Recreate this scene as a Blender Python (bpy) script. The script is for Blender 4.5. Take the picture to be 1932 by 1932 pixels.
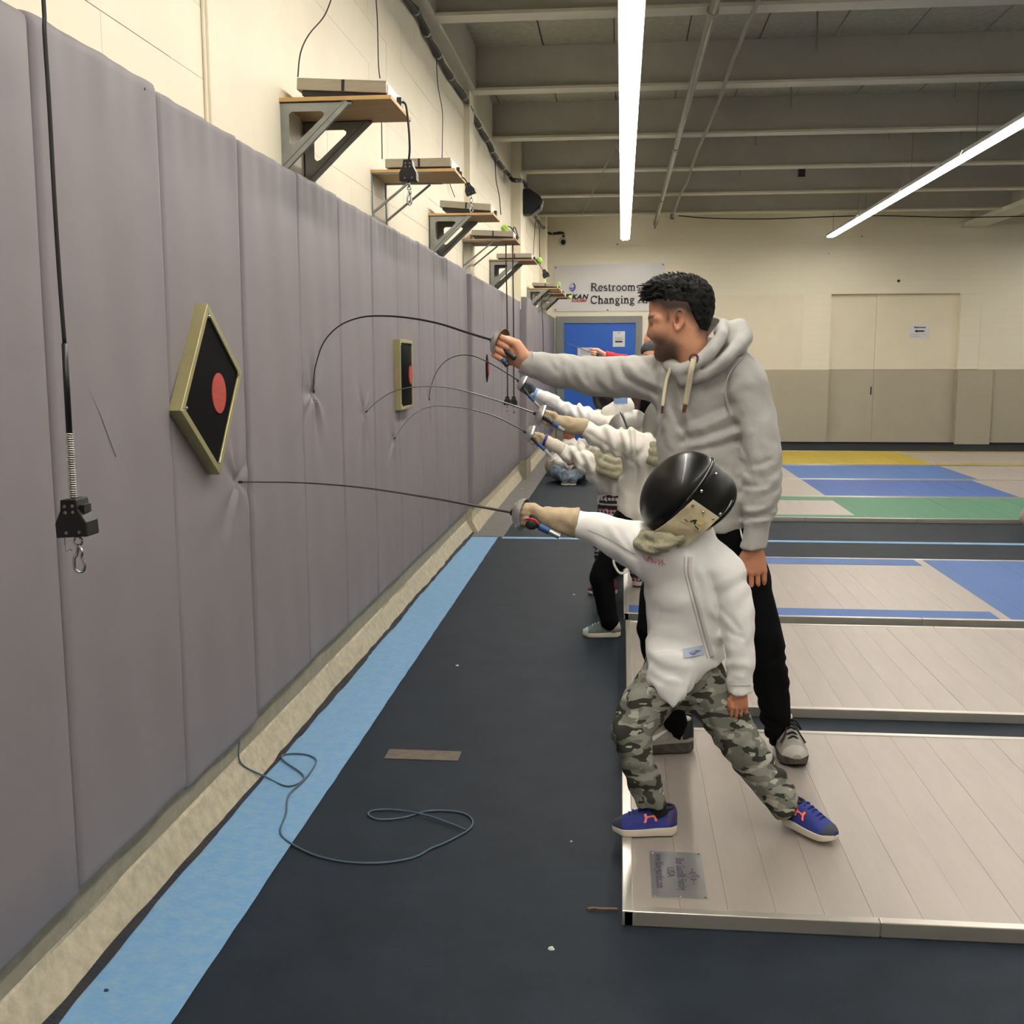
import bpy, bmesh, math, random
import numpy as np
from mathutils import Vector, Matrix

for o in list(bpy.data.objects):
    bpy.data.objects.remove(o, do_unlink=True)
SC = bpy.context.scene
COL = SC.collection
rnd = random.Random(7)

# ------------------------------------------------------------------ camera, world, exposure
CAM_H, F_PX, YAW, PITCH, ROLL = 1.48, 2080.0, 0.0987, 0.1368, -0.0029
def _axes():
    cy, sy = math.cos(YAW), math.sin(YAW)
    f = np.array([-sy*math.cos(PITCH), cy*math.cos(PITCH), -math.sin(PITCH)])
    r = np.array([cy, sy, 0.0])
    u = np.cross(r, f)
    return math.cos(ROLL)*r+math.sin(ROLL)*u, -math.sin(ROLL)*r+math.cos(ROLL)*u, f
AR, AU, AF = _axes()
cam = bpy.data.cameras.new('camera')
cam.sensor_width = 36.0
cam.lens = 36.0*F_PX/1932.0
cam.clip_start = 0.05
cam.clip_end = 100
camo = bpy.data.objects.new('camera', cam)
COL.objects.link(camo)
camo.matrix_world = Matrix(((AR[0], AU[0], -AF[0], 0), (AR[1], AU[1], -AF[1], 0), (AR[2], AU[2], -AF[2], CAM_H), (0, 0, 0, 1)))
SC.camera = camo
world = bpy.data.worlds.new('world')
SC.world = world
world.use_nodes = True
world.node_tree.nodes['Background'].inputs[0].default_value = (0.9, 0.95, 1, 1)
world.node_tree.nodes['Background'].inputs[1].default_value = 0.02
SC.view_settings.view_transform = 'Standard'
SC.view_settings.look = 'None'
SC.view_settings.gamma = 1.0
SC.view_settings.exposure = 0.0
SC.view_settings.use_curve_mapping = False
LAMP = 50.0          # emission strength of the fluorescent tubes
LAMP_COL = (1.0, 0.935, 0.85)

# ------------------------------------------------------------------ helpers
def ray(px, py):
    return AF + AR*((px-966)/F_PX) - AU*((py-966)/F_PX)
def at(px, py, Y):
    "the point at depth Y (metres along the room) seen at photo pixel px, py"
    d = ray(px, py); p = d*(Y/d[1]); return Vector((p[0], p[1], p[2]+CAM_H))
def onx(px, py, X):
    d = ray(px, py); p = d*(X/d[0]); return Vector((p[0], p[1], p[2]+CAM_H))
def onz(px, py, z):
    d = ray(px, py); p = d*((z-CAM_H)/d[2]); return Vector((p[0], p[1], z))

def lin(c):
    return tuple(((v/255.0)/12.92 if v/255.0 <= 0.04045 else ((v/255.0+0.055)/1.055)**2.4) for v in c)

MATS = {}
def mat(name, rgb, rough=0.6, metal=0.0, var=0.0, vscale=8.0, rgb2=None, bump=0.0, bscale=60.0, emit=0.0, spec=0.5, coat=0.0, sheen=0.0, attr=False, stretch=None, sss=0.0, alpha=None):
    if name in MATS: return MATS[name]
    m = bpy.data.materials.new(name); m.use_nodes = True
    nt = m.node_tree; N = nt.nodes; L = nt.links
    b = N['Principled BSDF']
    c = lin(rgb)+(1,)
    b.inputs['Base Color'].default_value = c
    b.inputs['Roughness'].default_value = rough
    b.inputs['Metallic'].default_value = metal
    b.inputs['Specular IOR Level'].default_value = spec
    b.inputs['Coat Weight'].default_value = coat
    b.inputs['Sheen Weight'].default_value = sheen
    if sss:
        b.inputs['Subsurface Weight'].default_value = sss
        b.inputs['Subsurface Radius'].default_value = (0.01, 0.004, 0.002)
        b.inputs['Subsurface Scale'].default_value = 0.6
    tc = N.new('ShaderNodeTexCoord')
    src = tc.outputs['Object']
    if stretch:
        mp = N.new('ShaderNodeMapping'); mp.inputs['Scale'].default_value = stretch
        L.new(src, mp.inputs['Vector']); src = mp.outputs[0]
    if var or rgb2:
        n = N.new('ShaderNodeTexNoise'); n.inputs['Scale'].default_value = vscale; n.inputs['Detail'].default_value = 6
        n.inputs['Roughness'].default_value = 0.65
        L.new(src, n.inputs['Vector'])
        mx = N.new('ShaderNodeMix'); mx.data_type = 'RGBA'
        c2 = lin(rgb2)+(1,) if rgb2 else tuple(v*(1-var) for v in c[:3])+(1,)
        c1 = c if rgb2 else tuple(min(1, v*(1+var)) for v in c[:3])+(1,)
        mx.inputs[6].default_value = c1; mx.inputs[7].default_value = c2
        rp = N.new('ShaderNodeValToRGB'); rp.color_ramp.elements[0].position = 0.35; rp.color_ramp.elements[1].position = 0.65
        L.new(n.outputs[0], rp.inputs[0]); L.new(rp.outputs[0], mx.inputs[0])
        L.new(mx.outputs[2], b.inputs['Base Color'])
    if attr:
        a = N.new('ShaderNodeVertexColor'); a.layer_name = 'Col'
        if var:
            mm = N.new('ShaderNodeMix'); mm.data_type = 'RGBA'; mm.blend_type = 'MULTIPLY'; mm.inputs[0].default_value = 1
            mx.inputs[6].default_value = (1, 1, 1, 1); mx.inputs[7].default_value = (1-var, 1-var, 1-var, 1)
            L.new(a.outputs[0], mm.inputs[6]); L.new(mx.outputs[2], mm.inputs[7]); L.new(mm.outputs[2], b.inputs['Base Color'])
        else:
            L.new(a.outputs[0], b.inputs['Base Color'])
    if bump:
        n2 = N.new('ShaderNodeTexNoise'); n2.inputs['Scale'].default_value = bscale; n2.inputs['Detail'].default_value = 4
        L.new(src, n2.inputs['Vector'])
        bp = N.new('ShaderNodeBump'); bp.inputs['Strength'].default_value = bump; bp.inputs['Distance'].default_value = 0.01
        L.new(n2.outputs[0], bp.inputs['Height']); L.new(bp.outputs[0], b.inputs['Normal'])
    if emit:
        b.inputs['Emission Color'].default_value = c; b.inputs['Emission Strength'].default_value = emit
    MATS[name] = m
    return m

def tag(o, label=None, cat=None, group=None, kind=None):
    if label: o['label'] = label
    if cat: o['category'] = cat
    if group: o['group'] = group
    if kind: o['kind'] = kind
    return o
def empty(name, loc, label=None, cat=None, group=None, rz=0.0):
    o = bpy.data.objects.new(name, None); COL.objects.link(o)
    o.location = loc; o.rotation_euler = (0, 0, rz); o.empty_display_size = 0.05
    return tag(o, label, cat, group)
def clean(name): return name
def link_mesh(name, me, parent=None, world=True):
    o = bpy.data.objects.new(name, me); COL.objects.link(o)
    if parent is not None:
        o.parent = parent
        if world:   # geometry is given in world space
            o.matrix_parent_inverse = world_matrix(parent).inverted()
    return o
def world_matrix(o):
    m = Matrix.LocRotScale(o.location, o.rotation_euler, o.scale)
    if o.parent: m = world_matrix(o.parent) @ o.matrix_parent_inverse @ m
    return m

class MB:
    def __init__(s): s.v = []; s.f = []
    def add(s, vs, fs):
        k = len(s.v); s.v += [tuple(v) for v in vs]; s.f += [tuple(i+k for i in f) for f in fs]; return s
    def box(s, x0, x1, y0, y1, z0, z1):
        return s.add([(x0,y0,z0),(x1,y0,z0),(x1,y1,z0),(x0,y1,z0),(x0,y0,z1),(x1,y0,z1),(x1,y1,z1),(x0,y1,z1)],
                     [(0,3,2,1),(4,5,6,7),(0,1,5,4),(1,2,6,5),(2,3,7,6),(3,0,4,7)])
    def obox(s, c, a, b, d):
        c, a, b, d = Vector(c), Vector(a), Vector(b), Vector(d)
        vs = [c+a*i+b*j+d*k for k in (-1,1) for (i,j) in ((-1,-1),(1,-1),(1,1),(-1,1))]
        return s.add(vs, [(0,3,2,1),(4,5,6,7),(0,1,5,4),(1,2,6,5),(2,3,7,6),(3,0,4,7)])
    def tube(s, path, r, n=8, caps=True, flat=None):
        P = [Vector(p) for p in path]; m = len(P)
        R = r if isinstance(r, (list, tuple)) else [r]*m
        T = []
        for i in range(m):
            t = P[min(i+1, m-1)]-P[max(i-1, 0)]
            T.append(t.normalized() if t.length > 1e-9 else Vector((0,0,1)))
        up = Vector((0,0,1)) if abs(T[0].z) < 0.9 else Vector((1,0,0))
        if flat is not None: up = Vector(flat[0])
        vs = []; u = None
        for i in range(m):
            if u is None: u = (up-T[i]*up.dot(T[i])).normalized()
            else: u = (u-T[i]*u.dot(T[i])).normalized()
            w = T[i].cross(u)
            k = flat[1] if flat is not None else 1.0
            for j in range(n):
                a = 2*math.pi*j/n
                vs.append(P[i]+(u*math.cos(a)*k+w*math.sin(a))*R[i])
        fs = [(i*n+j, i*n+(j+1)%n, (i+1)*n+(j+1)%n, (i+1)*n+j) for i in range(m-1) for j in range(n)]
        if caps: fs += [tuple(range(n-1, -1, -1)), tuple(range((m-1)*n, m*n))]
        return s.add(vs, fs)
    def lathe(s, prof, n=24, o=(0,0,0), axis=(0,0,1), sx=1.0, sy=1.0, ref=None):
        o = Vector(o); ax = Vector(axis).normalized()
        h = Vector(ref) if ref is not None else (Vector((0,0,1)) if abs(ax.z) < 0.9 else Vector((1,0,0)))
        u = (h-ax*h.dot(ax)).normalized(); w = ax.cross(u)
        vs = []; m = len(prof)
        for (r, z) in prof:
            for j in range(n):
                a = 2*math.pi*j/n
                vs.append(o+ax*z+(u*math.cos(a)*sx+w*math.sin(a)*sy)*max(r, 1e-5))
        fs = [(i*n+j, i*n+(j+1)%n, (i+1)*n+(j+1)%n, (i+1)*n+j) for i in range(m-1) for j in range(n)]
        fs += [tuple(range(n-1, -1, -1)), tuple(range((m-1)*n, m*n))]
        return s.add(vs, fs)
    def prism(s, poly, ext):
        n = len(poly); e = Vector(ext); P = [Vector(p) for p in poly]
        fs = [tuple(range(n-1, -1, -1)), tuple(range(n, 2*n))]+[(i, (i+1)%n, n+(i+1)%n, n+i) for i in range(n)]
        return s.add(P+[p+e for p in P], fs)
    def grid(s, fn, nu, nv):
        vs = [fn(i/(nu-1), j/(nv-1)) for j in range(nv) for i in range(nu)]
        return s.add(vs, [(j*nu+i, j*nu+i+1, (j+1)*nu+i+1, (j+1)*nu+i) for j in range(nv-1) for i in range(nu-1)])
    def ball(s, c, r, n=10, m=7, sq=(1,1,1)):
        c = Vector(c); vs = []
        for i in range(m+1):
            t = math.pi*i/m
            for j in range(n):
                a = 2*math.pi*j/n
                vs.append(c+Vector((math.sin(t)*math.cos(a)*sq[0], math.sin(t)*math.sin(a)*sq[1], math.cos(t)*sq[2]))*r)
        return s.add(vs, [(i*n+j, (i+1)*n+j, (i+1)*n+(j+1)%n, i*n+(j+1)%n) for i in range(m) for j in range(n)])
    def mesh(s, name, m, smooth=False, bevel=0.0):
        me = bpy.data.meshes.new(name)
        me.from_pydata(s.v, [], s.f); me.validate()
        bm = bmesh.new(); bm.from_mesh(me)
        bmesh.ops.remove_doubles(bm, verts=bm.verts, dist=1e-6)
        bmesh.ops.recalc_face_normals(bm, faces=bm.faces)
        if bevel:
            es = [e for e in bm.edges if len(e.link_faces) == 2 and e.calc_face_angle(0) > 0.5]
            bmesh.ops.bevel(bm, geom=es, offset=bevel, segments=2, affect='EDGES', profile=0.5)
        if smooth:
            for f in bm.faces: f.smooth = True
        bm.to_mesh(me); bm.free()
        if m is not None: me.materials.append(m)
        if smooth == 'auto':
            try: me.set_sharp_from_angle(angle=0.7)
            except Exception: pass
        return me
    def build(s, name, m, parent=None, smooth=False, bevel=0.0):
        return link_mesh(name, s.mesh(name, m, smooth, bevel), parent)

def struct(name, mb, m, label=None, parent=None, smooth=False, bevel=0.0):
    o = mb.build(name, m, parent, smooth, bevel)
    if parent is None: o['kind'] = 'structure'
    if label: o['label'] = label
    return o
def spline(pts, n=8):
    "Catmull-Rom through the points"
    P = [Vector(p) for p in pts]; out = []
    for i in range(len(P)-1):
        p0, p1, p2, p3 = P[max(i-1, 0)], P[i], P[i+1], P[min(i+2, len(P)-1)]
        for k in range(n):
            t = k/n
            out.append(0.5*((2*p1)+(p2-p0)*t+(2*p0-5*p1+4*p2-p3)*t*t+(3*p1-p0-3*p2+p3)*t**3))
    out.append(P[-1]); return out
def text_mesh(body, size, m, origin, right, up, name='lettering', parent=None, depth=0.0006, align='LEFT', shear=0.0, bold=0.0, sx=1.0):
    cu = bpy.data.curves.new('text', 'FONT'); cu.body = body; cu.size = size; cu.align_x = align; cu.extrude = depth; cu.shear = shear; cu.offset = bold; cu.resolution_u = 3
    o = bpy.data.objects.new('text', cu); COL.objects.link(o)
    dg = bpy.context.evaluated_depsgraph_get()
    me = bpy.data.meshes.new_from_object(o.evaluated_get(dg))
    bpy.data.objects.remove(o, do_unlink=True); bpy.data.curves.remove(cu)
    r, u = Vector(right).normalized(), Vector(up).normalized(); n = r.cross(u); og = Vector(origin)
    for v in me.vertices: v.co = og+r*v.co.x*sx+u*v.co.y+n*v.co.z
    me.materials.clear(); me.materials.append(m)
    return link_mesh(name, me, parent)
# ------------------------------------------------------------------ the room
WX, YB, ZC = -1.36, 20.0, 4.12          # left wall plane, back wall plane, deck underside
XR, YF = 14.0, -5.0
M_floor = mat('rubber_floor', (30, 37, 45), 0.6, var=0.16, vscale=5, bump=0.12, bscale=220, spec=0.10)
M_cream = mat('cream_paint', (236, 228, 204), 0.7, var=0.025, vscale=2.5, bump=0.08, bscale=30)
M_grey_dado = mat('grey_dado_paint', (178, 171, 150), 0.55, var=0.03, vscale=3, bump=0.05, bscale=40)
M_deck = mat('ceiling_deck', (184, 180, 164), 0.9, var=0.12, vscale=18, bump=0.3, bscale=90)
M_beam = mat('beam_paint', (190, 187, 178), 0.7, var=0.05, vscale=3)
M_flange = mat('flange_paint_lit', (222, 218, 202), 0.6, var=0.04, vscale=3)  # same paint as the webs, paler: light on the flanges put into the colour
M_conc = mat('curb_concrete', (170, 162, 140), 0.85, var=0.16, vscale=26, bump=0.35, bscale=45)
M_conc2 = mat('curb_concrete_shaded', (140, 134, 116), 0.85, var=0.12, vscale=16, bump=0.25, bscale=45)  # same concrete, darker: shade under the pads put into the colour
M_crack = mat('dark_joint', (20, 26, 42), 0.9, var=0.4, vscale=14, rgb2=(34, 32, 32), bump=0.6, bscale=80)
M_stripe = mat('blue_floor_paint', (92, 140, 182), 0.65, var=0.0, vscale=22, rgb2=(112, 148, 174), bump=0.3, bscale=60)
M_barefloor = mat('worn_floor', (92, 90, 86), 0.7, var=0.12, vscale=6, bump=0.1)

struct('floor', MB().box(-1.30, XR, YF, YB, -0.12, 0.0), M_floor, 'dark navy rubber floor of the fencing hall')
# painted concrete stripe beside the wall, its inner edge chipped
mb = MB(); n = 150
ys = [YF+(9.12-YF)*i/n for i in range(n+1)]
jag = [-1.266+0.012*math.sin(y*5.1)*math.sin(y*1.7)+rnd.uniform(-0.010, 0.012) for y in ys]
mb.add([(jag[i], ys[i], 0.004) for i in range(n+1)]+[(-0.985-0.004*ys[i]+rnd.uniform(-.002, .002), ys[i], 0.004) for i in range(n+1)],
       [(i, n+1+i, n+2+i, i+1) for i in range(n)])
mb.add([(-1.30, YF, 0.001), (-1.24, YF, 0.001), (-1.24, 9.12, 0.001), (-1.30, 9.12, 0.001)], [(0, 1, 2, 3)])
st = struct('trim_1', MB().add(mb.v[:2*n+2], mb.f[:n]), M_stripe, 'light blue painted concrete stripe along the padded wall')
# crumbling dark joint between kerb and stripe
mb = MB(); n = 260
vs = []
for i in range(n+1):
    y = YF+(19.9-YF)*i/n
    w = 0.004+0.012*abs(math.sin(y*2.3))*abs(math.sin(y*0.9))+rnd.uniform(0, 0.008)
    vs += [(-1.285, y, 0.012), (-1.272+w*0.5, y, 0.010+rnd.uniform(0, .006)), (-1.264+w, y, 0.0055)]
mb.add(vs, [(3*i+k, 3*i+k+1, 3*i+4+k, 3*i+3+k) for i in range(n) for k in (0, 1)])
struct('trim_2', mb, M_crack, 'crumbling dark joint at the foot of the concrete kerb')
# thin light blue floor line across the hall and the worn floor beyond it
struct('trim_3', MB().box(-0.985, 9.0, 9.06, 9.15, 0.0005, 0.003), M_stripe, 'thin light blue line painted across the navy floor')
struct('trim_4', MB().box(-1.27, -0.98, 9.15, 19.98, 0.0005, 0.003), M_barefloor, 'bare worn grey floor strip beyond the blue line')

# left wall: blocks of painted masonry above the pads
wl = struct('wall_left', MB().box(WX-0.25, WX-0.004, YF-0.2, YB+0.2, -0.1, ZC+0.3), M_cream, 'cream painted block wall behind the grey pads')
zc = 2.05
cz = [2.05, 2.385, 2.608, 2.831, 3.054, 3.277, 3.50, 3.74, 4.14]
for k in range(len(cz)-1):
    y = 2.0-(0.45 if k % 2 else 0.0)
    while y < 19.9:
        ye = min(y+0.9, 19.98)
        MB().box(WX-0.03, WX+rnd.uniform(-.0012, .0012), max(y, YF)+0.0006, ye-0.0006, cz[k]+0.0008, cz[k+1]-0.0008).build('block', M_cream, wl)
        y = ye
# shallow pilasters
for (y0, y1, x1) in ((3.64, 4.67, WX+0.015), (9.68, 9.95, WX+0.05), (13.72, 14.35, WX+0.12), (18.4, 18.9, WX+0.10)):
    MB().box(WX-0.02, x1, y0, y1, 2.1, ZC).build('pilaster', M_cream, wl, bevel=0.004)
MB().tube([(WX+0.006, 3.62, 2.2), (WX+0.006, 3.62, 4.1)], 0.006, 6).build('joint_strip', M_cream, wl)
# boxed ledge under the deck
MB().box(WX, WX+0.10, YF, 9.72, 3.76, ZC).build('ledge', M_flange, wl, bevel=0.006)

# concrete kerb
kb = MB()
prof = [(-1.40, -0.02), (-1.268, -0.02), (-1.272, 0.012), (-1.312, 0.105), (-1.318, 0.115), (-1.318, 0.22), (-1.40, 0.22)]
def kerb(mb, y0, y1, dx, n):
    rows = []
    for i in range(n+1):
        y = y0+(y1-y0)*i/n
        row = []
        for q, (x, z) in enumerate(prof):
            j = rnd.uniform(-.004, .004) if q in (2, 3) else 0
            row.append((x+dx+j+(0.004*math.sin(y*3.3+q) if q in (2, 3) else 0), y, z+(j*1.5 if q == 3 else 0)))
        rows.append(row)
    m = len(prof)
    mb.add([p for r in rows for p in r], [(i*m+k, i*m+(k+1) % m, (i+1)*m+(k+1) % m, (i+1)*m+k) for i in range(n) for k in range(m)]+[tuple(range(m)), tuple(n*m+k for k in range(m-1, -1, -1))])
kerb(kb, YF, 9.34, 0.0, 140)
bb = struct('baseboard_left', kb, M_conc, 'rough concrete kerb under the wall pads')
k2 = MB(); kerb(k2, 9.34, 13.72, 0.045, 40); k2.build('kerb_section', M_conc, bb)
k3 = MB(); kerb(k3, 14.35, 19.98, 0.085, 40); k3.build('kerb_section', M_conc, bb)
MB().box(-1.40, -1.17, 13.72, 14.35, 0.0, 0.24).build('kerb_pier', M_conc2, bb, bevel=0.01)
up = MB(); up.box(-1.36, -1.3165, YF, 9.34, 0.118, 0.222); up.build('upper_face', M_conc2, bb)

# grey vinyl wall pads, each a part of the wall
M_pad = mat('grey_vinyl', (128, 122, 126), 0.5, var=0.03, vscale=3, bump=0.03, bscale=400, spec=0.22)
M_pad_side = mat('grey_vinyl_side', (112, 108, 110), 0.5)
PUCK = [(3.629, 1.072, 1.0), (4.585, 1.344, 1.25), (5.529, 1.217, 0.9), (6.227, 1.032, 0.8), (7.421, 1.213, 0.9)]
def pad(y0, y1, xf, z0, z1, xb, fine=False, wob=0.0):
    e = 0.018; g = 0.003
    def stops(a, b, k): return [a, a+e*0.12, a+e*0.4, a+e]+[a+e+(b-a-2*e)*i/k for i in range(1, k)]+[b-e, b-e*0.4, b-e*0.12, b]
    ya = stops(y0+g, y1-g, 70 if fine else 8); za = stops(z0, z1, 150 if fine else 12)
    def edge(t): 
        t = min(max(t/e, 0), 1); return -(1-math.sqrt(max(0, 1-(1-t)**2)))*0.016
    ph = y0*7.3
    def X(y, z):
        d = edge(min(y-y0-g, y1-g-y))+edge(min(z-z0, z1-z))
        d += 0.0022*math.sin(y*9+ph)*math.sin(z*2.1+ph)+0.0015*math.sin(y*21+z*3+ph)
        tz = max(0, 1-(z1-z)/0.25)
        d += 0.003*tz*math.sin(y*34+ph)*math.sin(y*13)
        for (yc, zc_, s) in PUCK:
            dy, dz = y-yc, z-zc_
            r = math.hypot(dy, dz)
            if r < 0.5:
                th = math.atan2(dz, dy)
                d -= 0.016*s*math.exp(-(r/0.028)**2)
                w = (r/(r+0.015))*math.exp(-r/(0.10 if dz > 0 else 0.14))
                d += 0.020*s*w*(math.cos(6*th+yc*5)*0.75+0.35*math.cos(9*th+2.0+yc))*(0.25+0.75*abs(math.sin(th)))
        return xf+d
    nu, nv = len(ya), len(za)
    vs = [(X(y, z), y, z) for z in za for y in ya]
    fs = [(j*nu+i, j*nu+i+1, (j+1)*nu+i+1, (j+1)*nu+i) for j in range(nv-1) for i in range(nu-1)]
    mb = MB().add(vs, fs)
    # sides
    ring = [i for i in range(nu)]+[j*nu+nu-1 for j in range(1, nv)]+[(nv-1)*nu+i for i in range(nu-2, -1, -1)]+[j*nu for j in range(nv-2, 0, -1)]
    k = len(ring)
    mb.add([vs[i] for i in ring]+[(xb, vs[i][1], vs[i][2]) for i in ring], [(i, (i+1) % k, k+(i+1) % k, k+i) for i in range(k)])
    return mb.build('wall_pad', M_pad, wl, smooth=True)
seams = [-2.97, -2.30, -1.62, -0.95, -0.27, 0.40, 1.075, 1.75, 2.423, 3.10, 3.759, 4.436, 5.094, 5.765, 6.417, 7.10, 7.70, 8.246, 8.85, 9.345]
for i in range(len(seams)-1):
    zt = 2.232+rnd.uniform(-.005, .005); zb = 0.205
    if 2.4 < seams[i] < 3.05: zt, zb = 2.246, 0.196
    elif seams[i] < 2.4: zt, zb = 2.236, 0.188
    elif seams[i] < 3.7: zb = 0.180
    else: zb = 0.205
    pad(seams[i], seams[i+1], -1.30+rnd.uniform(-.002, .002), zb, zt, WX, fine=(2.4 < seams[i] < 8))
s2 = [9.345, 10.05, 10.8, 11.6, 12.3, 13.0, 13.72]
for i in range(len(s2)-1): pad(s2[i], s2[i+1], -1.255, 0.21, 2.20, WX)
pad(13.72, 14.37, -1.165, 0.24, 2.25, WX)
s3 = [14.37, 15.3, 16.4, 17.5, 18.7, 19.95]
for i in range(len(s3)-1): pad(s3[i], s3[i+1], -1.205, 0.22, 2.23, WX)

MB().tube([onx(166, 733, -1.2985), onx(190, 785, -1.2985), onx(205, 825, -1.2985), onx(219, 862, -1.2985)], 0.0008, 5).build('scuff_mark', mat('scuff', (70, 66, 68), 0.7), wl)
c = onx(272, 168, -1.30); MB().lathe([(0.006, -0.006), (0.006, 0.001), (0.003, 0.003)], 8, c, (1, 0, 0)).build('screw', M_crack, wl)
# back wall
wb = MB(); 
for (x0, x1) in ((-2.0, 3.627), (5.80, XR+0.3)): wb.box(x0, x1, YB, YB+0.3, 1.30, ZC+0.3)
wb.box(3.627, 5.80, YB, YB+0.3, 2.605, ZC+0.3)
wbk = struct('wall_back', wb, None, 'cream painted brick end wall')
def brick_mat(name, rgb):
    m = mat(name, rgb, 0.65); nt = m.node_tree; N = nt.nodes; L = nt.links
    tc = N.new('ShaderNodeTexCoord'); mp = N.new('ShaderNodeMapping'); mp.inputs['Rotation'].default_value = (math.pi/2, 0, 0)
    br = N.new('ShaderNodeTexBrick'); br.inputs['Scale'].default_value = 1.0; br.inputs['Brick Width'].default_value = 0.41; br.inputs['Row Height'].default_value = 0.105
    br.inputs['Mortar Size'].default_value = 0.006; br.inputs['Mortar Smooth'].default_value = 0.6
    c = lin(rgb)
    br.inputs['Color1'].default_value = c+(1,); br.inputs['Color2'].default_value = tuple(v*0.985 for v in c)+(1,); br.inputs['Mortar'].default_value = tuple(v*0.95 for v in c)+(1,)
    L.new(tc.outputs['Object'], mp.inputs[0]); L.new(mp.outputs[0], br.inputs[0]); L.new(br.outputs[0], N['Principled BSDF'].inputs['Base Color'])
    return m
M_brick = brick_mat('cream_brick', (241, 235, 214)); M_brick_g = brick_mat('grey_brick', (178, 171, 150))
wbk.data.materials.clear(); wbk.data.materials.append(M_brick)
g = MB(); g.box(-2.0, 3.627, YB, YB+0.3, -0.1, 1.30); g.box(5.80, XR+0.3, YB, YB+0.3, -0.1, 1.30); g.build('dado', M_brick_g, wbk)
MB().box(0.95, 3.155, YB-0.006, YB+0.02, 1.302, 2.60).build('infill_panel', M_cream, wbk)
MB().box(0.95, 3.155, YB-0.006, YB+0.02, 0.03, 1.298).build('infill_panel', M_grey_dado, wbk)
MB().box(5.81, 6.40, YB-0.05, YB+0.02, 0.0, 1.29).build('pier', M_brick_g, wbk, bevel=0.004)
MB().box(5.81, 6.15, YB-0.02, YB+0.02, 1.302, 2.60).build('pier', M_brick, wbk, bevel=0.004)
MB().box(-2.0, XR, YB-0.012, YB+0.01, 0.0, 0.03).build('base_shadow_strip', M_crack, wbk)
# walled-up doorway, recessed
for (z0, z1, m) in ((1.302, 2.605, M_cream), (-0.1, 1.298, M_grey_dado)):
    for (x0, x1) in ((3.627, 4.415), (4.419, 5.80)):
        MB().box(x0, x1, YB+0.09, YB+0.25, z0, z1).build('recess_panel', m, wbk)
MB().box(4.37, 4.39, YB+0.08, YB+0.10, 0.86, 1.0).build('latch', M_crack, wbk)
for (x, z, r) in ((4.75, 2.82, 0.022), (-0.1, 3.5, 0.012), (4.1, 3.58, 0.010), (3.55, 3.3, 0.008)):
    MB().lathe([(r, 0), (r, 0.012), (r*0.6, 0.016)], 8, (x, YB, z), (0, -1, 0)).build('anchor_hole', M_crack, wbk)
# blue door with grey frame
M_door = mat('blue_door_paint', (26, 92, 190), 0.45, var=0.04, vscale=3)
M_frame = mat('grey_door_frame', (128, 130, 130), 0.5, var=0.03)
d1 = struct('door_1', MB().box(-1.027, 0.236, YB-0.025, YB+0.005, 0.01, 2.128), M_door, 'blue painted door under the white banner', bevel=0.003)
fm = MB(); fm.box(-1.165, -1.03, YB-0.05, YB+0.01, 0, 2.252); fm.box(0.239, 0.352, YB-0.05, YB+0.01, 0, 2.252); fm.box(-1.0299, 0.2389, YB-0.05, YB+0.01, 2.131, 2.252)
fm.build('door_frame', M_frame, d1)
M_steel = mat('galvanised_steel', (150, 154, 152), 0.42, 0.85, var=0.10, vscale=14)
hm = MB(); hm.tube([(0.17, YB-0.028, 1.02), (0.17, YB-0.07, 1.02), (0.06, YB-0.075, 1.02)], 0.011, 8); hm.build('door_handle', M_steel, d1, smooth=True)
hg = MB()
for z in (0.3, 1.1, 1.95): hg.tube([(-1.03, YB-0.055, z-0.05), (-1.03, YB-0.055, z+0.05)], 0.011, 6)
hg.build('hinge', M_steel, d1)
# remaining shell of the hall
struct('wall_right', MB().box(XR, XR+0.2, YF-0.2, YB+0.2, -0.1, ZC+0.3), M_cream, 'cream far side wall of the hall')
struct('wall_front', MB().box(-2.0, XR+0.2, YF-0.2, YF, -0.1, ZC+0.3), M_cream, 'cream wall behind the photographer')

# ceiling: deck planks between steel beams
ce = struct('ceiling', MB().box(-2.0, XR+0.3, YF-0.2, YB+0.3, ZC+0.03, ZC+0.2), M_deck, 'grey plank deck ceiling')
BY = [7.72+2.06*k for k in range(-6, 6)]
pm = {}
for k in range(len(BY)):
    y0 = BY[k]; y1 = BY[k]+2.06 if k < len(BY)-1 else YB
    x = WX
    while x < 9.0:
        w = 0.6 if x > WX else 0.07
        if y1 < 4.0: x = 99; continue
        MB().box(x+0.006, x+w-0.006, y0+0.01, y1-0.01, ZC+rnd.uniform(-.003, .003), ZC+0.05).build('deck_plank', M_deck, ce)
        x += w
for k, y in enumerate(BY):
    b = MB().box(WX, XR, y-0.012, y+0.012, 3.772, ZC)
    web = b.build('beam_web', M_beam, ce)
    MB().box(WX, XR, y-0.085, y+0.085, 3.752, 3.774).build('beam_flange', M_flange, ce)
# girder at the right carrying the beams
gb = MB().box(5.75, 6.12, 9.0, YB, 3.70, 3.77); gb.build('girder_flange', M_flange, ce)
MB().box(5.90, 5.97, 9.0, YB, 3.77, ZC).build('girder_web', M_beam, ce)
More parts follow.
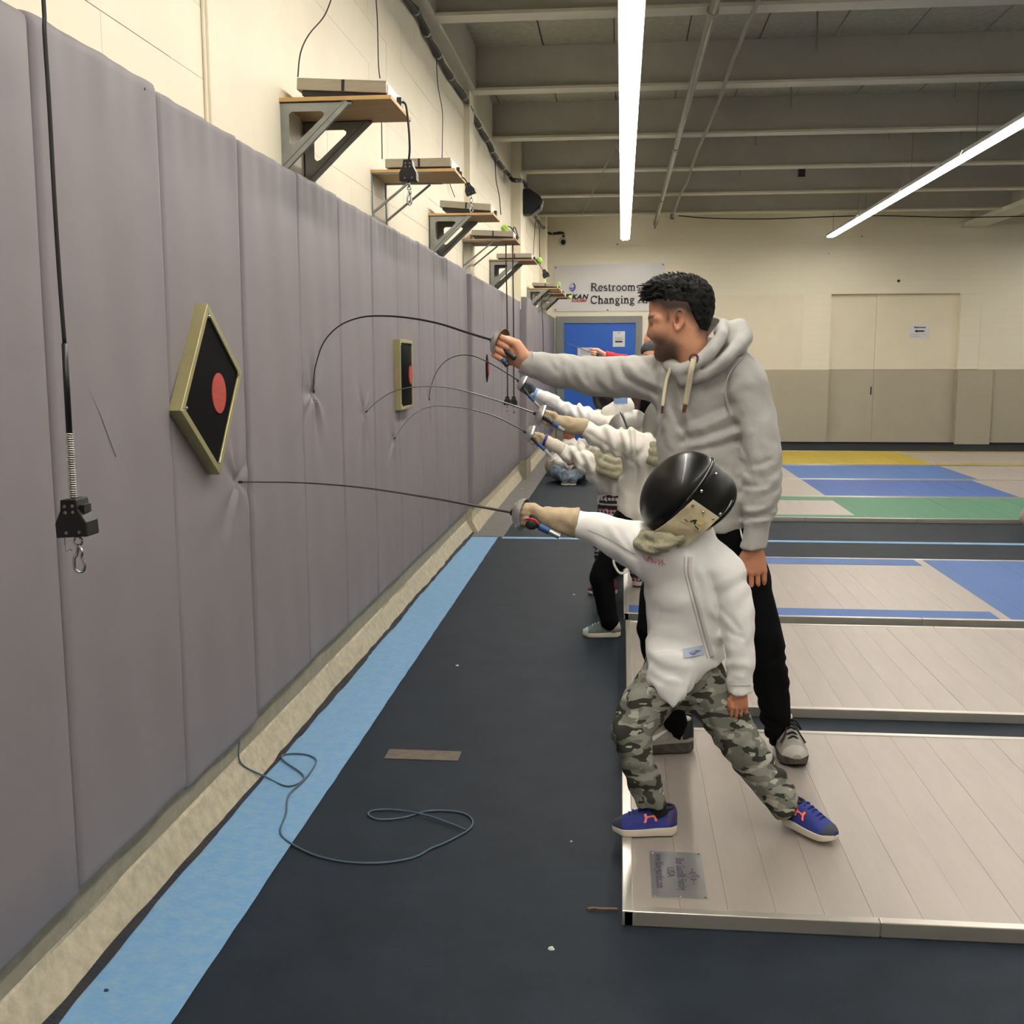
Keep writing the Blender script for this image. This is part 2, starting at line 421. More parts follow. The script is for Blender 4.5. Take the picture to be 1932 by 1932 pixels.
# ------------------------------------------------------------------ lamps, pipes, wiring
M_tube = mat('fluorescent_tube', (255, 255, 255), 0.5)
M_tube.node_tree.nodes['Principled BSDF'].inputs['Emission Color'].default_value = LAMP_COL+(1,)
M_tube.node_tree.nodes['Principled BSDF'].inputs['Emission Strength'].default_value = LAMP
M_tube2 = M_tube.copy(); M_tube2.name = 'fluorescent_tube_dimmed'  # rows away from the wall, dimmed to lower the light on pistes and pads
M_tube2.node_tree.nodes['Principled BSDF'].inputs['Emission Strength'].default_value = LAMP*0.78
M_white = mat('white_enamel', (225, 225, 222), 0.4)
M_black = mat('black_plastic', (18, 18, 19), 0.4)
M_cable = mat('black_cable', (26, 26, 25), 0.55)
M_pipe = mat('painted_pipe', (150, 147, 134), 0.5, var=0.05)
ZL = 3.47
def strip_light(x, y0, y1, label, group):
    t = empty('strip_light', (x, (y0+y1)/2, ZL), label, 'light', group)
    z = ZL
    h = MB()
    poly = [(x-0.078, y0, z), (x-0.05, y0, z+0.055), (x+0.05, y0, z+0.055), (x+0.078, y0, z), (x+0.075, y0, z), (x+0.048, y0, z+0.050), (x-0.048, y0, z+0.050), (x-0.075, y0, z)]
    h.prism(poly, (0, y1-y0, 0)); h.build('housing', M_white, t)
    for dx in (-0.034, 0.0, 0.034):
        MB().tube([(x+dx, y0+0.02, z+0.006), (x+dx, y1-0.02, z+0.006)], 0.0185, 8).build('tube', M_tube if x < 1 else M_tube2, t)
    for yy in (y0+0.25, y1-0.25): MB().tube([(x, yy, z+0.054), (x, yy, ZC)], 0.004, 5).build('hanger', M_steel, t)
for (x, n, nm, nv) in ((0.035, 9, 'long bright strip light in the row over the wall aisle', 'strip lights over the wall aisle'),
                 (3.38, 9, 'long bright strip light in the row over the coloured pistes', 'strip lights over the pistes'),
                 (7.7, 4, 'long bright strip light in the unseen row added beyond the girder', 'added strip lights beyond the girder')):  # unseen row, added to brighten the right of the end wall
    for k in range(n):
        strip_light(x, 18.98-2.44*(k+1)+0.006, 18.98-2.44*k-0.006, nm, nv)

def cable(name, pts, r, m, label=None, cat=None, parent=None, n=6, group=None, sm=True):
    o = MB().tube(spline(pts, 5) if sm else pts, r, n).build(name, m, parent, smooth=True)
    if label: tag(o, label, cat, group)
    return o
# sprinkler pipe, conduit
p = empty('sprinkler_pipe', (0.5, 10, 3.66), 'pale painted sprinkler pipe hung below the beams', 'pipe')
xa = [onz(1350, 0, 3.66), onz(1236, 424, 3.66)]; dr = (xa[1]-xa[0])
MB().tube([xa[0]-dr*0.5, xa[1]], 0.030, 10).build('pipe', M_pipe, p, smooth=True)
for f in (0.02, 0.42, 0.75, 0.97):
    c = xa[0]+dr*f; MB().tube([c-dr.normalized()*0.05, c+dr.normalized()*0.05], 0.038, 10).build('coupling', M_pipe, p, smooth='auto')
MB().tube([xa[1], xa[1]-Vector((0, 0, 0.06))], 0.012, 8).build('sprinkler_head', M_steel, p)
for y in BY:
    if 5 < y < 19:
        f = (y-xa[0].y)/(xa[1].y-xa[0].y); c = xa[0]+dr*f; MB().tube([c, (c.x, c.y, 3.755)], 0.006, 6).build('hanger', M_steel, p)
xa = [onz(1430, 0, 3.70), onz(1268, 410, 3.70)]; dr = xa[1]-xa[0]
c_ = empty('conduit', (0.7, 10, 3.7), 'thin pale electrical conduit beside the sprinkler pipe', 'pipe')
pts = [xa[0]-dr*0.5+dr*1.5*i/14+Vector((0.012*math.sin(i*1.9), 0, 0.008*math.sin(i*2.7))) for i in range(15)]
MB().tube(pts, 0.016, 8).build('tube', M_pipe, c_, smooth=True)
MB().box(xa[1].x-0.03, xa[1].x+0.03, xa[1].y-0.05, xa[1].y+0.02, 3.66, 3.751).build('junction_box', M_steel, c_)
cable('wire', [(-0.03, 11.6, ZL+0.05), at(1160, 278, 11.9), at(1130, 340, 14.6), at(1098, 407, 17.95)], 0.006, M_pipe, 'thin pale wire slanting down from the strip light', 'wire', sm=False)
cable('wire', [at(1280, 407, 17.8), at(1345, 412, 17.8), at(1450, 413, 17.8), at(1560, 409, 17.8), at(1660, 407, 17.8), at(1800, 410, 17.8), at(1932, 408, 17.8)], 0.008, M_cable, 'sagging dark wire under the last ceiling beam', 'wire')
for (x0, y0, x1, y1, Y) in ((1522, 15, 1540, 95, 7.0), (1478, 175, 1492, 203, 9.5), (1772, 165, 1800, 185, 9.5), (1415, 262, 1425, 275, 11.6), (1655, 248, 1675, 268, 11.6), (1395, 320, 1396, 330, 13.7)):
    c = onz(x1, y1, 3.80)
    MB().tube([c, (c.x, c.y, ZC)], 0.008, 6).build('hanger_rod', M_pipe, ce)
c = onz(1512, 322, 3.74); b = MB().box(c.x-0.04, c.x+0.04, c.y-0.05, c.y+0.05, 3.66, 3.752).build('sensor_box', M_black); tag(b, 'small black box under a ceiling beam', 'box')

# black cable bundle zip-tied along the top of the left wall
def cz5(x, y): return (700+x/4.83, y/4.83)
def cz8(x, y): return (860+x/8.05, 360+y/8.05)
bp = [onx(*cz5(x, y), WX+0.03) for (x, y) in ((-60, -620), (150, -280), (330, 0), (430, 130), (505, 300), (590, 460), (680, 630), (770, 770), (870, 915), (905, 1010), (970, 1120), (1020, 1220), (1080, 1310), (1110, 1390), (1140, 1440))]
bp += [onx(*cz5(x, y), WX+0.04) for (x, y) in ((1185, 1510), (1255, 1590))]
bp += [onx(*cz5(x, y), WX+0.12) for (x, y) in ((1290, 1640), (1380, 1650))]
bp += [onx(*cz5(x, y), WX+0.15) for (x, y) in ((1420, 1720), (1440, 1850))]
bp += [onx(*cz8(x, y), WX+0.10) for (x, y) in ((1180, 340), (1250, 470), (1320, 555))]
bp += [at(*cz8(x, y), YB-0.03) for (x, y) in ((1385, 560), (1425, 650), (1620, 640), (1632, 700))]
cb = empty('cable_bundle', bp[0], 'black zip tied cable bundle along the top of the cream wall', 'cable')
pth = spline(bp, 4)
MB().tube(pth, [0.022+0.004*math.sin(i*1.3) for i in range(len(pth))], 7).build('cable', M_cable, cb, smooth=True)
zt = MB()
for i in range(6, len(pth)-1, 5): zt.tube([pth[i]-(pth[i+1]-pth[i]).normalized()*0.012, pth[i]+(pth[i+1]-pth[i]).normalized()*0.012], 0.029, 8)
zt.build('zip_tie', mat('zip_tie_white', (170, 170, 165), 0.5), cb)
# dome camera at the end of the bundle
c = at(1062, 456, YB); sc = empty('security_camera', c, 'small white dome camera on the cream end wall', 'camera')
MB().lathe([(0.075, 0), (0.075, 0.03), (0.06, 0.055), (0.05, 0.06)], 18, c, (0.1, -1, -0.25)).build('base', M_white, sc, smooth='auto')
MB().ball(c+Vector((0.008, -0.055, -0.014)), 0.047, 14, 9).build('dome', M_black, sc, smooth=True)
# black speaker hung below the ceiling
c = at(1004, 379, 14.0); sp = empty('speaker', c, 'black wedge speaker hung high on the cream wall', 'speaker')
pol = [(-0.115, -0.16), (-0.115, 0.15), (-0.03, 0.15), (0.10, 0.06), (0.12, 0.02), (0.09, -0.07), (-0.02, -0.155)]
MB().prism([(c.x+a, c.y, c.z+b_) for a, b_ in pol], (0, 0.22, 0)).build('cabinet', mat('speaker_black', (22, 26, 34), 0.6), sp, bevel=0.012)
MB().prism([(c.x+0.125, c.y+0.01, c.z+0.02), (c.x+0.095, c.y+0.01, c.z-0.075), (c.x-0.015, c.y+0.01, c.z-0.165), (c.x-0.01, c.y+0.01, c.z-0.175), (c.x+0.105, c.y+0.01, c.z-0.095), (c.x+0.135, c.y+0.01, c.z+0.015)], (0, 0.2, 0)).build('grille', mat('speaker_grille', (90, 90, 88), 0.7), sp)
MB().tube([(c.x-0.06, c.y+0.1, c.z+0.14), (WX+0.1, c.y+0.1, c.z+0.22)], 0.012, 8).build('bracket', M_steel, sp)
# wires dropping to the reels
wires = [[(628, -10), (612, 30), (583, 65), (567, 100), (562, 145)], [(708, -20), (712, 40), (714, 120), (717, 148)], [(823, 105), (826, 160), (834, 205), (835, 235), (834, 300)],
         [(720, 230), (721, 300)], [(848, 345), (858, 372)], [(934, 300), (936, 340), (942, 370), (945, 405)], [(1010, 415), (1008, 450), (1006, 484)], [(1018, 430), (1018, 470), (1020, 500)]]
WL = ['curving dark wire above the shelf beside the diamond target', 'straight dark wire behind the first big reel shelf', 'long dark wire from the cable bundle to the thin braced shelf', 'short dark wire on the wall between the two nearest shelves',
      'short slanting wire down to the tilted reel', 'dark wire dropping from the bundle to the brown shelf', 'thin dark wire above the weathered shelf', 'thin dark wire beside the weathered shelf reel']
for i, w in enumerate(wires):
    cable('wire', [onx(a, b, WX+0.05 if i in (0, 1, 3) else WX+0.02) for a, b in w], 0.0030 if i < 5 else 0.0048, M_cable, WL[i], 'wire')

# ------------------------------------------------------------------ reel shelves
M_ply = mat('plywood', (196, 160, 104), 0.6, var=0.08, vscale=6, stretch=(1, 6, 1))
M_plyb = mat('plywood_weathered', (150, 122, 92), 0.7, var=0.12, vscale=6, stretch=(1, 6, 1))
M_reel = mat('brushed_steel', (168, 160, 146), 0.36, 0.75, var=0.06, vscale=20, stretch=(1, 1, 6))
M_ball = mat('tennis_ball', (150, 205, 50), 0.9, var=0.1, vscale=60, bump=0.3, bscale=200, sheen=0.5)
M_chrome = mat('chrome', (205, 205, 205), 0.2, 1.0)
M_ply2 = mat('pale_panel', (228, 224, 214), 0.5)
def snap_hook(parent, top, L, r=0.0025, chain=0):
    mb = MB(); p = Vector(top)
    for k in range(chain):
        a = Vector((0.007, 0, 0)) if k % 2 else Vector((0, 0.007, 0))
        c0 = p-Vector((0, 0, 0.013+0.02*k))
        mb.tube([c0+a*math.cos(t)+Vector((0, 0, 0.013))*math.sin(t) for t in [i*math.pi/5 for i in range(11)]], r, 5, caps=False)
    q = p-Vector((0, 0, 0.02*chain+0.004))
    mb.tube([q+Vector((0.007*math.cos(t), 0, 0.007*math.sin(t)-0.006)) for t in [i*math.pi/5 for i in range(11)]], r, 5, caps=False)
    b = q-Vector((0, 0, 0.012))
    loop = [b+Vector((0.0, 0, 0)), b+Vector((0.006, 0, -0.012)), b+Vector((0.004, 0.001, -0.02)), b+Vector((0.0085, 0.002, -L*0.75)), b+Vector((0.005, 0.002, -L*0.96)), b+Vector((-0.001, 0, -L)), b+Vector((-0.007, -0.002, -L*0.88)), b+Vector((-0.007, -0.002, -L*0.5)), b+Vector((-0.003, 0, -0.016)), b]
    mb.tube(spline(loop, 4), r*1.3, 6)
    mb.build('snap_hook', M_chrome, parent, smooth=True)
def plug(parent, top, s=1.0, tilt=0.0, name='plug'):
    p = Vector(top); w0, w1, h, d = 0.012*s, 0.024*s, 0.056*s, 0.019*s
    R = Matrix.Rotation(tilt, 3, 'Y')
    pol = [(-w0, 0), (w0, 0), (w0*1.15, -h*0.28), (w1, -h*0.62), (w1, -h), (-w1, -h), (-w1, -h*0.62), (-w0*1.15, -h*0.28)]
    o = MB().prism([p+R@Vector((a, -d, b)) for a, b in pol], R@Vector((0, 2*d, 0))).build(name, M_black, parent, bevel=0.0015*s)
    sc_ = MB()
    for (a, b) in ((-0.006, -0.010), (0.006, -0.010), (-0.006, -0.019), (0.006, -0.019), (-0.008, -0.049), (0.012, -0.049)):
        sc_.lathe([(0.0026*s, 0), (0.0022*s, 0.0015)], 8, p+R@Vector((a*s, -d, b*s)), R@Vector((0, -1, 0)))
    sc_.build('screw', mat('dull_screw', (120, 112, 104), 0.5, 0.5), o)
    return o
def shelf(y, z, kind, label, board, depth=0.44, X1=-0.90):
    t = empty('reel_shelf', (WX, y, z), label, 'shelf')
    MB().box(WX, X1, y, y+depth, z-0.016, z).build('board', board, t, bevel=0.0015)
    for i, yy in enumerate((y+0.012, y+depth-0.05)):
        mb = MB()
        if kind == 'stamped':
            # stamped steel plate: two legs, corner gussets, channel brace
            T = 0.004; zz = z-0.016; a, b = 0.300, 0.265
            out = [(WX+0.004, zz), (WX+a, zz), (WX+a, zz-0.012), (WX+0.022, zz-b), (WX+0.004, zz-b)]
            inn = [(WX+0.050, zz-0.046), (WX+0.062, zz-0.036), (WX+0.178, zz-0.036), (WX+0.190, zz-0.044), (WX+0.187, zz-0.056), (WX+0.074, zz-0.156), (WX+0.060, zz-0.162), (WX+0.049, zz-0.152)]
            n_o = [out[0], out[1], out[2], out[3], out[4]]
            # ring faces bridged by hand
            vs = []; fs = []
            for k, (yv) in enumerate((yy, yy+T)):
                vs += [(x_, yv, z_) for x_, z_ in out]+[(x_, yv, z_) for x_, z_ in inn]
            def q_(i): return i
            front = [(0, 5, 6), (0, 6, 7, 1), (1, 7, 8, 2), (2, 8, 9), (2, 9, 10, 3), (3, 10, 11), (3, 11, 12, 4), (4, 12, 5, 0)]
            m_ = 13
            fs += front+[tuple(m_+i_ for i_ in reversed(f_)) for f_ in front]
            fs += [(i_, (i_+1) % 5, m_+(i_+1) % 5, m_+i_) for i_ in range(5)]+[(5+i_, m_+5+i_, m_+5+(i_+1) % 8, 5+(i_+1) % 8) for i_ in range(8)]
            mb.add(vs, fs)
            mb.box(WX+0.004, WX+0.008, yy, yy+0.034, zz-b, zz); mb.box(WX+0.004, WX+a, yy, yy+0.034, zz-0.004, zz)
            # brace channel
            p0, p1 = Vector((WX+a-0.012, yy, zz-0.008)), Vector((WX+0.03, yy, zz-b+0.012)); dv = (p1-p0); nn = Vector((-dv.z, 0, dv.x)).normalized()
            c0 = (p0+p1)/2
            mb.obox(c0+Vector((0, -0.007, 0))+nn*0.0, dv/2, nn*0.009, (0, 0.009, 0))
            mb.obox(c0+Vector((0, 0.008, 0))-nn*0.016, dv/2, nn*0.002, (0, 0.016, 0))
            for xx in (0.05, 0.11, 0.18, 0.25): mb.lathe([(0.007, 0), (0.005, 0.005)], 6, (WX+xx, yy+0.017, zz-0.004), (0, 0, -1))
            for zq in (0.04, 0.13, 0.22): mb.lathe([(0.007, 0), (0.005, 0.005)], 6, (WX+0.008, yy+0.02, zz-zq), (1, 0, 0))
        else:
            mb.box(WX+0.002, WX+0.008, yy, yy+0.025, z-0.26, z-0.016); mb.box(WX+0.002, WX+0.33, yy, yy+0.025, z-0.022, z-0.016)
            mb.tube([(WX+0.008, yy+0.012, z-0.22), (WX+0.26, yy+0.012, z-0.024)], 0.007, 6)
        mb.build('bracket', M_steel, t)
    return t
def reel(y, z, label, tilt=0.0, depth=0.30, X0=-1.29, X1=-0.93):
    t = empty('cable_reel', (X0, y, z), label, 'cable reel')
    R = Matrix.Rotation(tilt, 3, 'Y'); o = Vector((X1, y, z))
    def bx(x0, x1, y0, y1, z0, z1):
        m = MB().box(x0, x1, y0, y1, z0, z1); m.v = [tuple(o+R@(Vector(v)-o)) for v in m.v]; return m
    bx(X0, X1, y, y+depth, z+0.018, z+0.064).build('housing', M_reel, t, bevel=0.003)
    bx(X0+0.02, X1-0.004, y+0.012, y+depth-0.01, z+0.0, z+0.018).build('base', M_black, t)
    bx(X1, X1+0.003, y+0.02, y+depth-0.02, z+0.004, z+0.056).build('front_plate', M_ply2, t)
    bx(X1+0.003, X1+0.022, y+depth*0.62, y+depth*0.62+0.05, z+0.002, z+0.045).build('cord_guide', M_black, t)
    bx(X0+0.18, X0+0.192, y-0.0015, y, z+0.02, z+0.063).build('latch_strap', M_black, t)
    return t
SH = [(1.55, 'stamped', M_ply), (4.38, 'stamped', M_ply), (6.04, 'wire', M_ply), (7.84, 'stamped', M_ply), (9.5, 'wire', M_plyb), (11.44, 'stamped', M_plyb), (15.98, 'stamped', M_ply), (17.1, 'wire', M_plyb), (18.2, 'stamped', M_plyb)]
names = ['plywood reel shelf above the dangling black cord', 'plywood reel shelf on stamped brackets beside the diamond target', 'plywood reel shelf on thin wire braces above the first rectangular target',
         'plywood reel shelf on stamped brackets with a tilted reel', 'brown reel shelf on thin braces beside the bright tennis ball', 'brown weathered reel shelf on heavy braces with a tennis ball at its edge',
         'plywood reel shelf on a heavy brace beside the banner', 'brown reel shelf on thin braces in front of the banner', 'brown reel shelf nearest the cream end wall']
rn = ['steel cord reel above the dangling black cord', 'steel cord reel on the shelf beside the diamond target', 'steel cord reel on the shelf with thin wire braces', 'tilted steel cord reel on the stamped bracket shelf', 'steel cord reel behind the bright tennis ball',
      'steel cord reel on the brown weathered shelf', 'dark topped steel reel on the shelf beside the banner', 'steel cord reel in front of the banner', 'steel cord reel on the last shelf by the end wall']
tilts = [0, 0.06, 0, 0.09, 0.05, 0, 0.05, 0, 0.03]
reels = []
for i, (y, k, b) in enumerate(SH):
    shelf(y, 2.50, k, names[i], b, depth=0.42 if i < 5 else 0.5)
    reels.append(reel(y+0.05, 2.50+ (0.0), rn[i], tilts[i]))
# cords with plugs
def hang(parent, pts, s, tilt=0.0, hook=0.045, chain=2, r=0.004):
    cable('cord', pts, r, M_cable, parent=parent)
    plug(parent, pts[-1], s, tilt)
    b = Vector(pts[-1])+Matrix.Rotation(tilt, 3, 'Y')@Vector((0, 0, -0.054*s))
    snap_hook(parent, b, hook, 0.0022*s, chain)
e0 = Vector((-0.905, 4.64, 2.53)); e1 = at(771, 303, 4.66)
hang(reels[1], [e0, at(766, 200, 4.65), at(771, 240, 4.65), at(773, 280, 4.65), e1+Vector((0, 0, -0.0))], 1.5, 0, 0.06, 1, 0.005)
e0 = Vector((-0.905, 6.30, 2.525))
hang(reels[2], [e0, at(871, 333, 6.30), at(877, 338, 6.30), at(882, 346, 6.30)], 1.15, -0.35, 0.045, 2)
e0 = Vector((-0.905, 11.7, 2.53))
hang(reels[5], [e0, at(1022, 506, 11.72), at(1026, 509, 11.72)], 1.5, -0.4, 0.05, 1)
# long cords from the far reels
for (i, px, Yv, yb, lb) in ((4, 956, 9.75, 748, 0.0), (4, 968, 9.8, 748, 0), (6, 1024, 16.2, 708, 0)):
    top = Vector((-0.905, Yv, 2.53))
    a = at(px, 440 if i == 4 else 545, Yv); b = at(px+1.5, yb, Yv)
    hang(reels[i], [top, a+Vector((0, 0, 0.02)), a+(b-a)*0.5, b], 1.35, 0, 0.04, 1, 0.0055)
# long cord hanging in the foreground: rubber sleeve, spring, plug, hook
top = Vector((-0.905, 1.725, 2.52))
c0 = [onx(a, b, -0.90) for a, b in ((82, 0), (84, 60), (93, 200), (103, 380), (112, 520), (122, 650))]
rc = reels[0]
cable('cord', [top, Vector((-0.902, 1.722, 2.3))]+c0, 0.0038, M_cable, parent=rc)
c1 = [onx(a, b, -0.90) for a, b in ((122, 648), (126, 730), (131, 818))]
MB().tube(c1, 0.0052, 8).build('rubber_sleeve', M_black, rc, smooth=True)
s0, s1 = onx(131, 815, -0.90), onx(138.5, 942, -0.90)
tn = 30; dv = s1-s0
MB().tube([s0+dv*(i/(tn*10))+Vector((0.0052*math.cos(i*2*math.pi/10), 0.0052*math.sin(i*2*math.pi/10), 0)) for i in range(tn*10+1)], 0.0012, 5).build('spring', mat('spring_steel', (200, 196, 188), 0.3, 0.9), rc, smooth=True)
MB().tube([s0, s1], 0.004, 8).build('cord_core', M_cable, rc)
pl = plug(rc, s1+Vector((0.001, 0, 0.002)), 1.12, -0.06)
MB().box(s1.x+0.012, s1.x+0.024, s1.y-0.012, s1.y+0.012, s1.z-0.021, s1.z-0.008).build('strain_relief', M_black, pl)
snap_hook(rc, s1+Vector((0.004, 0, -0.060)), 0.046, 0.0020, 0)
cw = s1+Vector((-0.014, -0.005, -0.040))
MB().tube(spline([cw, cw+Vector((-0.003, 0, -0.03)), cw+Vector((-0.001, 0, -0.047)), cw+Vector((0.005, 0, -0.043)), cw+Vector((0.009, 0, -0.046))], 4), 0.0007, 5).build('loose_wire', M_chrome, rc)
# tennis balls
for (px, py, Yv, lb) in ((952, 431, 9.62, 'bright green tennis ball hanging at the brown shelf edge'), (1017, 491, 11.75, 'green tennis ball on the weathered shelf edge'), (1054, 536, 16.2, 'green tennis ball beside the banner'), (1075, 561, 18.35, 'pale green tennis ball on the shelf nearest the end wall')):
    c = at(px, py, Yv); o = MB().ball(c, 0.033, 16, 10).build('tennis_ball', M_ball, smooth=True); tag(o, lb, 'ball')
    a = Vector((0, 0, 1)); 
    MB().tube([c+Vector((0.0335*math.cos(t), 0.0335*math.sin(t)*0.8, 0.020*math.sin(2*t))).normalized()*0.0332 for t in [i*2*math.pi/24 for i in range(25)]], 0.0014, 5).build('seam', M_white, o)
    MB().tube([c+Vector((0, 0, 0.03)), Vector((-0.915, c.y-0.02, 2.505)), Vector((-0.94, c.y-0.02, 2.502))], 0.003, 5).build('loop', M_cable, o)
# ------------------------------------------------------------------ targets on the wall pads
M_brass = mat('brass_frame', (172, 166, 122), 0.38, 0.6, var=0.07, vscale=12)
M_leather = mat('black_leather', (9, 9, 10), 0.8, bump=0.06, bscale=150, spec=0.06)
M_red = mat('red_felt', (158, 58, 46), 0.8, var=0.16, vscale=60)
def target(label, corners, disc, thick=0.040, rail=0.022, X0=-1.302, bow=0.0):
    P = [Vector((0, y, z)) for y, z in corners]; n = 4; c = sum(P, Vector())/4
    t = empty('wall_target', (X0, c.y, c.z), label, 'target')
    X1 = X0+thick
    inn = []
    for i in range(4):
        a, b, d = P[i-1], P[i], P[(i+1) % 4]
        e1, e2 = (a-b).normalized(), (d-b).normalized(); s = max(0.35, abs(e1.cross(e2).length))
        inn.append(b+(e1+e2)*rail/s)
    for i in range(4):
        j = (i+1) % 4
        vs = []
        for X in (X0, X1): vs += [(X, q.y, q.z) for q in (P[i], P[j], inn[j], inn[i])]
        MB().add(vs, [(0, 1, 2, 3), (7, 6, 5, 4), (0, 4, 5, 1), (1, 5, 6, 2), (2, 6, 7, 3), (3, 7, 4, 0)]).build('frame_rail', M_brass, t, bevel=0.002)
    def face(u, v):
        a = inn[0]*(1-u)*(1-v)+inn[1]*u*(1-v)+inn[2]*u*v+inn[3]*(1-u)*v
        return (X1-0.006+bow*math.sin(math.pi*u)*math.sin(math.pi*v), a.y, a.z)
    fm = MB().grid(face, 13, 13); f = fm.build('leather_face', M_leather, t, smooth=True)
    MB().box(X0, X1-0.02, c.y-0.05, c.y+0.05, c.z-0.05, c.z+0.05).build('backing_block', M_leather, t)
    (dy, dz, ry, rz) = disc
    xf = X1-0.006+bow
    MB().lathe([(ry, -bow*0.8-0.002), (ry, 0.002), (ry*0.98, 0.003)], 32, (xf, dy, dz), (1, 0, 0), sx=rz/ry, sy=1, ref=(0, 0, 1)).build('red_disc', M_red, t)
    st = MB()
    for q in inn: st.lathe([(0.006, 0), (0.005, 0.003), (0.002, 0.005)], 10, (X1-0.001, q.y*0.96+c.y*0.04, q.z*0.96+c.z*0.04), (1, 0, 0))
    st.build('stud', M_chrome, t)
    return t
def yz(px, py, X): p = onx(px, py, X); return (p.y, p.z)
cs = [yz(*p, -1.262) for p in ((342, 775), (415.5, 896), (457, 702), (392, 572))]
dc = onx(416, 742, -1.262)
target('black diamond target with a red disc in a brass frame', cs, (dc.y, dc.z, 0.060, 0.064))
def rect_target(label, y0, y1, z0, z1, dy, dz):
    target(label, [(y0, z0), (y1, z0), (y1, z1), (y0, z1)], (dy, dz, 0.045, 0.055), bow=0.03, rail=0.02)
rect_target('black rectangular target with a red disc in a brass frame', 6.28, 6.66, 1.195, 1.60, 6.46, 1.395)
t3 = rect_target('black rectangular target half behind the coach hand', 10.15, 10.52, 1.205, 1.61, 10.33, 1.40)

# ------------------------------------------------------------------ pistes
M_alu = mat('aluminium_plank', (160, 152, 144), 0.45, 0.35, var=0.06, vscale=7, bump=0.03, bscale=120, stretch=(1, 0.15, 1), spec=0.5)
M_alu_r = mat('aluminium_rim', (196, 192, 182), 0.33, 0.7, var=0.05, vscale=9)
def paint(nm, rgb): return mat(nm, rgb, 0.6, 0.0, var=0.05, vscale=6, stretch=(1, 0.2, 1), spec=0.4)
M_pb, M_pb2, M_pg, M_py = paint('piste_blue', (58, 92, 146)), paint('piste_deep_blue', (50, 82, 142)), paint('piste_green', (64, 114, 88)), paint('piste_yellow', (152, 134, 38))
def piste(y0, y1, xa, xb, label, zone=None, zmat=None, band=None, bmat=None, pw=0.125, h=0.038):
    t = empty('fencing_piste', (xa, y0, 0), label, 'piste')
    cache = {}
    n = int(round((xb-xa-0.05)/pw))
    for i in range(n):
        x = xa+0.025+pw*i
        m = zmat if zone and zone[0] <= x+pw/2 <= zone[1] else M_alu
        if m.name not in cache:
            cache[m.name] = MB().box(0.0004, pw-0.0004, y0+0.028, y1-0.028, h-0.006, h).mesh('plank', m)
        o = bpy.data.objects.new('plank', cache[m.name]); COL.objects.link(o); o.parent = t
        o.matrix_parent_inverse = world_matrix(t).inverted(); o.location = (x, 0, rnd.uniform(-.0004, .0004))
    MB().box(xa+0.01, xb, y0+0.01, y1-0.01, 0.0, h-0.006).build('underframe', M_alu_r, t)
    # rims in sections with visible joints
    x = xa
    L = 0.66
    while x < xb:
        xe = min(x+L, xb)
        for (ya, yb) in ((y0, y0+0.03), (y1-0.03, y1)):
            MB().box(x+0.001, xe-0.001, ya, yb, 0.0, h+0.003).build('rim', M_alu_r, t, bevel=0.0025)
        x = xe; L = 1.0
    MB().box(xa-0.004, xa+0.026, y0, y1, 0.0, h+0.004).build('end_rim', M_alu_r, t, bevel=0.0025)
    if band:
        for (ya, yb, bx0, bx1) in band:
            MB().box(bx0, bx1, ya, yb, h+0.0006, h+0.0018).build('painted_band', bmat, t)
    return t
p1 = piste(2.75, 4.25, 0.02, 2.6, 'plain grey aluminium piste under the camouflage trousers')
p2 = piste(4.53, 6.05, 0.04, 3.2, 'plain grey aluminium piste behind the front one', (2.15, 9), M_pb)
p3 = piste(6.22, 8.15, 0.03, 3.8, 'grey aluminium piste with blue side bands', (2.12, 4.2), M_pb, [(6.25, 6.44, 0.03, 2.12), (7.88, 8.12, 0.03, 2.12)], M_pb)
p4 = piste(10.25, 11.87, 0.03, 5.2, 'grey and green aluminium piste beyond the navy aisle', (2.19, 9), M_pg, [(10.28, 10.44, 0.03, 2.19), (11.55, 11.84, 0.03, 2.19)], M_pg)
p5 = piste(11.92, 13.62, 0.03, 5.6, 'grey piste with a deep blue zone next to the green one', (2.17, 4.2), M_pb2)
p6 = piste(13.68, 15.45, 0.03, 6.2, 'grey piste with a light blue zone before the yellow one', (2.19, 4.26), M_pb)
p7 = piste(15.6, 17.9, 0.03, 7.0, 'grey and yellow piste nearest the end wall', (0.0, 4.35), M_py, [(15.63, 15.85, 4.35, 7.0), (17.7, 17.87, 4.35, 7.0)], M_py)
# maker plate riveted to the front piste
pz = 0.0385
M_plate = mat('maker_plate', (160, 160, 160), 0.35, 0.7, var=0.05, vscale=20)
M_ink = mat('dark_print', (62, 60, 76), 0.6)
mp = empty('maker_plate', (0.172, 2.98, pz), 'engraved maker plate riveted to the front piste', 'plate')
MB().box(0.097, 0.247, 2.838, 3.120, pz, pz+0.0012).build('plate', M_plate, mp, bevel=0.0004)
zt_ = pz+0.0013
for (s, x, sz, y) in (('Blue Gauntlet Fencing', 0.172, 0.034, 3.082), ('USA', 0.144, 0.03, 3.02), ('www.blue-gauntlet.com', 0.112, 0.034, 3.105)):
    wd = {'Blue Gauntlet Fencing': 0.66, 'USA': 1.1, 'www.blue-gauntlet.com': 0.66}[s]
    text_mesh(s, sz, M_ink, (x, y, zt_), (0, -1, 0), (1, 0, 0), 'lettering', mp, 0.0002, sx=wd, bold=0.0006)
em = MB()
def flat(poly, z=zt_): em.prism([(x, y, z) for x, y in poly], (0, 0, 0.0004))
ec = (0.215, 2.97)
ring = [(ec[0]+0.018*math.cos(t)*(1.0 if math.cos(t) > 0 else 1.5), ec[1]+0.012*math.sin(t)) for t in [i*math.pi/10 for i in range(21)]]
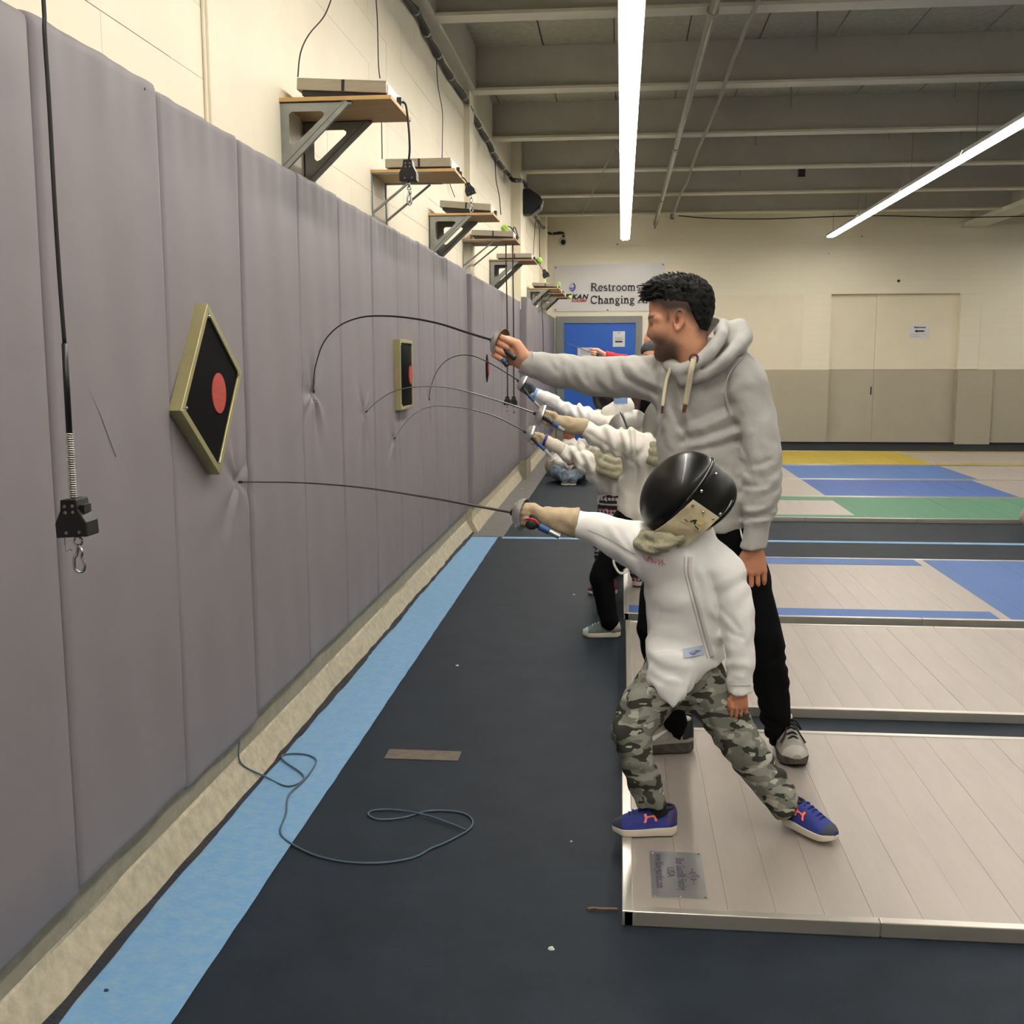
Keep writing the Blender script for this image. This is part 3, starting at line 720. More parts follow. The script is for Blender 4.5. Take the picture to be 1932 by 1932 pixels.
for a, b in zip(ring[:-1], ring[1:]):
    m_ = ((a[0]+b[0])/2, (a[1]+b[1])/2); k = 0.86
    flat([a, b, (ec[0]+(b[0]-ec[0])*k, ec[1]+(b[1]-ec[1])*k), (ec[0]+(a[0]-ec[0])*k, ec[1]+(a[1]-ec[1])*k)])
for sy in (1, -1):
    flat([(ec[0]+0.0015, ec[1]+sy*0.028), (ec[0]-0.0015, ec[1]+sy*0.028), (ec[0]-0.0015, ec[1]+sy*0.050), (ec[0]+0.0005, ec[1]+sy*0.052)])
    for k in (-1, 0, 1): flat([(ec[0]+k*0.006-0.002, ec[1]+sy*0.017), (ec[0]+k*0.006+0.002, ec[1]+sy*0.017), (ec[0]+k*0.006+0.0025, ec[1]+sy*0.025), (ec[0]+k*0.006-0.0025, ec[1]+sy*0.025)])
flat([(ec[0]-0.006, ec[1]-0.002), (ec[0]+0.012, ec[1]-0.002), (ec[0]+0.012, ec[1]+0.002), (ec[0]-0.006, ec[1]+0.002)])
em.build('emblem', M_ink, mp)
rv = MB()
for x in (0.105, 0.172, 0.240):
    for y in (2.846, 3.112): rv.lathe([(0.004, 0), (0.003, 0.0015), (0.001, 0.002)], 8, (x, y, pz+0.001))
rv.build('rivet', M_chrome, mp)

# ------------------------------------------------------------------ notices and banner
M_vinyl = mat('banner_vinyl', (222, 220, 222), 0.45, var=0.02, vscale=3)
M_txt = mat('black_print', (32, 32, 34), 0.6); M_txt2 = mat('red_print', (196, 30, 48), 0.6); M_txt3 = mat('blue_print', (36, 84, 168), 0.6); M_skinp = mat('peach_print', (214, 190, 176), 0.6)
YW = YB-0.03
bn = empty('banner', (-0.26, YB, 2.34), 'white vinyl banner above the blue door with black lettering', 'banner')
bx0, bx1, bz0, bz1 = -1.215, 0.735, 2.34, 3.14
def bs(u, v):
    x = bx0+(bx1-bx0)*u; z = bz0+(bz1-bz0)*v+0.03*(u)*v
    d = 0.010*math.sin(u*7+v*3)*math.sin(v*2.6+0.4)+0.012*max(0, 1-abs((u-v)*2.2-0.1))*(1-abs(v-0.5))+0.008*max(0, 1-abs((1-u)-0.5*v-0.1)*5)
    return (x, YB-0.012-max(0, d), z)
bo = MB().grid(bs, 41, 21).build('sheet', M_vinyl, bn, smooth=True)
gm = MB()
for (x, z) in ((bx0+0.03, bz0+0.03), (bx0+0.03, bz1-0.03), (bx1-0.03, bz1+0.0), (bx1-0.03, bz0+0.03), (-0.26, bz0+0.02)): gm.lathe([(0.013, 0), (0.012, 0.01), (0.005, 0.012)], 10, (x, YB-0.012, z), (0, -1, 0))
gm.build('grommet', mat('grommet', (95, 92, 90), 0.4, 0.7), bn)
# serif lettering drawn with thick stems and thin hairlines: strokes are (points, width) in units of the em
def arc(cx, cy, rx, ry, a0, a1, n=12): return [(cx+rx*math.cos(math.radians(a0+(a1-a0)*i/n)), cy+ry*math.sin(math.radians(a0+(a1-a0)*i/n))) for i in range(n+1)]
T, t_ = 0.088, 0.042
def sf(x, y, w=0.2): return ([(x-w/2, y), (x+w/2, y)], t_)
GL = {
 'R': (0.70, [([(0.14, 0), (0.14, 0.7)], T), ([(0.14, 0.68), (0.36, 0.68)]+arc(0.36, 0.525, 0.17, 0.155, 90, -90)+[(0.14, 0.37)], 0.06), ([(0.34, 0.37), (0.56, 0.02), (0.68, 0.02)], 0.075), sf(0.14, 0.02, 0.26), sf(0.1, 0.68, 0.16)]),
 'e': (0.50, [([(0.08, 0.26), (0.42, 0.26)], t_), (arc(0.25, 0.24, 0.18, 0.23, 5, 320), 0.07)]),
 's': (0.42, [(arc(0.2, 0.35, 0.12, 0.105, 40, 265, 9)+arc(0.22, 0.13, 0.13, 0.11, 85, -140, 9), 0.07)]),
 't': (0.36, [([(0.15, 0.6), (0.15, 0.1)]+arc(0.24, 0.1, 0.09, 0.08, 180, 300, 5), T*0.9), ([(0.03, 0.455), (0.31, 0.455)], t_)]),
 'r': (0.42, [([(0.14, 0), (0.14, 0.46)], T), (arc(0.28, 0.3, 0.13, 0.15, 170, 50, 6), 0.06), sf(0.14, 0.02, 0.24), sf(0.1, 0.45, 0.14)]),
 'o': (0.52, [(arc(0.26, 0.235, 0.19, 0.225, 0, 360, 20), 0.07)]),
 'm': (0.84, [([(0.14, 0), (0.14, 0.46)], T), (arc(0.27, 0.30, 0.13, 0.15, 170, 0, 8)+[(0.40, 0)], 0.08), (arc(0.54, 0.30, 0.13, 0.15, 170, 0, 8)+[(0.67, 0)], 0.08), sf(0.14, 0.02, 0.2), sf(0.40, 0.02, 0.2), sf(0.68, 0.02, 0.2), sf(0.1, 0.45, 0.14)]),
 'a': (0.48, [(arc(0.22, 0.33, 0.13, 0.12, 150, 0, 8)+[(0.35, 0.06), (0.44, 0.02)], 0.075), (arc(0.2, 0.13, 0.14, 0.12, 70, 330, 10), 0.06)]),
 'n': (0.57, [([(0.14, 0), (0.14, 0.46)], T), (arc(0.28, 0.30, 0.14, 0.15, 170, 0, 8)+[(0.42, 0)], 0.085), sf(0.14, 0.02, 0.22), sf(0.42, 0.02, 0.22), sf(0.1, 0.45, 0.14)]),
 'd': (0.56, [([(0.40, 0.02), (0.40, 0.72)], T), (arc(0.24, 0.235, 0.17, 0.22, 20, 340, 14), 0.065), sf(0.36, 0.71, 0.14), sf(0.45, 0.02, 0.14)]),
 'C': (0.68, [(arc(0.36, 0.35, 0.29, 0.34, 35, 320, 18), 0.075), ([(0.6, 0.52), (0.6, 0.68)], t_)]),
 'h': (0.57, [([(0.14, 0), (0.14, 0.72)], T), (arc(0.28, 0.30, 0.14, 0.15, 170, 0, 8)+[(0.42, 0)], 0.085), sf(0.14, 0.02, 0.22), sf(0.42, 0.02, 0.22), sf(0.1, 0.71, 0.14)]),
 'g': (0.50, [(arc(0.22, 0.32, 0.14, 0.13, 0, 360, 14), 0.06), (arc(0.25, -0.1, 0.19, 0.105, 100, -250, 16), 0.055), ([(0.34, 0.42), (0.46, 0.46)], 0.05), ([(0.14, 0.2), (0.1, 0.1), (0.3, 0.03)], 0.055)]),
 'i': (0.30, [([(0.15, 0), (0.15, 0.46)], T), ([(0.15, 0.6), (0.15, 0.69)], 0.1), sf(0.15, 0.02, 0.22), sf(0.11, 0.45, 0.14)]),
 'A': (0.70, [([(0.1, 0.02), (0.35, 0.7)], 0.05), ([(0.35, 0.7), (0.6, 0.02)], T), ([(0.18, 0.25), (0.52, 0.25)], t_), sf(0.1, 0.02, 0.2), sf(0.6, 0.02, 0.24)]),
 ' ': (0.26, [])}
def serif(text, x, z, em, y):
    cx = x
    for ch in text:
        w, ss = GL[ch]; mb = MB()
        for pts, wd in ss:
            for (a, b) in zip(pts[:-1], pts[1:]):
                A, B = Vector((a[0], 0, a[1])), Vector((b[0], 0, b[1])); d = B-A
                if d.length < 1e-6: continue
                nn = Vector((-d.z, 0, d.x)).normalized()*wd*0.66; e = d.normalized()*wd*0.16
                q = [A-e+nn, B+e+nn, B+e-nn, A-e-nn]
                mb.prism([(cx+p.x*em, y, z+p.z*em) for p in q], (0, -0.0015, 0))
        if ss: mb.build('letter', M_txt, bn)
        cx += w*em
serif('Restrooms and', -0.565, 2.695, 0.188, YB-0.036)
serif('Changing Area', -0.565, 2.475, 0.188, YB-0.036)
for ch, xx in (('K', -0.895), ('A', -0.805), ('N', -0.712)): text_mesh(ch, 0.115, M_txt, (xx, YB-0.037, 2.555), (1, 0, 0), (0, 0, 1), 'lettering', bn, 0.001, shear=0.25, bold=0.006, sx=1.05)
MB().prism([(-1.02, YB-0.037, 2.645), (-0.90, YB-0.037, 2.645), (-0.915, YB-0.037, 2.605), (-0.955, YB-0.037, 2.595), (-0.97, YB-0.037, 2.56), (-1.0, YB-0.037, 2.56), (-0.98, YB-0.037, 2.62), (-1.02, YB-0.037, 2.63)], (0, -0.0015, 0)).build('lettering', M_txt, bn)
text_mesh('ACADEMY', 0.052, M_txt2, (-0.905, YB-0.037, 2.505), (1, 0, 0), (0, 0, 1), 'lettering', bn, 0.001, shear=0.25, bold=0.002, sx=1.12)
lg = MB()
lx, lz = -0.885, 2.775
sw = [(0.055*math.cos(math.radians(a))+lx, 0.075*math.sin(math.radians(a))+lz-0.01) for a in range(75, -181, -12)]
inn_ = [(0.042*math.cos(math.radians(a))+lx-0.012, 0.035*math.sin(math.radians(a))+lz+0.008) for a in range(-180, 61, 12)]
lg.prism([(x, YB-0.036, z) for x, z in sw+inn_], (0, -0.0015, 0)); lg.build('emblem', M_txt3, bn)
MB().prism([(lx-0.05, YB-0.036, lz+0.02), (lx-0.03, YB-0.036, lz+0.055), (lx-0.01, YB-0.036, lz+0.06), (lx-0.005, YB-0.036, lz+0.02), (lx-0.03, YB-0.036, lz+0.005)], (0, -0.001, 0)).build('emblem', M_skinp, bn)
for dz in (-0.045, -0.060): MB().prism([(lx-0.045, YB-0.038, lz+dz), (lx+0.03, YB-0.038, lz+dz+0.01), (lx+0.03, YB-0.038, lz+dz+0.005), (lx-0.045, YB-0.038, lz+dz-0.005)], (0, -0.001, 0)).build('emblem', M_vinyl, bn)
# paper notices
M_paper = mat('white_paper', (226, 228, 232), 0.7)
def notice(x0, x1, z0, z1, y, label, marks):
    t = empty('paper_notice', ((x0+x1)/2, y, z0), label, 'notice')
    MB().grid(lambda u, v: (x0+(x1-x0)*u, y-0.002-0.004*math.sin(math.pi*v)*u, z0+(z1-z0)*v), 5, 5).build('sheet', M_paper, t, smooth=True)
    for mk in marks: mk(t)
    return t
def bar(x0, x1, z0, z1, y, m): return lambda t: MB().box(x0, x1, y-0.0085, y-0.0075, z0, z1).build('printed_bar', m, t)
M_grey_ink = mat('grey_print', (150, 152, 160), 0.6)
yd = YB-0.026
notice(-0.163, 0.052, 1.712, 1.985, yd, 'white paper notice beside the right edge of the blue door', [bar(-0.12, 0.01, 1.79, 1.815, yd, M_txt), bar(-0.075, -0.035, 1.95, 1.965, yd, M_grey_ink)]+[bar(-0.13, 0.02, 1.83+0.02*k, 1.835+0.02*k, yd, M_grey_ink) for k in range(3)])
notice(-0.79, -0.52, 1.42, 1.70, yd, 'white paper notice on the blue door behind the red sleeve', [bar(-0.73, -0.58, 1.53, 1.55, yd, M_grey_ink)]+[bar(-0.74, -0.57, 1.59+0.02*k, 1.594+0.02*k, yd, M_grey_ink) for k in range(4)])
yr_ = YB+0.09
tt = notice(4.995, 5.33, 1.835, 2.085, yr_, 'white paper sign with a black arrow on the cream wall', [])
text_mesh('Bathrooms', 0.043, M_txt, (5.07, yr_-0.008, 2.015), (1, 0, 0), (0, 0, 1), 'lettering', tt, 0.0005, bold=0.001)
MB().prism([(x, yr_-0.008, z) for x, z in ((5.075, 1.963), (5.125, 1.990), (5.125, 1.975), (5.245, 1.975), (5.245, 1.951), (5.125, 1.951), (5.125, 1.936))], (0, -0.001, 0)).build('arrow', M_txt, tt)
text_mesh('All restrooms are in the', 0.026, M_grey_ink, (5.02, yr_-0.008, 1.90), (1, 0, 0), (0, 0, 1), 'lettering', tt, 0.0004)
text_mesh('changing room', 0.026, M_grey_ink, (5.02, yr_-0.008, 1.868), (1, 0, 0), (0, 0, 1), 'lettering', tt, 0.0004)

# ------------------------------------------------------------------ bits on the floor
M_bluecord = mat('blue_grey_cord', (62, 84, 98), 0.6)
cp = [onx(452, 1397, -1.31), onz(470, 1440, 0.10)+Vector((0, 0, 0)), onz(500, 1465, 0.012), onz(540, 1483, 0.008), onz(568, 1475, 0.008), onz(570, 1460, 0.008), onz(535, 1435, 0.010), onz(535, 1424, 0.010), onz(565, 1422, 0.008), onz(590, 1428, 0.008), onz(596, 1440, 0.008), onz(575, 1470, 0.012), onz(545, 1500, 0.008), onz(540, 1535, 0.008), onz(529, 1565, 0.008), onz(540, 1585, 0.006), onz(590, 1612, 0.004), onz(650, 1626, 0.004), onz(720, 1628, 0.004), onz(780, 1618, 0.004), onz(815, 1600, 0.004), onz(840, 1590, 0.004), onz(885, 1565, 0.004), onz(890, 1545, 0.004), onz(865, 1532, 0.004), onz(810, 1530, 0.004), onz(760, 1543, 0.004), onz(715, 1546, 0.004), onz(695, 1537, 0.004), onz(705, 1529, 0.004), onz(745, 1528, 0.005), onz(800, 1537, 0.010), onz(840, 1550, 0.008), onz(880, 1566, 0.009)]
cp[1].x = -1.30
cable('loose_cord', cp, 0.0032, M_bluecord, 'thin blue grey cord lying in loops across the blue stripe and floor', 'cord', n=7)
mb = MB().box(-0.872, -0.592, 3.905, 4.005, 0.0008, 0.0022); o = mb.build('floor_tape_patch', mat('worn_brown_tape', (86, 76, 66), 0.75, var=0.2, vscale=25), bevel=0.0006); tag(o, 'worn brown tape patch on the navy floor', 'tape')
def scrap(px, py, r, label, rgb, h=0.005):
    c = onz(px, py, 0.0); m = MB()
    n = 7; ring = [(c.x+r*rnd.uniform(.6, 1.2)*math.cos(2*math.pi*i/n), c.y+r*0.8*rnd.uniform(.6, 1.2)*math.sin(2*math.pi*i/n)) for i in range(n)]
    m.add([(x, y, 0.0) for x, y in ring]+[(c.x+(x-c.x)*.6, c.y+(y-c.y)*.6, h*rnd.uniform(.6, 1)) for x, y in ring], [(i, (i+1) % n, n+(i+1) % n, n+i) for i in range(n)]+[tuple(range(n, 2*n)), tuple(range(n-1, -1, -1))])
    o = m.build('paper_scrap', mat('scrap_%d' % rgb[0], rgb, 0.8)); tag(o, label, 'scrap')
scrap(1040, 1791, 0.009, 'white crumpled paper scrap alone on the navy floor near the piste corner', (215, 215, 212), 0.008)
scrap(863, 1256, 0.009, 'small white paper scrap on the navy floor beside the tape patch', (210, 210, 208))
scrap(1083, 1122, 0.012, 'tiny pale scrap on the floor beside the maroon shoe', (170, 175, 178))
scrap(985, 922, 0.02, 'tiny white scrap on the worn floor by the wall', (210, 210, 205))
scrap(1078, 1588, 0.005, 'tiny pale crumb on the navy floor beside the camouflage fencer', (170, 168, 160))
scrap(200, 1872, 0.010, 'small dark stone on the blue painted stripe', (30, 36, 40), 0.008)
scrap(880, 1050, 0.012, 'pale flake at the far end of the blue stripe', (200, 205, 210))
scrap(1712, 1768, 0.006, 'pale crumb on the floor before the front piste', (170, 168, 160))
scrap(1568, 1350, 0.012, 'pale crumb in the gap between the two front pistes', (180, 180, 178))
# torn bits of twine at the piste corner
q = onz(1140, 1716, 0.006)
cable('twine_scrap', [q+Vector(v) for v in ((-0.045, -0.004, 0.002), (-0.03, 0.006, 0), (-0.015, -0.004, 0.004), (0.004, 0.004, 0), (0.02, -0.002, 0.004), (0.036, 0.001, 0.002))], 0.0035, mat('brown_twine', (120, 92, 72), 0.8), 'brown twisted twine scrap beside the front piste corner', 'string')
# ------------------------------------------------------------------ smooth bodies and cloth: distance fields meshed by surface nets
class Field:
    def __init__(s, h=0.008): s.h = h; s.ops = []; s.folds = []; s.cuts = []; s.fn = None; s.lo = None
    def _bb(s, P, R):
        P = np.array([list(p) for p in P]); R = np.array(R)[:, None]
        return (P-R).min(0), (P+R).max(0)
    def chain(s, pts, rad, k=0.02, flat=None, sub=False):
        pts = [np.array(tuple(p), float) for p in pts]
        if not isinstance(rad, (list, tuple)): rad = [rad]*len(pts)
        lo, hi = s._bb(pts, rad); s.ops.append(('c', pts, rad, k, flat, sub, lo, hi)); return s
    def ell(s, c, r, axes=None, k=0.02, sub=False):
        c = np.array(tuple(c), float); A = np.eye(3) if axes is None else np.array([list(a) for a in axes], float)
        m = max(r); s.ops.append(('e', c, np.array(r, float), k, A, sub, c-m, c+m)); return s
    def cut(s, p, n): s.cuts.append((np.array(tuple(p), float), np.array(tuple(Vector(n).normalized()), float))); return s
    def fold(s, pts, rad, amp, proj=None):
        s.folds.append(([np.array(tuple(p), float) for p in pts], rad, amp, proj)); return s
    def field(s):
        h = s.h; adds = [o for o in s.ops if not o[5]]
        lo = np.min([o[6] for o in adds], 0)-0.04; hi = np.max([o[7] for o in adds], 0)+0.04
        n = np.ceil((hi-lo)/h).astype(int)+1
        ax = [lo[i]+h*np.arange(n[i]) for i in range(3)]
        D = np.full(tuple(n), 0.25, np.float32); m = 0.05
        for (t, a, r, k, e, sub, l, u) in s.ops:
            i0 = np.maximum(((l-m-lo)/h).astype(int), 0); i1 = np.minimum(((u+m-lo)/h).astype(int)+2, n)
            if np.any(i1 <= i0): continue
            X, Y, Z = np.meshgrid(ax[0][i0[0]:i1[0]], ax[1][i0[1]:i1[1]], ax[2][i0[2]:i1[2]], indexing='ij')
            P = np.stack([X, Y, Z], -1).astype(np.float32)
            if t == 'c':
                d = None
                if len(a) == 1: d = np.linalg.norm(P-a[0], axis=-1)-r[0]
                for j in range(len(a)-1):
                    v = a[j+1]-a[j]; q = P-a[j]
                    tt = np.clip((q@v)/max(v@v, 1e-12), 0, 1)
                    w = q-tt[..., None]*v
                    rr = r[j]+(r[j+1]-r[j])*tt
                    if e is None: dd = np.linalg.norm(w, axis=-1)-rr
                    else:
                        nx = np.array(tuple(Vector(e[0]).normalized())); c_ = w@nx
                        g = np.sqrt(np.maximum((w*w).sum(-1)-c_*c_, 0)+(c_/e[1])**2)
                        dd = (g-rr)*min(1.0, 0.5+0.5*e[1])
                    d = dd if d is None else np.minimum(d, dd)
            else:
                q = (P-a)@e.T; k0 = np.linalg.norm(q/r, axis=-1); k1 = np.linalg.norm(q/(r*r), axis=-1)+1e-9
                d = k0*(k0-1)/k1
            S = D[i0[0]:i1[0], i0[1]:i1[1], i0[2]:i1[2]]
            if sub:
                hh = np.clip(0.5-0.5*(S+d)/k, 0, 1); S[...] = S*(1-hh)+(-d)*hh+k*hh*(1-hh)
            else:
                hh = np.clip(0.5+0.5*(S-d)/k, 0, 1); S[...] = S*(1-hh)+d*hh-k*hh*(1-hh)
        return D, lo, n, ax
    def verts_faces(s):
        D, lo, n, ax = s.field(); h = s.h
        if s.folds or s.fn:
            near = np.abs(D) < 0.05
            I = np.argwhere(near); P = lo+I*h
            d = np.zeros(len(P))
            for (pts, rad, amp, proj) in s.folds:
                best = np.full(len(P), 9.0)
                for j in range(len(pts)-1):
                    v = (pts[j+1]-pts[j]).copy(); q = P-pts[j]
                    if proj is not None:
                        v[proj] = 0; q = q.copy(); q[:, proj] = 0
                    tt = np.clip((q@v)/max(v@v, 1e-12), 0, 1)
                    best = np.minimum(best, np.linalg.norm(q-tt[:, None]*v, axis=1))
                w = np.exp(-(best/rad)**2)
                if proj is not None:      # keep it on the near side
                    w = w*(1/(1+np.exp((P[:, proj]-pts[0][proj]-0.02)/0.015)))
                d += amp*w
            if s.fn: d += s.fn(P)
            D[I[:, 0], I[:, 1], I[:, 2]] += d
        for (p, nn) in s.cuts:
            c = ((ax[0]-p[0])*nn[0])[:, None, None]+((ax[1]-p[1])*nn[1])[None, :, None]+((ax[2]-p[2])*nn[2])[None, None, :]
            D = np.maximum(D, c)
        ins = D < 0
        cnt = np.zeros(tuple(n-1), np.int8); acc = np.zeros(tuple(n-1)+(3,), np.float32)
        base = [(0, 0, 0), (1, 0, 0), (0, 1, 0), (1, 1, 0), (0, 0, 1), (1, 0, 1), (0, 1, 1), (1, 1, 1)]
        def sl(A, o): return A[o[0]:A.shape[0]-1+o[0], o[1]:A.shape[1]-1+o[1], o[2]:A.shape[2]-1+o[2]]
        for a in base:
            for d in range(3):
                if a[d]: continue
                b = list(a); b[d] = 1
                fa, fb = sl(D, a), sl(D, b); mk = (fa < 0) != (fb < 0)
                if not mk.any(): continue
                t = fa[mk]/(fa[mk]-fb[mk])
                off = np.tile(np.array(a, np.float32), (len(t), 1)); off[:, d] += t
                acc[mk] += off; cnt[mk] += 1
        cells = np.argwhere(cnt > 0); idx = -np.ones(cnt.shape, np.int64); idx[tuple(cells.T)] = np.arange(len(cells))
        V = lo+h*(cells+acc[tuple(cells.T)]/cnt[tuple(cells.T)][:, None])
        F = []
        for d in range(3):
            e1, e2 = (d+1) % 3, (d+2) % 3
            A = [slice(None)]*3; A[d] = slice(0, -1); B = [slice(None)]*3; B[d] = slice(1, None)
            sa, sb = ins[tuple(A)], ins[tuple(B)]
            E = np.argwhere(sa != sb)
            E = E[(E[:, e1] > 0) & (E[:, e2] > 0) & (E[:, e1] < n[e1]-1) & (E[:, e2] < n[e2]-1)]
            if not len(E): continue
            pos = sa[tuple(E.T)]
            def ce(o1, o2):
                Q = E.copy(); Q[:, e1] -= o1; Q[:, e2] -= o2; return idx[tuple(Q.T)]
            q = np.stack([ce(1, 1), ce(0, 1), ce(0, 0), ce(1, 0)], 1)
            q[~pos] = q[~pos][:, ::-1]
            F.append(q)
        F = np.concatenate(F); F = F[(F >= 0).all(1)]
        # light smoothing
        for _ in range(2):
            S = np.zeros_like(V); C = np.zeros(len(V))
            for a, b in ((0, 1), (1, 2), (2, 3), (3, 0)):
                np.add.at(S, F[:, a], V[F[:, b]]); np.add.at(C, F[:, a], 1)
                np.add.at(S, F[:, b], V[F[:, a]]); np.add.at(C, F[:, b], 1)
            V = V*0.5+0.5*S/np.maximum(C, 1)[:, None]
        return V, F
    def build(s, name, m, parent, color=None, more=()):
        V, F = s.verts_faces()
        for q in more:
            V2, F2 = q.verts_faces(); F = np.concatenate([F, F2+len(V)]); V = np.concatenate([V, V2])
        me = bpy.data.meshes.new(name)
        me.vertices.add(len(V)); me.vertices.foreach_set('co', V.astype(np.float32).ravel())
        me.loops.add(len(F)*4); me.loops.foreach_set('vertex_index', F.astype(np.int32).ravel())
        me.polygons.add(len(F)); me.polygons.foreach_set('loop_start', np.arange(0, len(F)*4, 4, dtype=np.int32))
        me.polygons.foreach_set('use_smooth', np.ones(len(F), bool))
        me.update(calc_edges=True); me.validate()
        if color is not None:
            c = np.ones((len(V), 4), np.float32); c[:, :3] = color(V)
            at_ = me.color_attributes.new('Col', 'FLOAT_COLOR', 'POINT'); at_.data.foreach_set('color', c.ravel())
        me.materials.append(m)
        return link_mesh(name, me, parent)
def linc(c): return np.array(lin(c))
def cloth(amp, wl, seed, stretch=(1, 1, 1)):
    r = np.random.RandomState(seed); W = r.normal(size=(7, 3)); W /= np.linalg.norm(W, axis=1)[:, None]; ph = r.uniform(0, 6.28, 7); fr = r.uniform(0.6, 1.7, 7)
    st = np.array(stretch)
    def f(P):
        Q = P*st; w = np.zeros(len(P))
        wp = Q+0.3*wl*np.sin(Q[:, [1, 2, 0]]*2*np.pi/(wl*2.2))
        for i in range(7): w += np.sin((wp@W[i])*2*np.pi*fr[i]/wl+ph[i])
        w /= 3.0
        return amp*(np.abs(w)**0.8*np.sign(w))
    return f
def wrinkles(pts, amp, wl, seed=0, rad=0.12, t0=0.0, t1=1.0):
    "rings of creases along a sleeve or trouser leg"
    pts = [np.array(tuple(p), float) for p in pts]
    def f(P):
        best = np.full(len(P), 9.0); T = np.zeros(len(P)); L = 0; total = sum(np.linalg.norm(pts[j+1]-pts[j]) for j in range(len(pts)-1)); PH = np.zeros(len(P))
        for j in range(len(pts)-1):
            v = pts[j+1]-pts[j]; ln = np.linalg.norm(v); q = P-pts[j]; t = np.clip((q@v)/(ln*ln), 0, 1)
            w = q-t[:, None]*v; d = np.linalg.norm(w, axis=1)
            u = np.cross(v/ln, [0.13, 0.97, 0.2]); u /= np.linalg.norm(u); b = np.cross(v/ln, u)
            mk = d < best
            best[mk] = d[mk]; T[mk] = L+t[mk]*ln; PH[mk] = np.arctan2(w[mk]@b, w[mk]@u); L += ln
        a = np.sin(2*np.pi*T/wl+1.3*np.sin(PH+seed)+1.1*np.sin(2*PH+seed*2.1+T*9)+0.9*np.sin(T*23+seed))
        a = a*(0.55+0.45*np.sin(PH*1.0+T*14+seed*1.7))
        tt = T/total
        return amp*a*(best < rad)*(tt >= t0)*(tt <= t1)
    return f
def addf(*fs): return lambda P: sum(f(P) for f in fs)

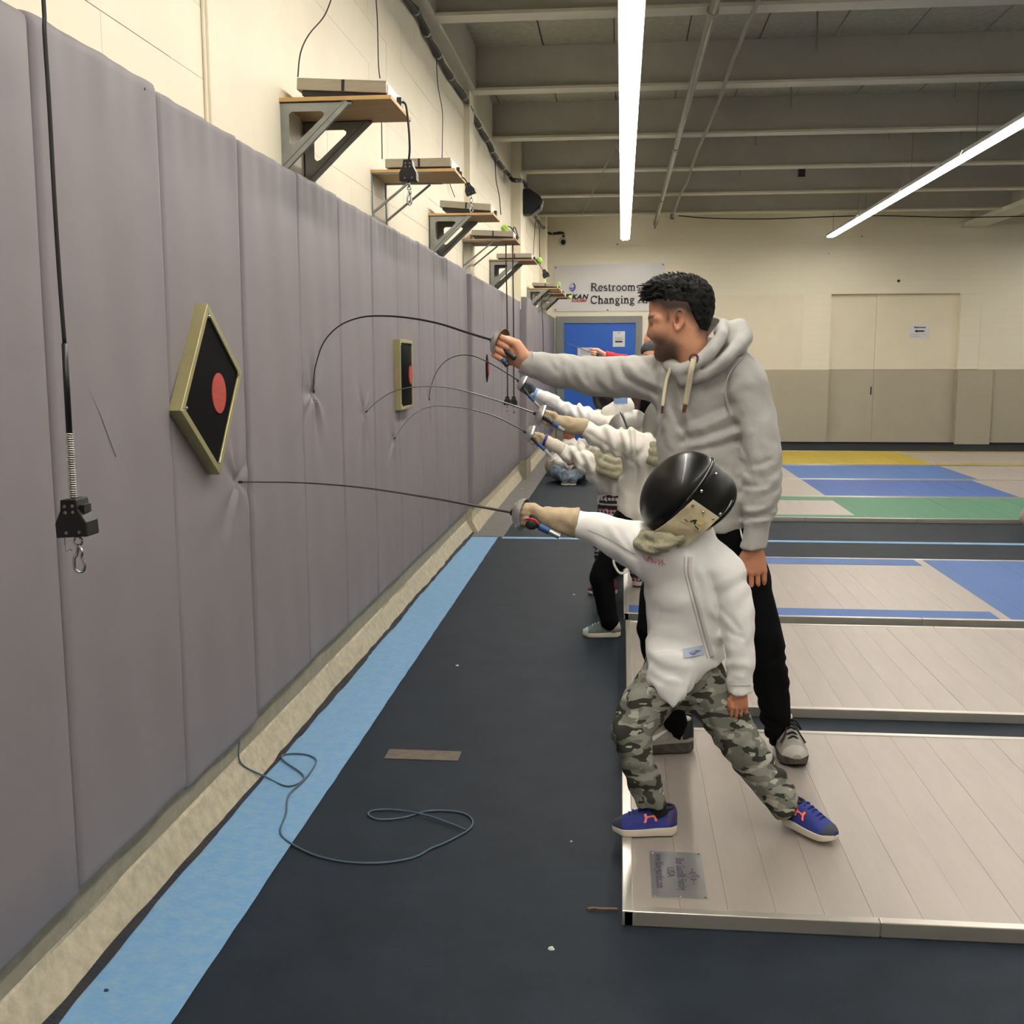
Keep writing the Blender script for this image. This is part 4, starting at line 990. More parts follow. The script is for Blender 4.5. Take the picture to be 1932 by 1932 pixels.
# ------------------------------------------------------------------ shoes
def shoe(parent, heel, yaw, L, W, mats, pitch=0.0, laces=True, style='runner', name='shoe'):
    "low athletic shoe; heel = point on the ground under the heel, yaw = direction of the toe"
    fx = Vector((math.cos(yaw), math.sin(yaw), 0)); sx = Vector((-math.sin(yaw), math.cos(yaw), 0)); up = Vector((0, 0, 1))
    if pitch:
        R = Matrix.Rotation(pitch, 3, sx); fx = R@fx; up = R@up
    o = Vector(heel)
    def T(a, b, c): return o+fx*a*L+sx*b*W+up*c*L
    def hw(t): return (0.40+0.10*math.sin(t*math.pi*0.55)+(0.10*math.sin(max(0, t-0.35)/0.65*math.pi)))*0.5*(min(1, (t+0.005)/0.11))**0.5*(min(1, (1.015-t)/0.16))**0.5*1.65
    t = empty(name, heel); t.parent = parent; t.matrix_parent_inverse = world_matrix(parent).inverted()
    n = 26
    def sole_top(t_): return 0.105+0.04*(1-t_)+0.02*max(0, t_-0.85)/0.15
    ts = [0.5-0.5*math.cos(math.pi*i/(n-1)) for i in range(n)]
    # sole
    vs = []; m = 4
    for t_ in ts:
        w = hw(t_); lift = 0.05*max(0, (t_-0.78)/0.22)**2+0.02*max(0, (0.08-t_)/0.08)
        vs += [T(t_, -w*0.96, lift), T(t_, -w*1.06, sole_top(t_)), T(t_, w*1.06, sole_top(t_)), T(t_, w*0.96, lift)]
    fs = [(i*m+k, i*m+(k+1) % m, (i+1)*m+(k+1) % m, (i+1)*m+k) for i in range(n-1) for k in range(m)]+[(3, 2, 1, 0), tuple((n-1)*m+k for k in range(4))]
    MB().add(vs, fs).build('sole', mats['sole'], t, smooth='auto', bevel=0.002)
    # upper
    def top(t_):
        if t_ < 0.05: return 0.44-0.10*(1-t_/0.05)**2
        if t_ < 0.32: return 0.44-0.07*math.sin((t_-0.05)/0.27*math.pi)
        if t_ < 0.42: return 0.44
        return 0.165+(0.44-0.165)*max(0.0, 1-(t_-0.42)/0.58)**0.85
    q = 13; vs = []
    for t_ in ts:
        w = hw(t_)*0.985; z0 = sole_top(t_)-0.012; z1 = top(t_)
        tw = 0.42 if t_ < 0.42 else 0.42+0.2*(t_-0.42)
        for j in range(q):
            a = math.pi*j/(q-1)
            ex = 0.75
            cx = math.copysign(abs(math.cos(a))**ex, math.cos(a)); sz = abs(math.sin(a))**ex
            ww = w*(1-(1-tw/ max(0.3, 1.0))*0.55*sz**2) if t_ < 0.5 else w*(1-0.30*sz**2)
            vs.append(T(t_, -cx*ww, z0+(z1-z0)*sz))
    fs = [(i*q+k, i*q+k+1, (i+1)*q+k+1, (i+1)*q+k) for i in range(n-1) for k in range(q-1)]+[tuple(range(q-1, -1, -1)), tuple((n-1)*q+k for k in range(q))]
    u = MB().add(vs, fs).build('upper', mats['upper'], t, smooth=True)
    # toe cap and heel counter as overlays
    def overlay(nm, m_, ta, tb, ja, jb, off=0.012):
        vs = []; na = 8; nb = 9
        for i in range(na):
            t_ = ta+(tb-ta)*i/(na-1); w = hw(t_)*0.985; z0 = sole_top(t_)-0.012; z1 = top(t_)
            tw = 0.42 if t_ < 0.42 else 0.42+0.2*(t_-0.42)
            for j in range(nb):
                a = math.pi*(ja+(jb-ja)*j/(nb-1)); cx = math.copysign(abs(math.cos(a))**0.75, math.cos(a)); sz = abs(math.sin(a))**0.75
                ww = w*(1-(1-tw)*0.55*sz**2) if t_ < 0.5 else w*(1-0.30*sz**2)
                vs.append(T(t_, -cx*(ww+off), z0+(z1-z0)*sz+off*0.3*sz))
        return MB().add(vs, [(i*nb+k, i*nb+k+1, (i+1)*nb+k+1, (i+1)*nb+k) for i in range(na-1) for k in range(nb-1)]).build(nm, m_, u, smooth=True)
    overlay('toe_cap', mats['cap'], 0.86, 0.995, 0.03, 0.97)
    overlay('heel_counter', mats['heel'], 0.01, 0.16, 0.04, 0.45); overlay('heel_counter', mats['heel'], 0.01, 0.16, 0.55, 0.96)
    # collar
    MB().tube([T(0.06+0.16*(1-math.cos(a)), 0.19*math.sin(a), 0.425) for a in [i*2*math.pi/16 for i in range(17)]], 0.028*L, 7, caps=False).build('collar', mats['collar'], t, smooth=True)
    if laces:
        lm = MB()
        for k in range(5):
            t_ = 0.44+0.075*k; z = top(t_)+0.008; w = 0.17
            lm.tube(spline([T(t_, -w, z-0.03), T(t_+0.02*(k % 2), 0, z+0.012), T(t_, w, z-0.03)], 4), 0.014*L, 5)
        if laces == 'bow':
            for sg in (-1, 1): lm.tube(spline([T(0.46, 0, top(0.46)+0.01), T(0.50, sg*0.2, top(0.46)+0.03), T(0.56, sg*0.38, top(0.5)-0.05), T(0.5, sg*0.25, top(0.5)-0.02), T(0.46, 0, top(0.46))], 5), 0.014*L, 5)
            for sg in (-1, 1): lm.tube(spline([T(0.46, 0, top(0.46)+0.01), T(0.6, sg*0.15, top(0.6)+0.03), T(0.72, sg*0.28, top(0.7)-0.0), T(0.75, sg*0.42, top(0.75)-0.06)], 5), 0.012*L, 5)
        lm.build('laces', mats['laces'], t, smooth=True)
    t['T'] = 0
    return t, T, hw, top, sole_top
def side_mark(T, hw, top, sole_top, polys, m, parent, side, name='emblem', L=1.0):
    "flat emblem laid over the side of the upper: polys in (t, v) with v 0..1 up the side"
    mb = MB()
    for poly in polys:
        P = []
        for off in (0.0, 0.05):
            for (t_, v) in poly:
                a = math.pi*(0.04+0.40*v) if side < 0 else math.pi*(0.96-0.40*v)
                cx = math.copysign(abs(math.cos(a))**0.75, math.cos(a)); sz = abs(math.sin(a))**0.75
                w = hw(t_)*0.985; z0 = sole_top(t_)-0.012; z1 = top(t_); tw = 0.42 if t_ < 0.42 else 0.42+0.2*(t_-0.42)
                ww = w*(1-(1-tw)*0.55*sz**2) if t_ < 0.5 else w*(1-0.30*sz**2)
                P.append(T(t_, -cx*(ww+0.012+off*0.2), z0+(z1-z0)*sz+0.004))
        n = len(poly)
        mb.add(P, [tuple(range(n-1, -1, -1)), tuple(range(n, 2*n))]+[(i, (i+1) % n, n+(i+1) % n, n+i) for i in range(n)])
    return mb.build(name, m, parent)

# ------------------------------------------------------------------ epees
M_blade = mat('blade_steel', (96, 92, 88), 0.42, 0.85)
M_blade_d = mat('blade_dark', (46, 46, 46), 0.45, 0.6)
M_bell = mat('bell_guard_alloy', (196, 196, 194), 0.3, 0.85, var=0.05, vscale=20)
M_grip = mat('grip_rubber', (22, 24, 30), 0.5)
def epee(label, path, axis, grip_pts, pommel, R=0.052, handle_mat=None, dark=True, pom_mat=None):
    "path: blade from guard to tip; axis: guard normal towards the blade"
    P = spline(path, 7); o = Vector(path[0])
    t = empty('epee', o, label, 'sword')
    n = len(P)
    MB().tube(P, [0.0045-0.0026*i/(n-1) for i in range(n)], 6).build('blade', M_blade_d if dark else M_blade, t, smooth=True)
    d = (P[-1]-P[-2]).normalized()
    MB().tube([P[-1]-d*0.014, P[-1]-d*0.002, P[-1]+d*0.001], [0.0042, 0.0045, 0.003], 8).build('tip', M_black, t, smooth='auto')
    ax = Vector(axis).normalized()
    prof = [(R, -0.004), (R, 0.0), (R*0.97, 0.009), (R*0.85, 0.019), (R*0.6, 0.028), (R*0.3, 0.033), (0.008, 0.035), (0.006, 0.040)]
    inn = [(0.006, 0.030), (R*0.3, 0.0305), (R*0.6, 0.0255), (R*0.83, 0.017), (R*0.945, 0.008), (R*0.965, -0.004)]
    b0 = o-ax*0.036
    mb = MB(); pr = [prof[-1]]+prof[::-1][1:]+inn[::-1]
    N = 28; h = Vector((0, 0, 1)); uu = (h-ax*h.dot(ax)).normalized(); ww = ax.cross(uu); vs = []
    for (r, z) in pr:
        for j in range(N):
            a = 2*math.pi*j/N; vs.append(b0+ax*z+(uu*math.cos(a)+ww*math.sin(a))*r)
    mb.add(vs, [(i*N+j, i*N+(j+1) % N, (i+1)*N+(j+1) % N, (i+1)*N+j) for i in range(len(pr)-1) for j in range(N)])
    mb.build('bell_guard', M_bell, t, smooth='auto')
    MB().tube(spline([b0+ax*0.042]+[Vector(g) for g in grip_pts], 5), 0.0105, 8).build('grip', handle_mat or M_grip, t, smooth=True)
    a, b = Vector(pommel[0]), Vector(pommel[1])
    MB().tube([a, a+(b-a)*0.5], 0.0115, 10).build('grip_sleeve', mat('blue_tape', (40, 74, 128), 0.5), t, smooth='auto')
    MB().tube([a+(b-a)*0.5, b], 0.0095, 10).build('pommel', pom_mat or M_bell, t, smooth='auto')
    return t
# ------------------------------------------------------------------ people
J = at
def hand(F, W, d, a, n, S=1.0, curl=(0.35, 0.55, 0.5), k=0.006, thumb=True):
    "open hanging hand: W wrist, d to the fingers, a towards the thumb side, n the palm side"
    W, d, a, n = Vector(W), Vector(d).normalized(), Vector(a).normalized(), Vector(n).normalized()
    F.chain([W-d*0.03*S, W, W+d*0.028*S, W+d*0.052*S], [0.026*S, 0.027*S, 0.036*S, 0.040*S], 0.012*S, flat=(tuple(n), 0.42))
    for i, (o, ln) in enumerate(((0.0325, 0.92), (0.0110, 1.0), (-0.0105, 0.93), (-0.0315, 0.76))):
        p = W+d*(0.080-abs(o-0.005)*0.18)*S+a*o*S; ang = 0.0; pts = [p-d*0.015*S, p]; 
        for q, L in enumerate((0.042, 0.027, 0.022)):
            ang += curl[q]*(1+0.12*i); dd = d*math.cos(ang)+n*math.sin(ang)
            p = p+dd*L*ln*S; pts.append(p)
        F.chain(pts, [0.0092*S, 0.0092*S, 0.0086*S, 0.0080*S, 0.0066*S], k*S*0.3)
        F.chain([pts[1]-n*0.0035*S, pts[1]-n*0.003*S+d*0.002*S], [0.0095*S, 0.0095*S], 0.006*S)
    for o in (0.0218, 0.0002, -0.021):
        q = W+a*o*S-n*0.006*S
        F.chain([q+d*0.088*S, q+d*0.120*S, q+d*0.150*S+n*0.01*S], [0.0018*S, 0.0030*S, 0.0030*S], 0.002*S, sub=True)
    if thumb:
        p = W+d*0.018*S+a*0.024*S
        F.chain([p, p+d*0.030*S+a*0.020*S+n*0.012*S, p+d*0.058*S+a*0.024*S+n*0.02*S, p+d*0.080*S+a*0.020*S+n*0.026*S], [0.017*S, 0.0135*S, 0.0105*S, 0.008*S], 0.010*S)
def fist(F, W, d, up, side, S=1.0, k=0.005, glove=1.0):
    W, d, up, side = Vector(W), Vector(d).normalized(), Vector(up).normalized(), Vector(side).normalized()
    g = glove
    F.chain([W-d*0.02*S, W+d*0.012*S, W+d*0.042*S-side*0.006*S, W+d*0.062*S-side*0.014*S], [0.028*S*g, 0.030*S*g, 0.037*S*g, 0.036*S*g], 0.014*S, flat=(tuple(side), 0.68))
    tips = []
    for i in range(4):
        K = W+d*(0.082-0.006*i)*S+up*(0.028-0.020*i)*S-side*0.016*S
        P1 = K+d*0.026*S+side*0.006*S; P2 = P1+side*0.030*S+d*0.004*S; P3 = P2-d*0.020*S+side*0.008*S; P4 = P3-d*0.020*S-side*0.004*S
        r = (0.0105, 0.0108, 0.0104, 0.0092)[i]*S*g
        F.chain([K-d*0.01*S, K, P1, P2, P3, P4], [r*1.1, r*1.1, r, r, r*0.95, r*0.8], k*S)
        tips.append(P3)
    t0 = W+d*0.008*S+up*0.012*S+side*0.014*S
    F.chain([t0, W+d*0.045*S+up*0.034*S+side*0.010*S, W+d*0.078*S+up*0.034*S+side*0.012*S, W+d*0.102*S+up*0.026*S+side*0.014*S], [0.022*S*g, 0.0165*S*g, 0.012*S*g, 0.009*S*g], 0.010*S)
    return tips
M_skin = mat('skin', (200, 146, 116), 0.55, attr=True, var=0.06, vscale=90, sss=0.08, bump=0.03, bscale=260)
M_grey_knit = mat('grey_jersey', (172, 171, 167), 0.9, var=0.05, vscale=160, bump=0.06, bscale=500, sheen=0.25, spec=0.2)
M_blackcloth = mat('black_trouser_cloth', (11, 12, 14), 0.9, var=0.1, vscale=90, spec=0.1)
M_jacket = mat('white_fencing_canvas', (240, 239, 236), 0.85, var=0.02, vscale=200, bump=0.05, bscale=600, spec=0.2)
M_jacket_w = mat('warm_white_canvas', (228, 224, 214), 0.88, var=0.03, vscale=200, bump=0.05, bscale=600, spec=0.2)
M_hair = mat('black_hair', (15, 14, 14), 0.6, var=0.25, vscale=120, bump=0.4, bscale=300, spec=0.18)
M_seam = mat('seam_thread', (186, 182, 174), 0.9)

# ============ the coach in the grey hoodie
def coach():
    t = empty('person', at(1380, 1420, 3.95), 'man in grey hoodie and black joggers pressing a bent sword to the wall', 'person')
    t.location.z = 0.04
    # --- body: head, neck, arms, hands in one skin mesh
    O = np.array(at(1286, 603, 3.86)); yw = math.radians(11); cs, sn = math.cos(yw), math.sin(yw)
    f = np.array([-cs, sn, 0]); s = np.array([-sn, -cs, 0]); u = np.array([0, 0, 1.0]); ax = [f, s, u]
    K = 0.985
    def H(a, b, c): return O+(f*a+s*b+u*c)*K
    B = Field(0.0042)
    B.ell(H(0.006, 0, 0.048), (0.108*K, 0.080*K, 0.100*K), ax, 0.02)
    B.ell(H(0.040, 0, -0.030), (0.068*K, 0.066*K, 0.085*K), ax, 0.03)
    for sg in (1, -1):
        B.chain([H(0.004, 0.064*sg, -0.030), H(0.008, 0.060*sg, -0.075), H(0.045, 0.030*sg, -0.112), H(0.062, 0.008*sg, -0.118)], [0.016*K, 0.018*K, 0.019*K, 0.021*K], 0.025)
        B.ell(H(0.066, 0.040*sg, -0.036), (0.030*K, 0.022*K, 0.024*K), ax, 0.02)
        B.chain([H(0.104, 0.010*sg, 0.006), H(0.092, 0.044*sg, 0.008), H(0.070, 0.062*sg, 0.002)], [0.011*K, 0.011*K, 0.010*K], 0.012)
        B.ell(H(0.103, 0.032*sg, -0.016), (0.016*K, 0.017*K, 0.010*K), ax, 0.008, sub=True)
        B.ell(H(0.087, 0.032*sg, -0.017), (0.0125*K, 0.0125*K, 0.0115*K), ax, 0.003)
        B.chain([H(0.093, 0.011*sg, -0.053)], [0.0095*K], 0.006)
        # ear
        B.ell(H(-0.002, 0.079*sg, -0.004), (0.021*K, 0.009*K, 0.034*K), [f*0.97+u*0.2, s, u*0.97-f*0.2], 0.004)
        B.ell(H(0.004, 0.088*sg, -0.006), (0.010*K, 0.008*K, 0.017*K), ax, 0.003, sub=True)
        rim = [H(0.014+0.0*a, 0.086*sg, -0.020) if False else H(-0.002+0.019*math.cos(a)-0.004*math.sin(a), (0.085+0.002*math.sin(a))*sg, -0.002+0.032*math.sin(a)) for a in [math.radians(x) for x in range(-20, 261, 20)]]
        B.chain(rim, 0.0045*K, 0.003)
        B.chain([H(0.002, 0.083*sg, -0.036)], [0.0085*K], 0.005)
        B.chain([H(0.016, 0.080*sg, -0.010)], [0.005*K], 0.004)
    B.chain([H(0.100, 0, 0.000), H(0.107, 0, -0.030), H(0.1105, 0, -0.049)], [0.010*K, 0.011*K, 0.0125*K], 0.012)
    B.chain([H(0.080, -0.020, -0.079), H(0.091, 0, -0.076), H(0.080, 0.020, -0.079)], [0.006*K, 0.0085*K, 0.006*K], 0.006)
    B.chain([H(0.078, -0.017, -0.090), H(0.088, 0, -0.091), H(0.078, 0.017, -0.090)], [0.006*K, 0.0085*K, 0.006*K], 0.006)
    B.chain([H(0.070, 0, -0.117)], [0.021*K], 0.02)
    # neck into the collar and the hidden trunk
    nb = np.array(J(1322, 712, 3.90))
    B.chain([H(-0.030, 0, -0.030), H(-0.028, 0, -0.085), nb, J(1325, 800, 3.92)], [0.060, 0.060, 0.072, 0.09], 0.03)
    B.chain([nb, J(1260, 712, 3.95), J(1120, 710, 4.0), J(1000, 686, 4.03)], [0.05, 0.045, 0.034, 0.026], 0.03)
    B.chain([nb, J(1412, 735, 3.87), J(1436, 860, 3.84), J(1424, 1030, 3.81)], [0.05, 0.045, 0.034, 0.026], 0.03)
    W = J(989, 681, 4.03); gd = (J(944, 655, 4.03)-W)
    upv = Vector((gd.normalized().z, 0, -gd.normalized().x)); upv = upv if upv.z > 0 else -upv
    HR = Field(0.0026); fist(HR, W, gd, upv, (0.05, -1, 0.05), 1.12, k=0.003); HR.chain([W, W-gd.normalized()*0.07], [0.028, 0.027], 0.02)
    HL = Field(0.0026); hand(HL, J(1422, 1034, 3.81), (0.06, 0, -1), (-1, -0.1, 0), (0, 1, 0), 1.06, curl=(0.12, 0.42, 0.6))
    sk, sk2, beard, dark = linc((204, 150, 118)), linc((196, 124, 98)), linc((44, 33, 29)), linc((24, 20, 19))
    def col(V):
        L = (V-O)@np.array([f, s, u]).T/K; a, b, c = L[:, 0], L[:, 1], L[:, 2]
        C = np.tile(sk, (len(V), 1))
        hd = (c > -0.16) & (np.abs(a) < 0.16) & (np.abs(b) < 0.12)
        nz = np.random.RandomState(1).uniform(0, 1, len(V))
        # beard: jaw, chin, moustache
        jw = -0.052-0.30*(a-0.05)*(a < 0.05)-0.10*(a-0.05)*(a > 0.05)
        m1 = 1/(1+np.exp((c-(-0.058-0.22*(0.06-a)*(a < 0.06)))/0.007))*(1/(1+np.exp(-(a-0.004)/0.008)))*(1/(1+np.exp(-(c+0.150)/0.006)))
        m2 = np.exp(-((a-0.088)/0.02)**2-((c+0.066)/0.008)**2)
        mb_ = np.clip(np.maximum(m1*0.90, m2*0.85)*(0.90+0.16*nz), 0, 0.95)*hd
        lips = np.exp(-((c+0.083)/0.009)**2-((np.abs(b))/0.022)**2)*(a > 0.07)
        mb_ = mb_*(1-0.8*lips)
        # cropped hair on the sides, fading to the skin
        hl = -0.004+0.75*np.maximum(0, a-0.045)-0.95*np.maximum(0, -a-0.022)
        m3 = np.clip((c-hl)/0.045, 0, 1)**0.75*(a < 0.100)*(0.92+0.08*nz)
        m3 = np.maximum(m3, 0.75*np.exp(-((a-0.036)/0.010)**2)*np.clip((c+0.022)/0.02, 0, 1)*(np.abs(b) > 0.05))
        nape = np.clip((-a-0.050)/0.02, 0, 1)*np.clip((c+0.075)/0.04, 0, 1)
        m3 = np.maximum(m3, 0.9*nape)*hd
        br = np.exp(-((c-0.008-0.05*(np.abs(b)-0.03))/0.0055)**2)*(a > 0.055)*(np.abs(b) > 0.010)*(np.abs(b) < 0.062)
        ey = np.exp(-((c+0.017)/0.006)**2-((np.abs(b)-0.034)/0.015)**2)*(a > 0.075)
        er = np.exp(-((a+0.002)/0.03)**2-((c+0.004)/0.04)**2)*(np.abs(b) > 0.072)
        con = np.exp(-((a-0.006)/0.009)**2-((c+0.008)/0.014)**2)*(np.abs(b) > 0.066)*(np.abs(b) < 0.084)
        def mix(C, m, col_): return C*(1-m[:, None])+col_*m[:, None]
        C = mix(C, np.clip(er*0.6, 0, 1)*hd, linc((206, 132, 108)))
        C = mix(C, mb_, beard); C = mix(C, lips*0.7*hd, linc((150, 86, 74)))
        C = mix(C, np.clip(m3, 0, 0.97), dark); C = mix(C, np.clip(br*0.9, 0, 1)*hd, dark); C = mix(C, np.clip(ey, 0, 1)*hd*0.9, linc((40, 28, 24)))
        C = mix(C, np.clip(con*1.2, 0, 0.8)*hd, linc((88, 44, 34)))
        hands = ~hd
        fr = np.clip((V[:, 0]-0.40)/0.05, 0, 1)*hands
        C = mix(C, 0.45*np.maximum(fr, np.clip((-0.43-V[:, 0])/0.03, 0, 1)*hands), linc((206, 132, 106)))
        return C
    B.build('body', M_skin, t, color=col, more=(HR, HL))
    # --- hair: cap on top plus tousled spikes
    Hh = Field(0.0045)
    Hh.ell(H(0.002, 0, 0.058), (0.112*K, 0.082*K, 0.098*K), ax, 0.01)
    Hh.ell(H(-0.046, 0, 0.025), (0.062*K, 0.072*K, 0.105*K), ax, 0.03)
    Hh.ell(H(0.066, 0, 0.116), (0.060*K, 0.060*K, 0.036*K), ax, 0.03); Hh.ell(H(0.092, 0, 0.088), (0.040*K, 0.055*K, 0.026*K), ax, 0.02)
    c1 = cloth(0.004, 0.03, 3)
    def hfn(P):
        L = (P-O)@np.array([f, s, u]).T/K; a, b, c = L[:, 0], L[:, 1], L[:, 2]
        back = np.clip((-0.030-a)/0.045, 0, 1)
        hl = 0.056-0.105*back+0.012*np.clip((a-0.05)/0.03, 0, 1)
        return c1(P)*np.clip((c-hl)/0.03, 0.2, 1)+np.clip((hl-c)/0.012, 0, 1)*0.06+0.004*np.clip((0.09-c)/0.05, 0, 1)
    Hh.fn = hfn
    hair = Hh.build('hair', M_hair, t)
    r = random.Random(5); sp = MB()
    for i in range(560):
        a = r.uniform(-0.085, 0.098); b = r.uniform(-0.072, 0.072)
        z = 1-(a-0.004)**2/0.115**2-b*b/0.083**2
        if z <= 0.02: continue
        c = 0.058+0.100*math.sqrt(z)+(0.006 if a > 0.03 else 0)
        front = max(0, (a-0.0)/0.1)
        ln = r.uniform(0.010, 0.022)+0.030*front*r.random()
        dr = Vector((0.45+1.7*front+r.uniform(-.45, .45), b*7+r.uniform(-.5, .5), 0.75-0.75*front+r.uniform(-.3, .3))).normalized()
        p0 = H(a, b, c-0.012); dw = f*dr.x+s*dr.y+u*dr.z; p1 = p0+dw*ln*0.6; p2 = p0+dw*ln+u*(-0.006*front+r.uniform(-.004, .006))
        sp.tube([p0, p1, p2], [0.0050, 0.0036, 0.0006], 4, caps=False)
    for i in range(120):      # quiff over the brow
        b = r.uniform(-0.05, 0.05); a = 0.094+r.uniform(-0.012, 0.016); c = 0.088+r.uniform(-.025, .03)
        p0 = H(a, b, c); ln = r.uniform(0.025, 0.060)
        p1 = p0+(f*0.8+u*r.uniform(-.1, .35)+s*r.uniform(-.2, .2))*ln*0.6; p2 = p1+(f*0.75+u*r.uniform(-.6, .35)+s*r.uniform(-.2, .2))*ln*0.5
        sp.tube([p0, p1, p2], [0.0055, 0.0035, 0.0004], 4, caps=False)
    sp.build('hair_strands', M_hair, hair, smooth=True)['kind'] = 'stuff'
    # --- hoodie
    G = Field(0.0062)
    YC = 3.92
    G.chain([J(1335, 975, YC), J(1333, 900, YC), J(1325, 820, YC), J(1322, 750, YC), J(1325, 716, YC)], [0.158, 0.162, 0.160, 0.158, 0.12], 0.03, flat=((0.12, 1, 0), 0.70))
    armR = [J(1268, 716, 3.95), J(1200, 709, 3.98), J(1120, 710, 4.01), J(1050, 699, 4.03), J(1004, 685, 4.035), J(988, 681, 4.035)]
    G.chain(armR, [0.086, 0.077, 0.070, 0.060, 0.047, 0.042], 0.05)
    armL = [J(1404, 737, 3.88), J(1424, 800, 3.85), J(1434, 860, 3.83), J(1440, 915, 3.82), J(1433, 955, 3.815), J(1428, 978, 3.81)]
    G.chain(armL, [0.086, 0.074, 0.070, 0.066, 0.060, 0.050], 0.025)
    G.chain([J(1428, 982, 3.81), J(1421, 1031, 3.81)], [0.044, 0.043], 0.006)
    G.chain([J(1285, 702, 3.90), J(1325, 690, 3.90), J(1385, 706, 3.88)], [0.075, 0.095, 0.085], 0.04)
    hp = J(1380, 984, 3.85); G.cut(hp, (0.02, 0, -1)); 
    G.cuts.pop()
    # hem of the trunk only: subtract what lies below
    G.chain([J(1310, 1066, YC), J(1360, 1066, YC)], [0.19, 0.19], 0.004, flat=((0, 0, 1), 0.78), sub=True)
    G.chain([J(1421, 1031, 3.81), J(1421, 1033, 3.81)], [0.043, 0.0425], 0.004)
    G.cut(J(1421, 1034.5, 3.81), (0.12, 0, -1)); G.cut(J(988, 682, 4.035), gd.normalized())
    YF_ = 3.84
    def fo(pts, rad, amp, Y=YF_): G.fold([J(x, y, Y) for x, y in pts], rad, amp, proj=1)
    fo([(1263, 722), (1268, 770), (1282, 803), (1298, 824)], 0.009, 0.017)
    fo([(1277, 722), (1284, 765), (1298, 796)], 0.011, -0.012)
    fo([(1250, 735), (1252, 790), (1262, 840)], 0.014, -0.008)
    fo([(1282, 803), (1336, 778), (1376, 764)], 0.011, 0.010)
    fo([(1284, 818), (1340, 798), (1380, 782)], 0.012, -0.010)
    fo([(1287, 834), (1347, 815), (1390, 799)], 0.010, 0.012)
    fo([(1300, 843), (1352, 828), (1392, 814)], 0.011, -0.008)
    fo([(1303, 850), (1357, 841), (1394, 829)], 0.010, 0.009)
    fo([(1330, 735), (1365, 722), (1385, 712)], 0.016, 0.007); fo([(1320, 755), (1350, 742), (1378, 738)], 0.016, -0.006)
    fo([(1369, 708), (1369, 749), (1381, 786), (1393, 811), (1403, 850), (1408, 890)], 0.009, 0.012)
    fo([(1390, 902), (1362, 880), (1330, 872)], 0.015, 0.008); fo([(1395, 930), (1375, 925), (1350, 935)], 0.015, 0.006)
    fo([(1168, 684), (1178, 712), (1205, 728), (1240, 742)], 0.009, 0.013, 3.93); fo([(1186, 690), (1205, 712), (1238, 726)], 0.013, -0.009, 3.93)
    fo([(1240, 672), (1236, 700), (1238, 745)], 0.008, 0.010, 3.93)
    fo([(1205, 672), (1222, 690), (1236, 702)], 0.010, 0.008, 3.93)
    for (x, y0, y1, a, sl) in ((1030, 664, 700, 0.006, 20), (1056, 668, 722, 0.005, 6), (1078, 690, 738, 0.006, 26), (1096, 674, 715, 0.004, 12), (1120, 695, 744, 0.006, 30), (1146, 680, 730, 0.005, 8)):
        fo([(x-6, y0), (x+4, (y0+y1)/2), (x+sl, y1)], 0.011, a, 3.98); fo([(x+7, y0), (x+16, (y0+y1)/2), (x+12+sl, y1)], 0.012, -a*0.7, 3.98)
    for (y, a, x0, x1, sl) in ((872, 0.005, 1412, 1450, 12), (893, 0.004, 1432, 1472, 20), (912, 0.006, 1406, 1446, 8), (928, 0.005, 1424, 1474, 26), (947, 0.006, 1404, 1452, 14), (962, 0.006, 1420, 1470, 22), (973, 0.007, 1402, 1450, 4)):
        fo([(x0, y+sl*0.5), ((x0+x1)/2, y+3), (x1, y-sl*0.5)], 0.009, a, 3.80); fo([(x0+4, y+8+sl*0.5), ((x0+x1)/2+6, y+11), (x1+4, y+8-sl*0.5)], 0.010, -a*0.8, 3.80)
    fo([(1398, 981), (1430, 985), (1462, 985)], 0.006, 0.006, 3.80)
    G.fn = addf(cloth(0.0035, 0.16, 11), cloth(0.0022, 0.07, 17))
    hd_ = G.build('hoodie', M_grey_knit, t)
    # ribbed cuffs and seam lines
    MB().tube([J(1004+2*math.sin(0), 664, 3.99), J(1006, 690, 3.985), J(1000, 708, 4.0)], 0.0022, 5).build('cuff_seam', M_seam, hd_)
    MB().tube(spline([J(1402, 676, 3.815), J(1386, 690, 3.79), J(1372, 715, 3.775), J(1369, 745, 3.78), J(1376, 775, 3.79)], 5), 0.0022, 5).build('shoulder_seam', M_seam, hd_)
    # hood gathered round the neck
    Q = Field(0.0055)
    Q.chain([J(1262, 690, 3.86), J(1284, 700, 3.79), J(1312, 692, 3.765), J(1342, 662, 3.77), J(1362, 632, 3.80), J(1362, 613, 3.87), J(1344, 608, 3.95), J(1305, 650, 4.0), J(1270, 682, 3.95), J(1262, 690, 3.88)], [0.022, 0.026, 0.027, 0.024, 0.021, 0.020, 0.022, 0.03, 0.026, 0.022], 0.012)
    Q.chain([J(1290, 716, 3.79), J(1330, 705, 3.775), J(1368, 676, 3.78), J(1394, 652, 3.82), J(1400, 634, 3.88), J(1385, 622, 3.95)], [0.022, 0.026, 0.030, 0.034, 0.036, 0.036], 0.014)
    Q.ell(J(1386, 634, 3.90), (0.048, 0.055, 0.046), None, 0.03)
    Q.chain([J(1352, 628, 3.86), J(1395, 616, 3.89)], [0.02, 0.028], 0.02)
    Q.chain([J(1310, 690, 3.90), J(1365, 668, 3.90)], [0.07, 0.066], 0.03)
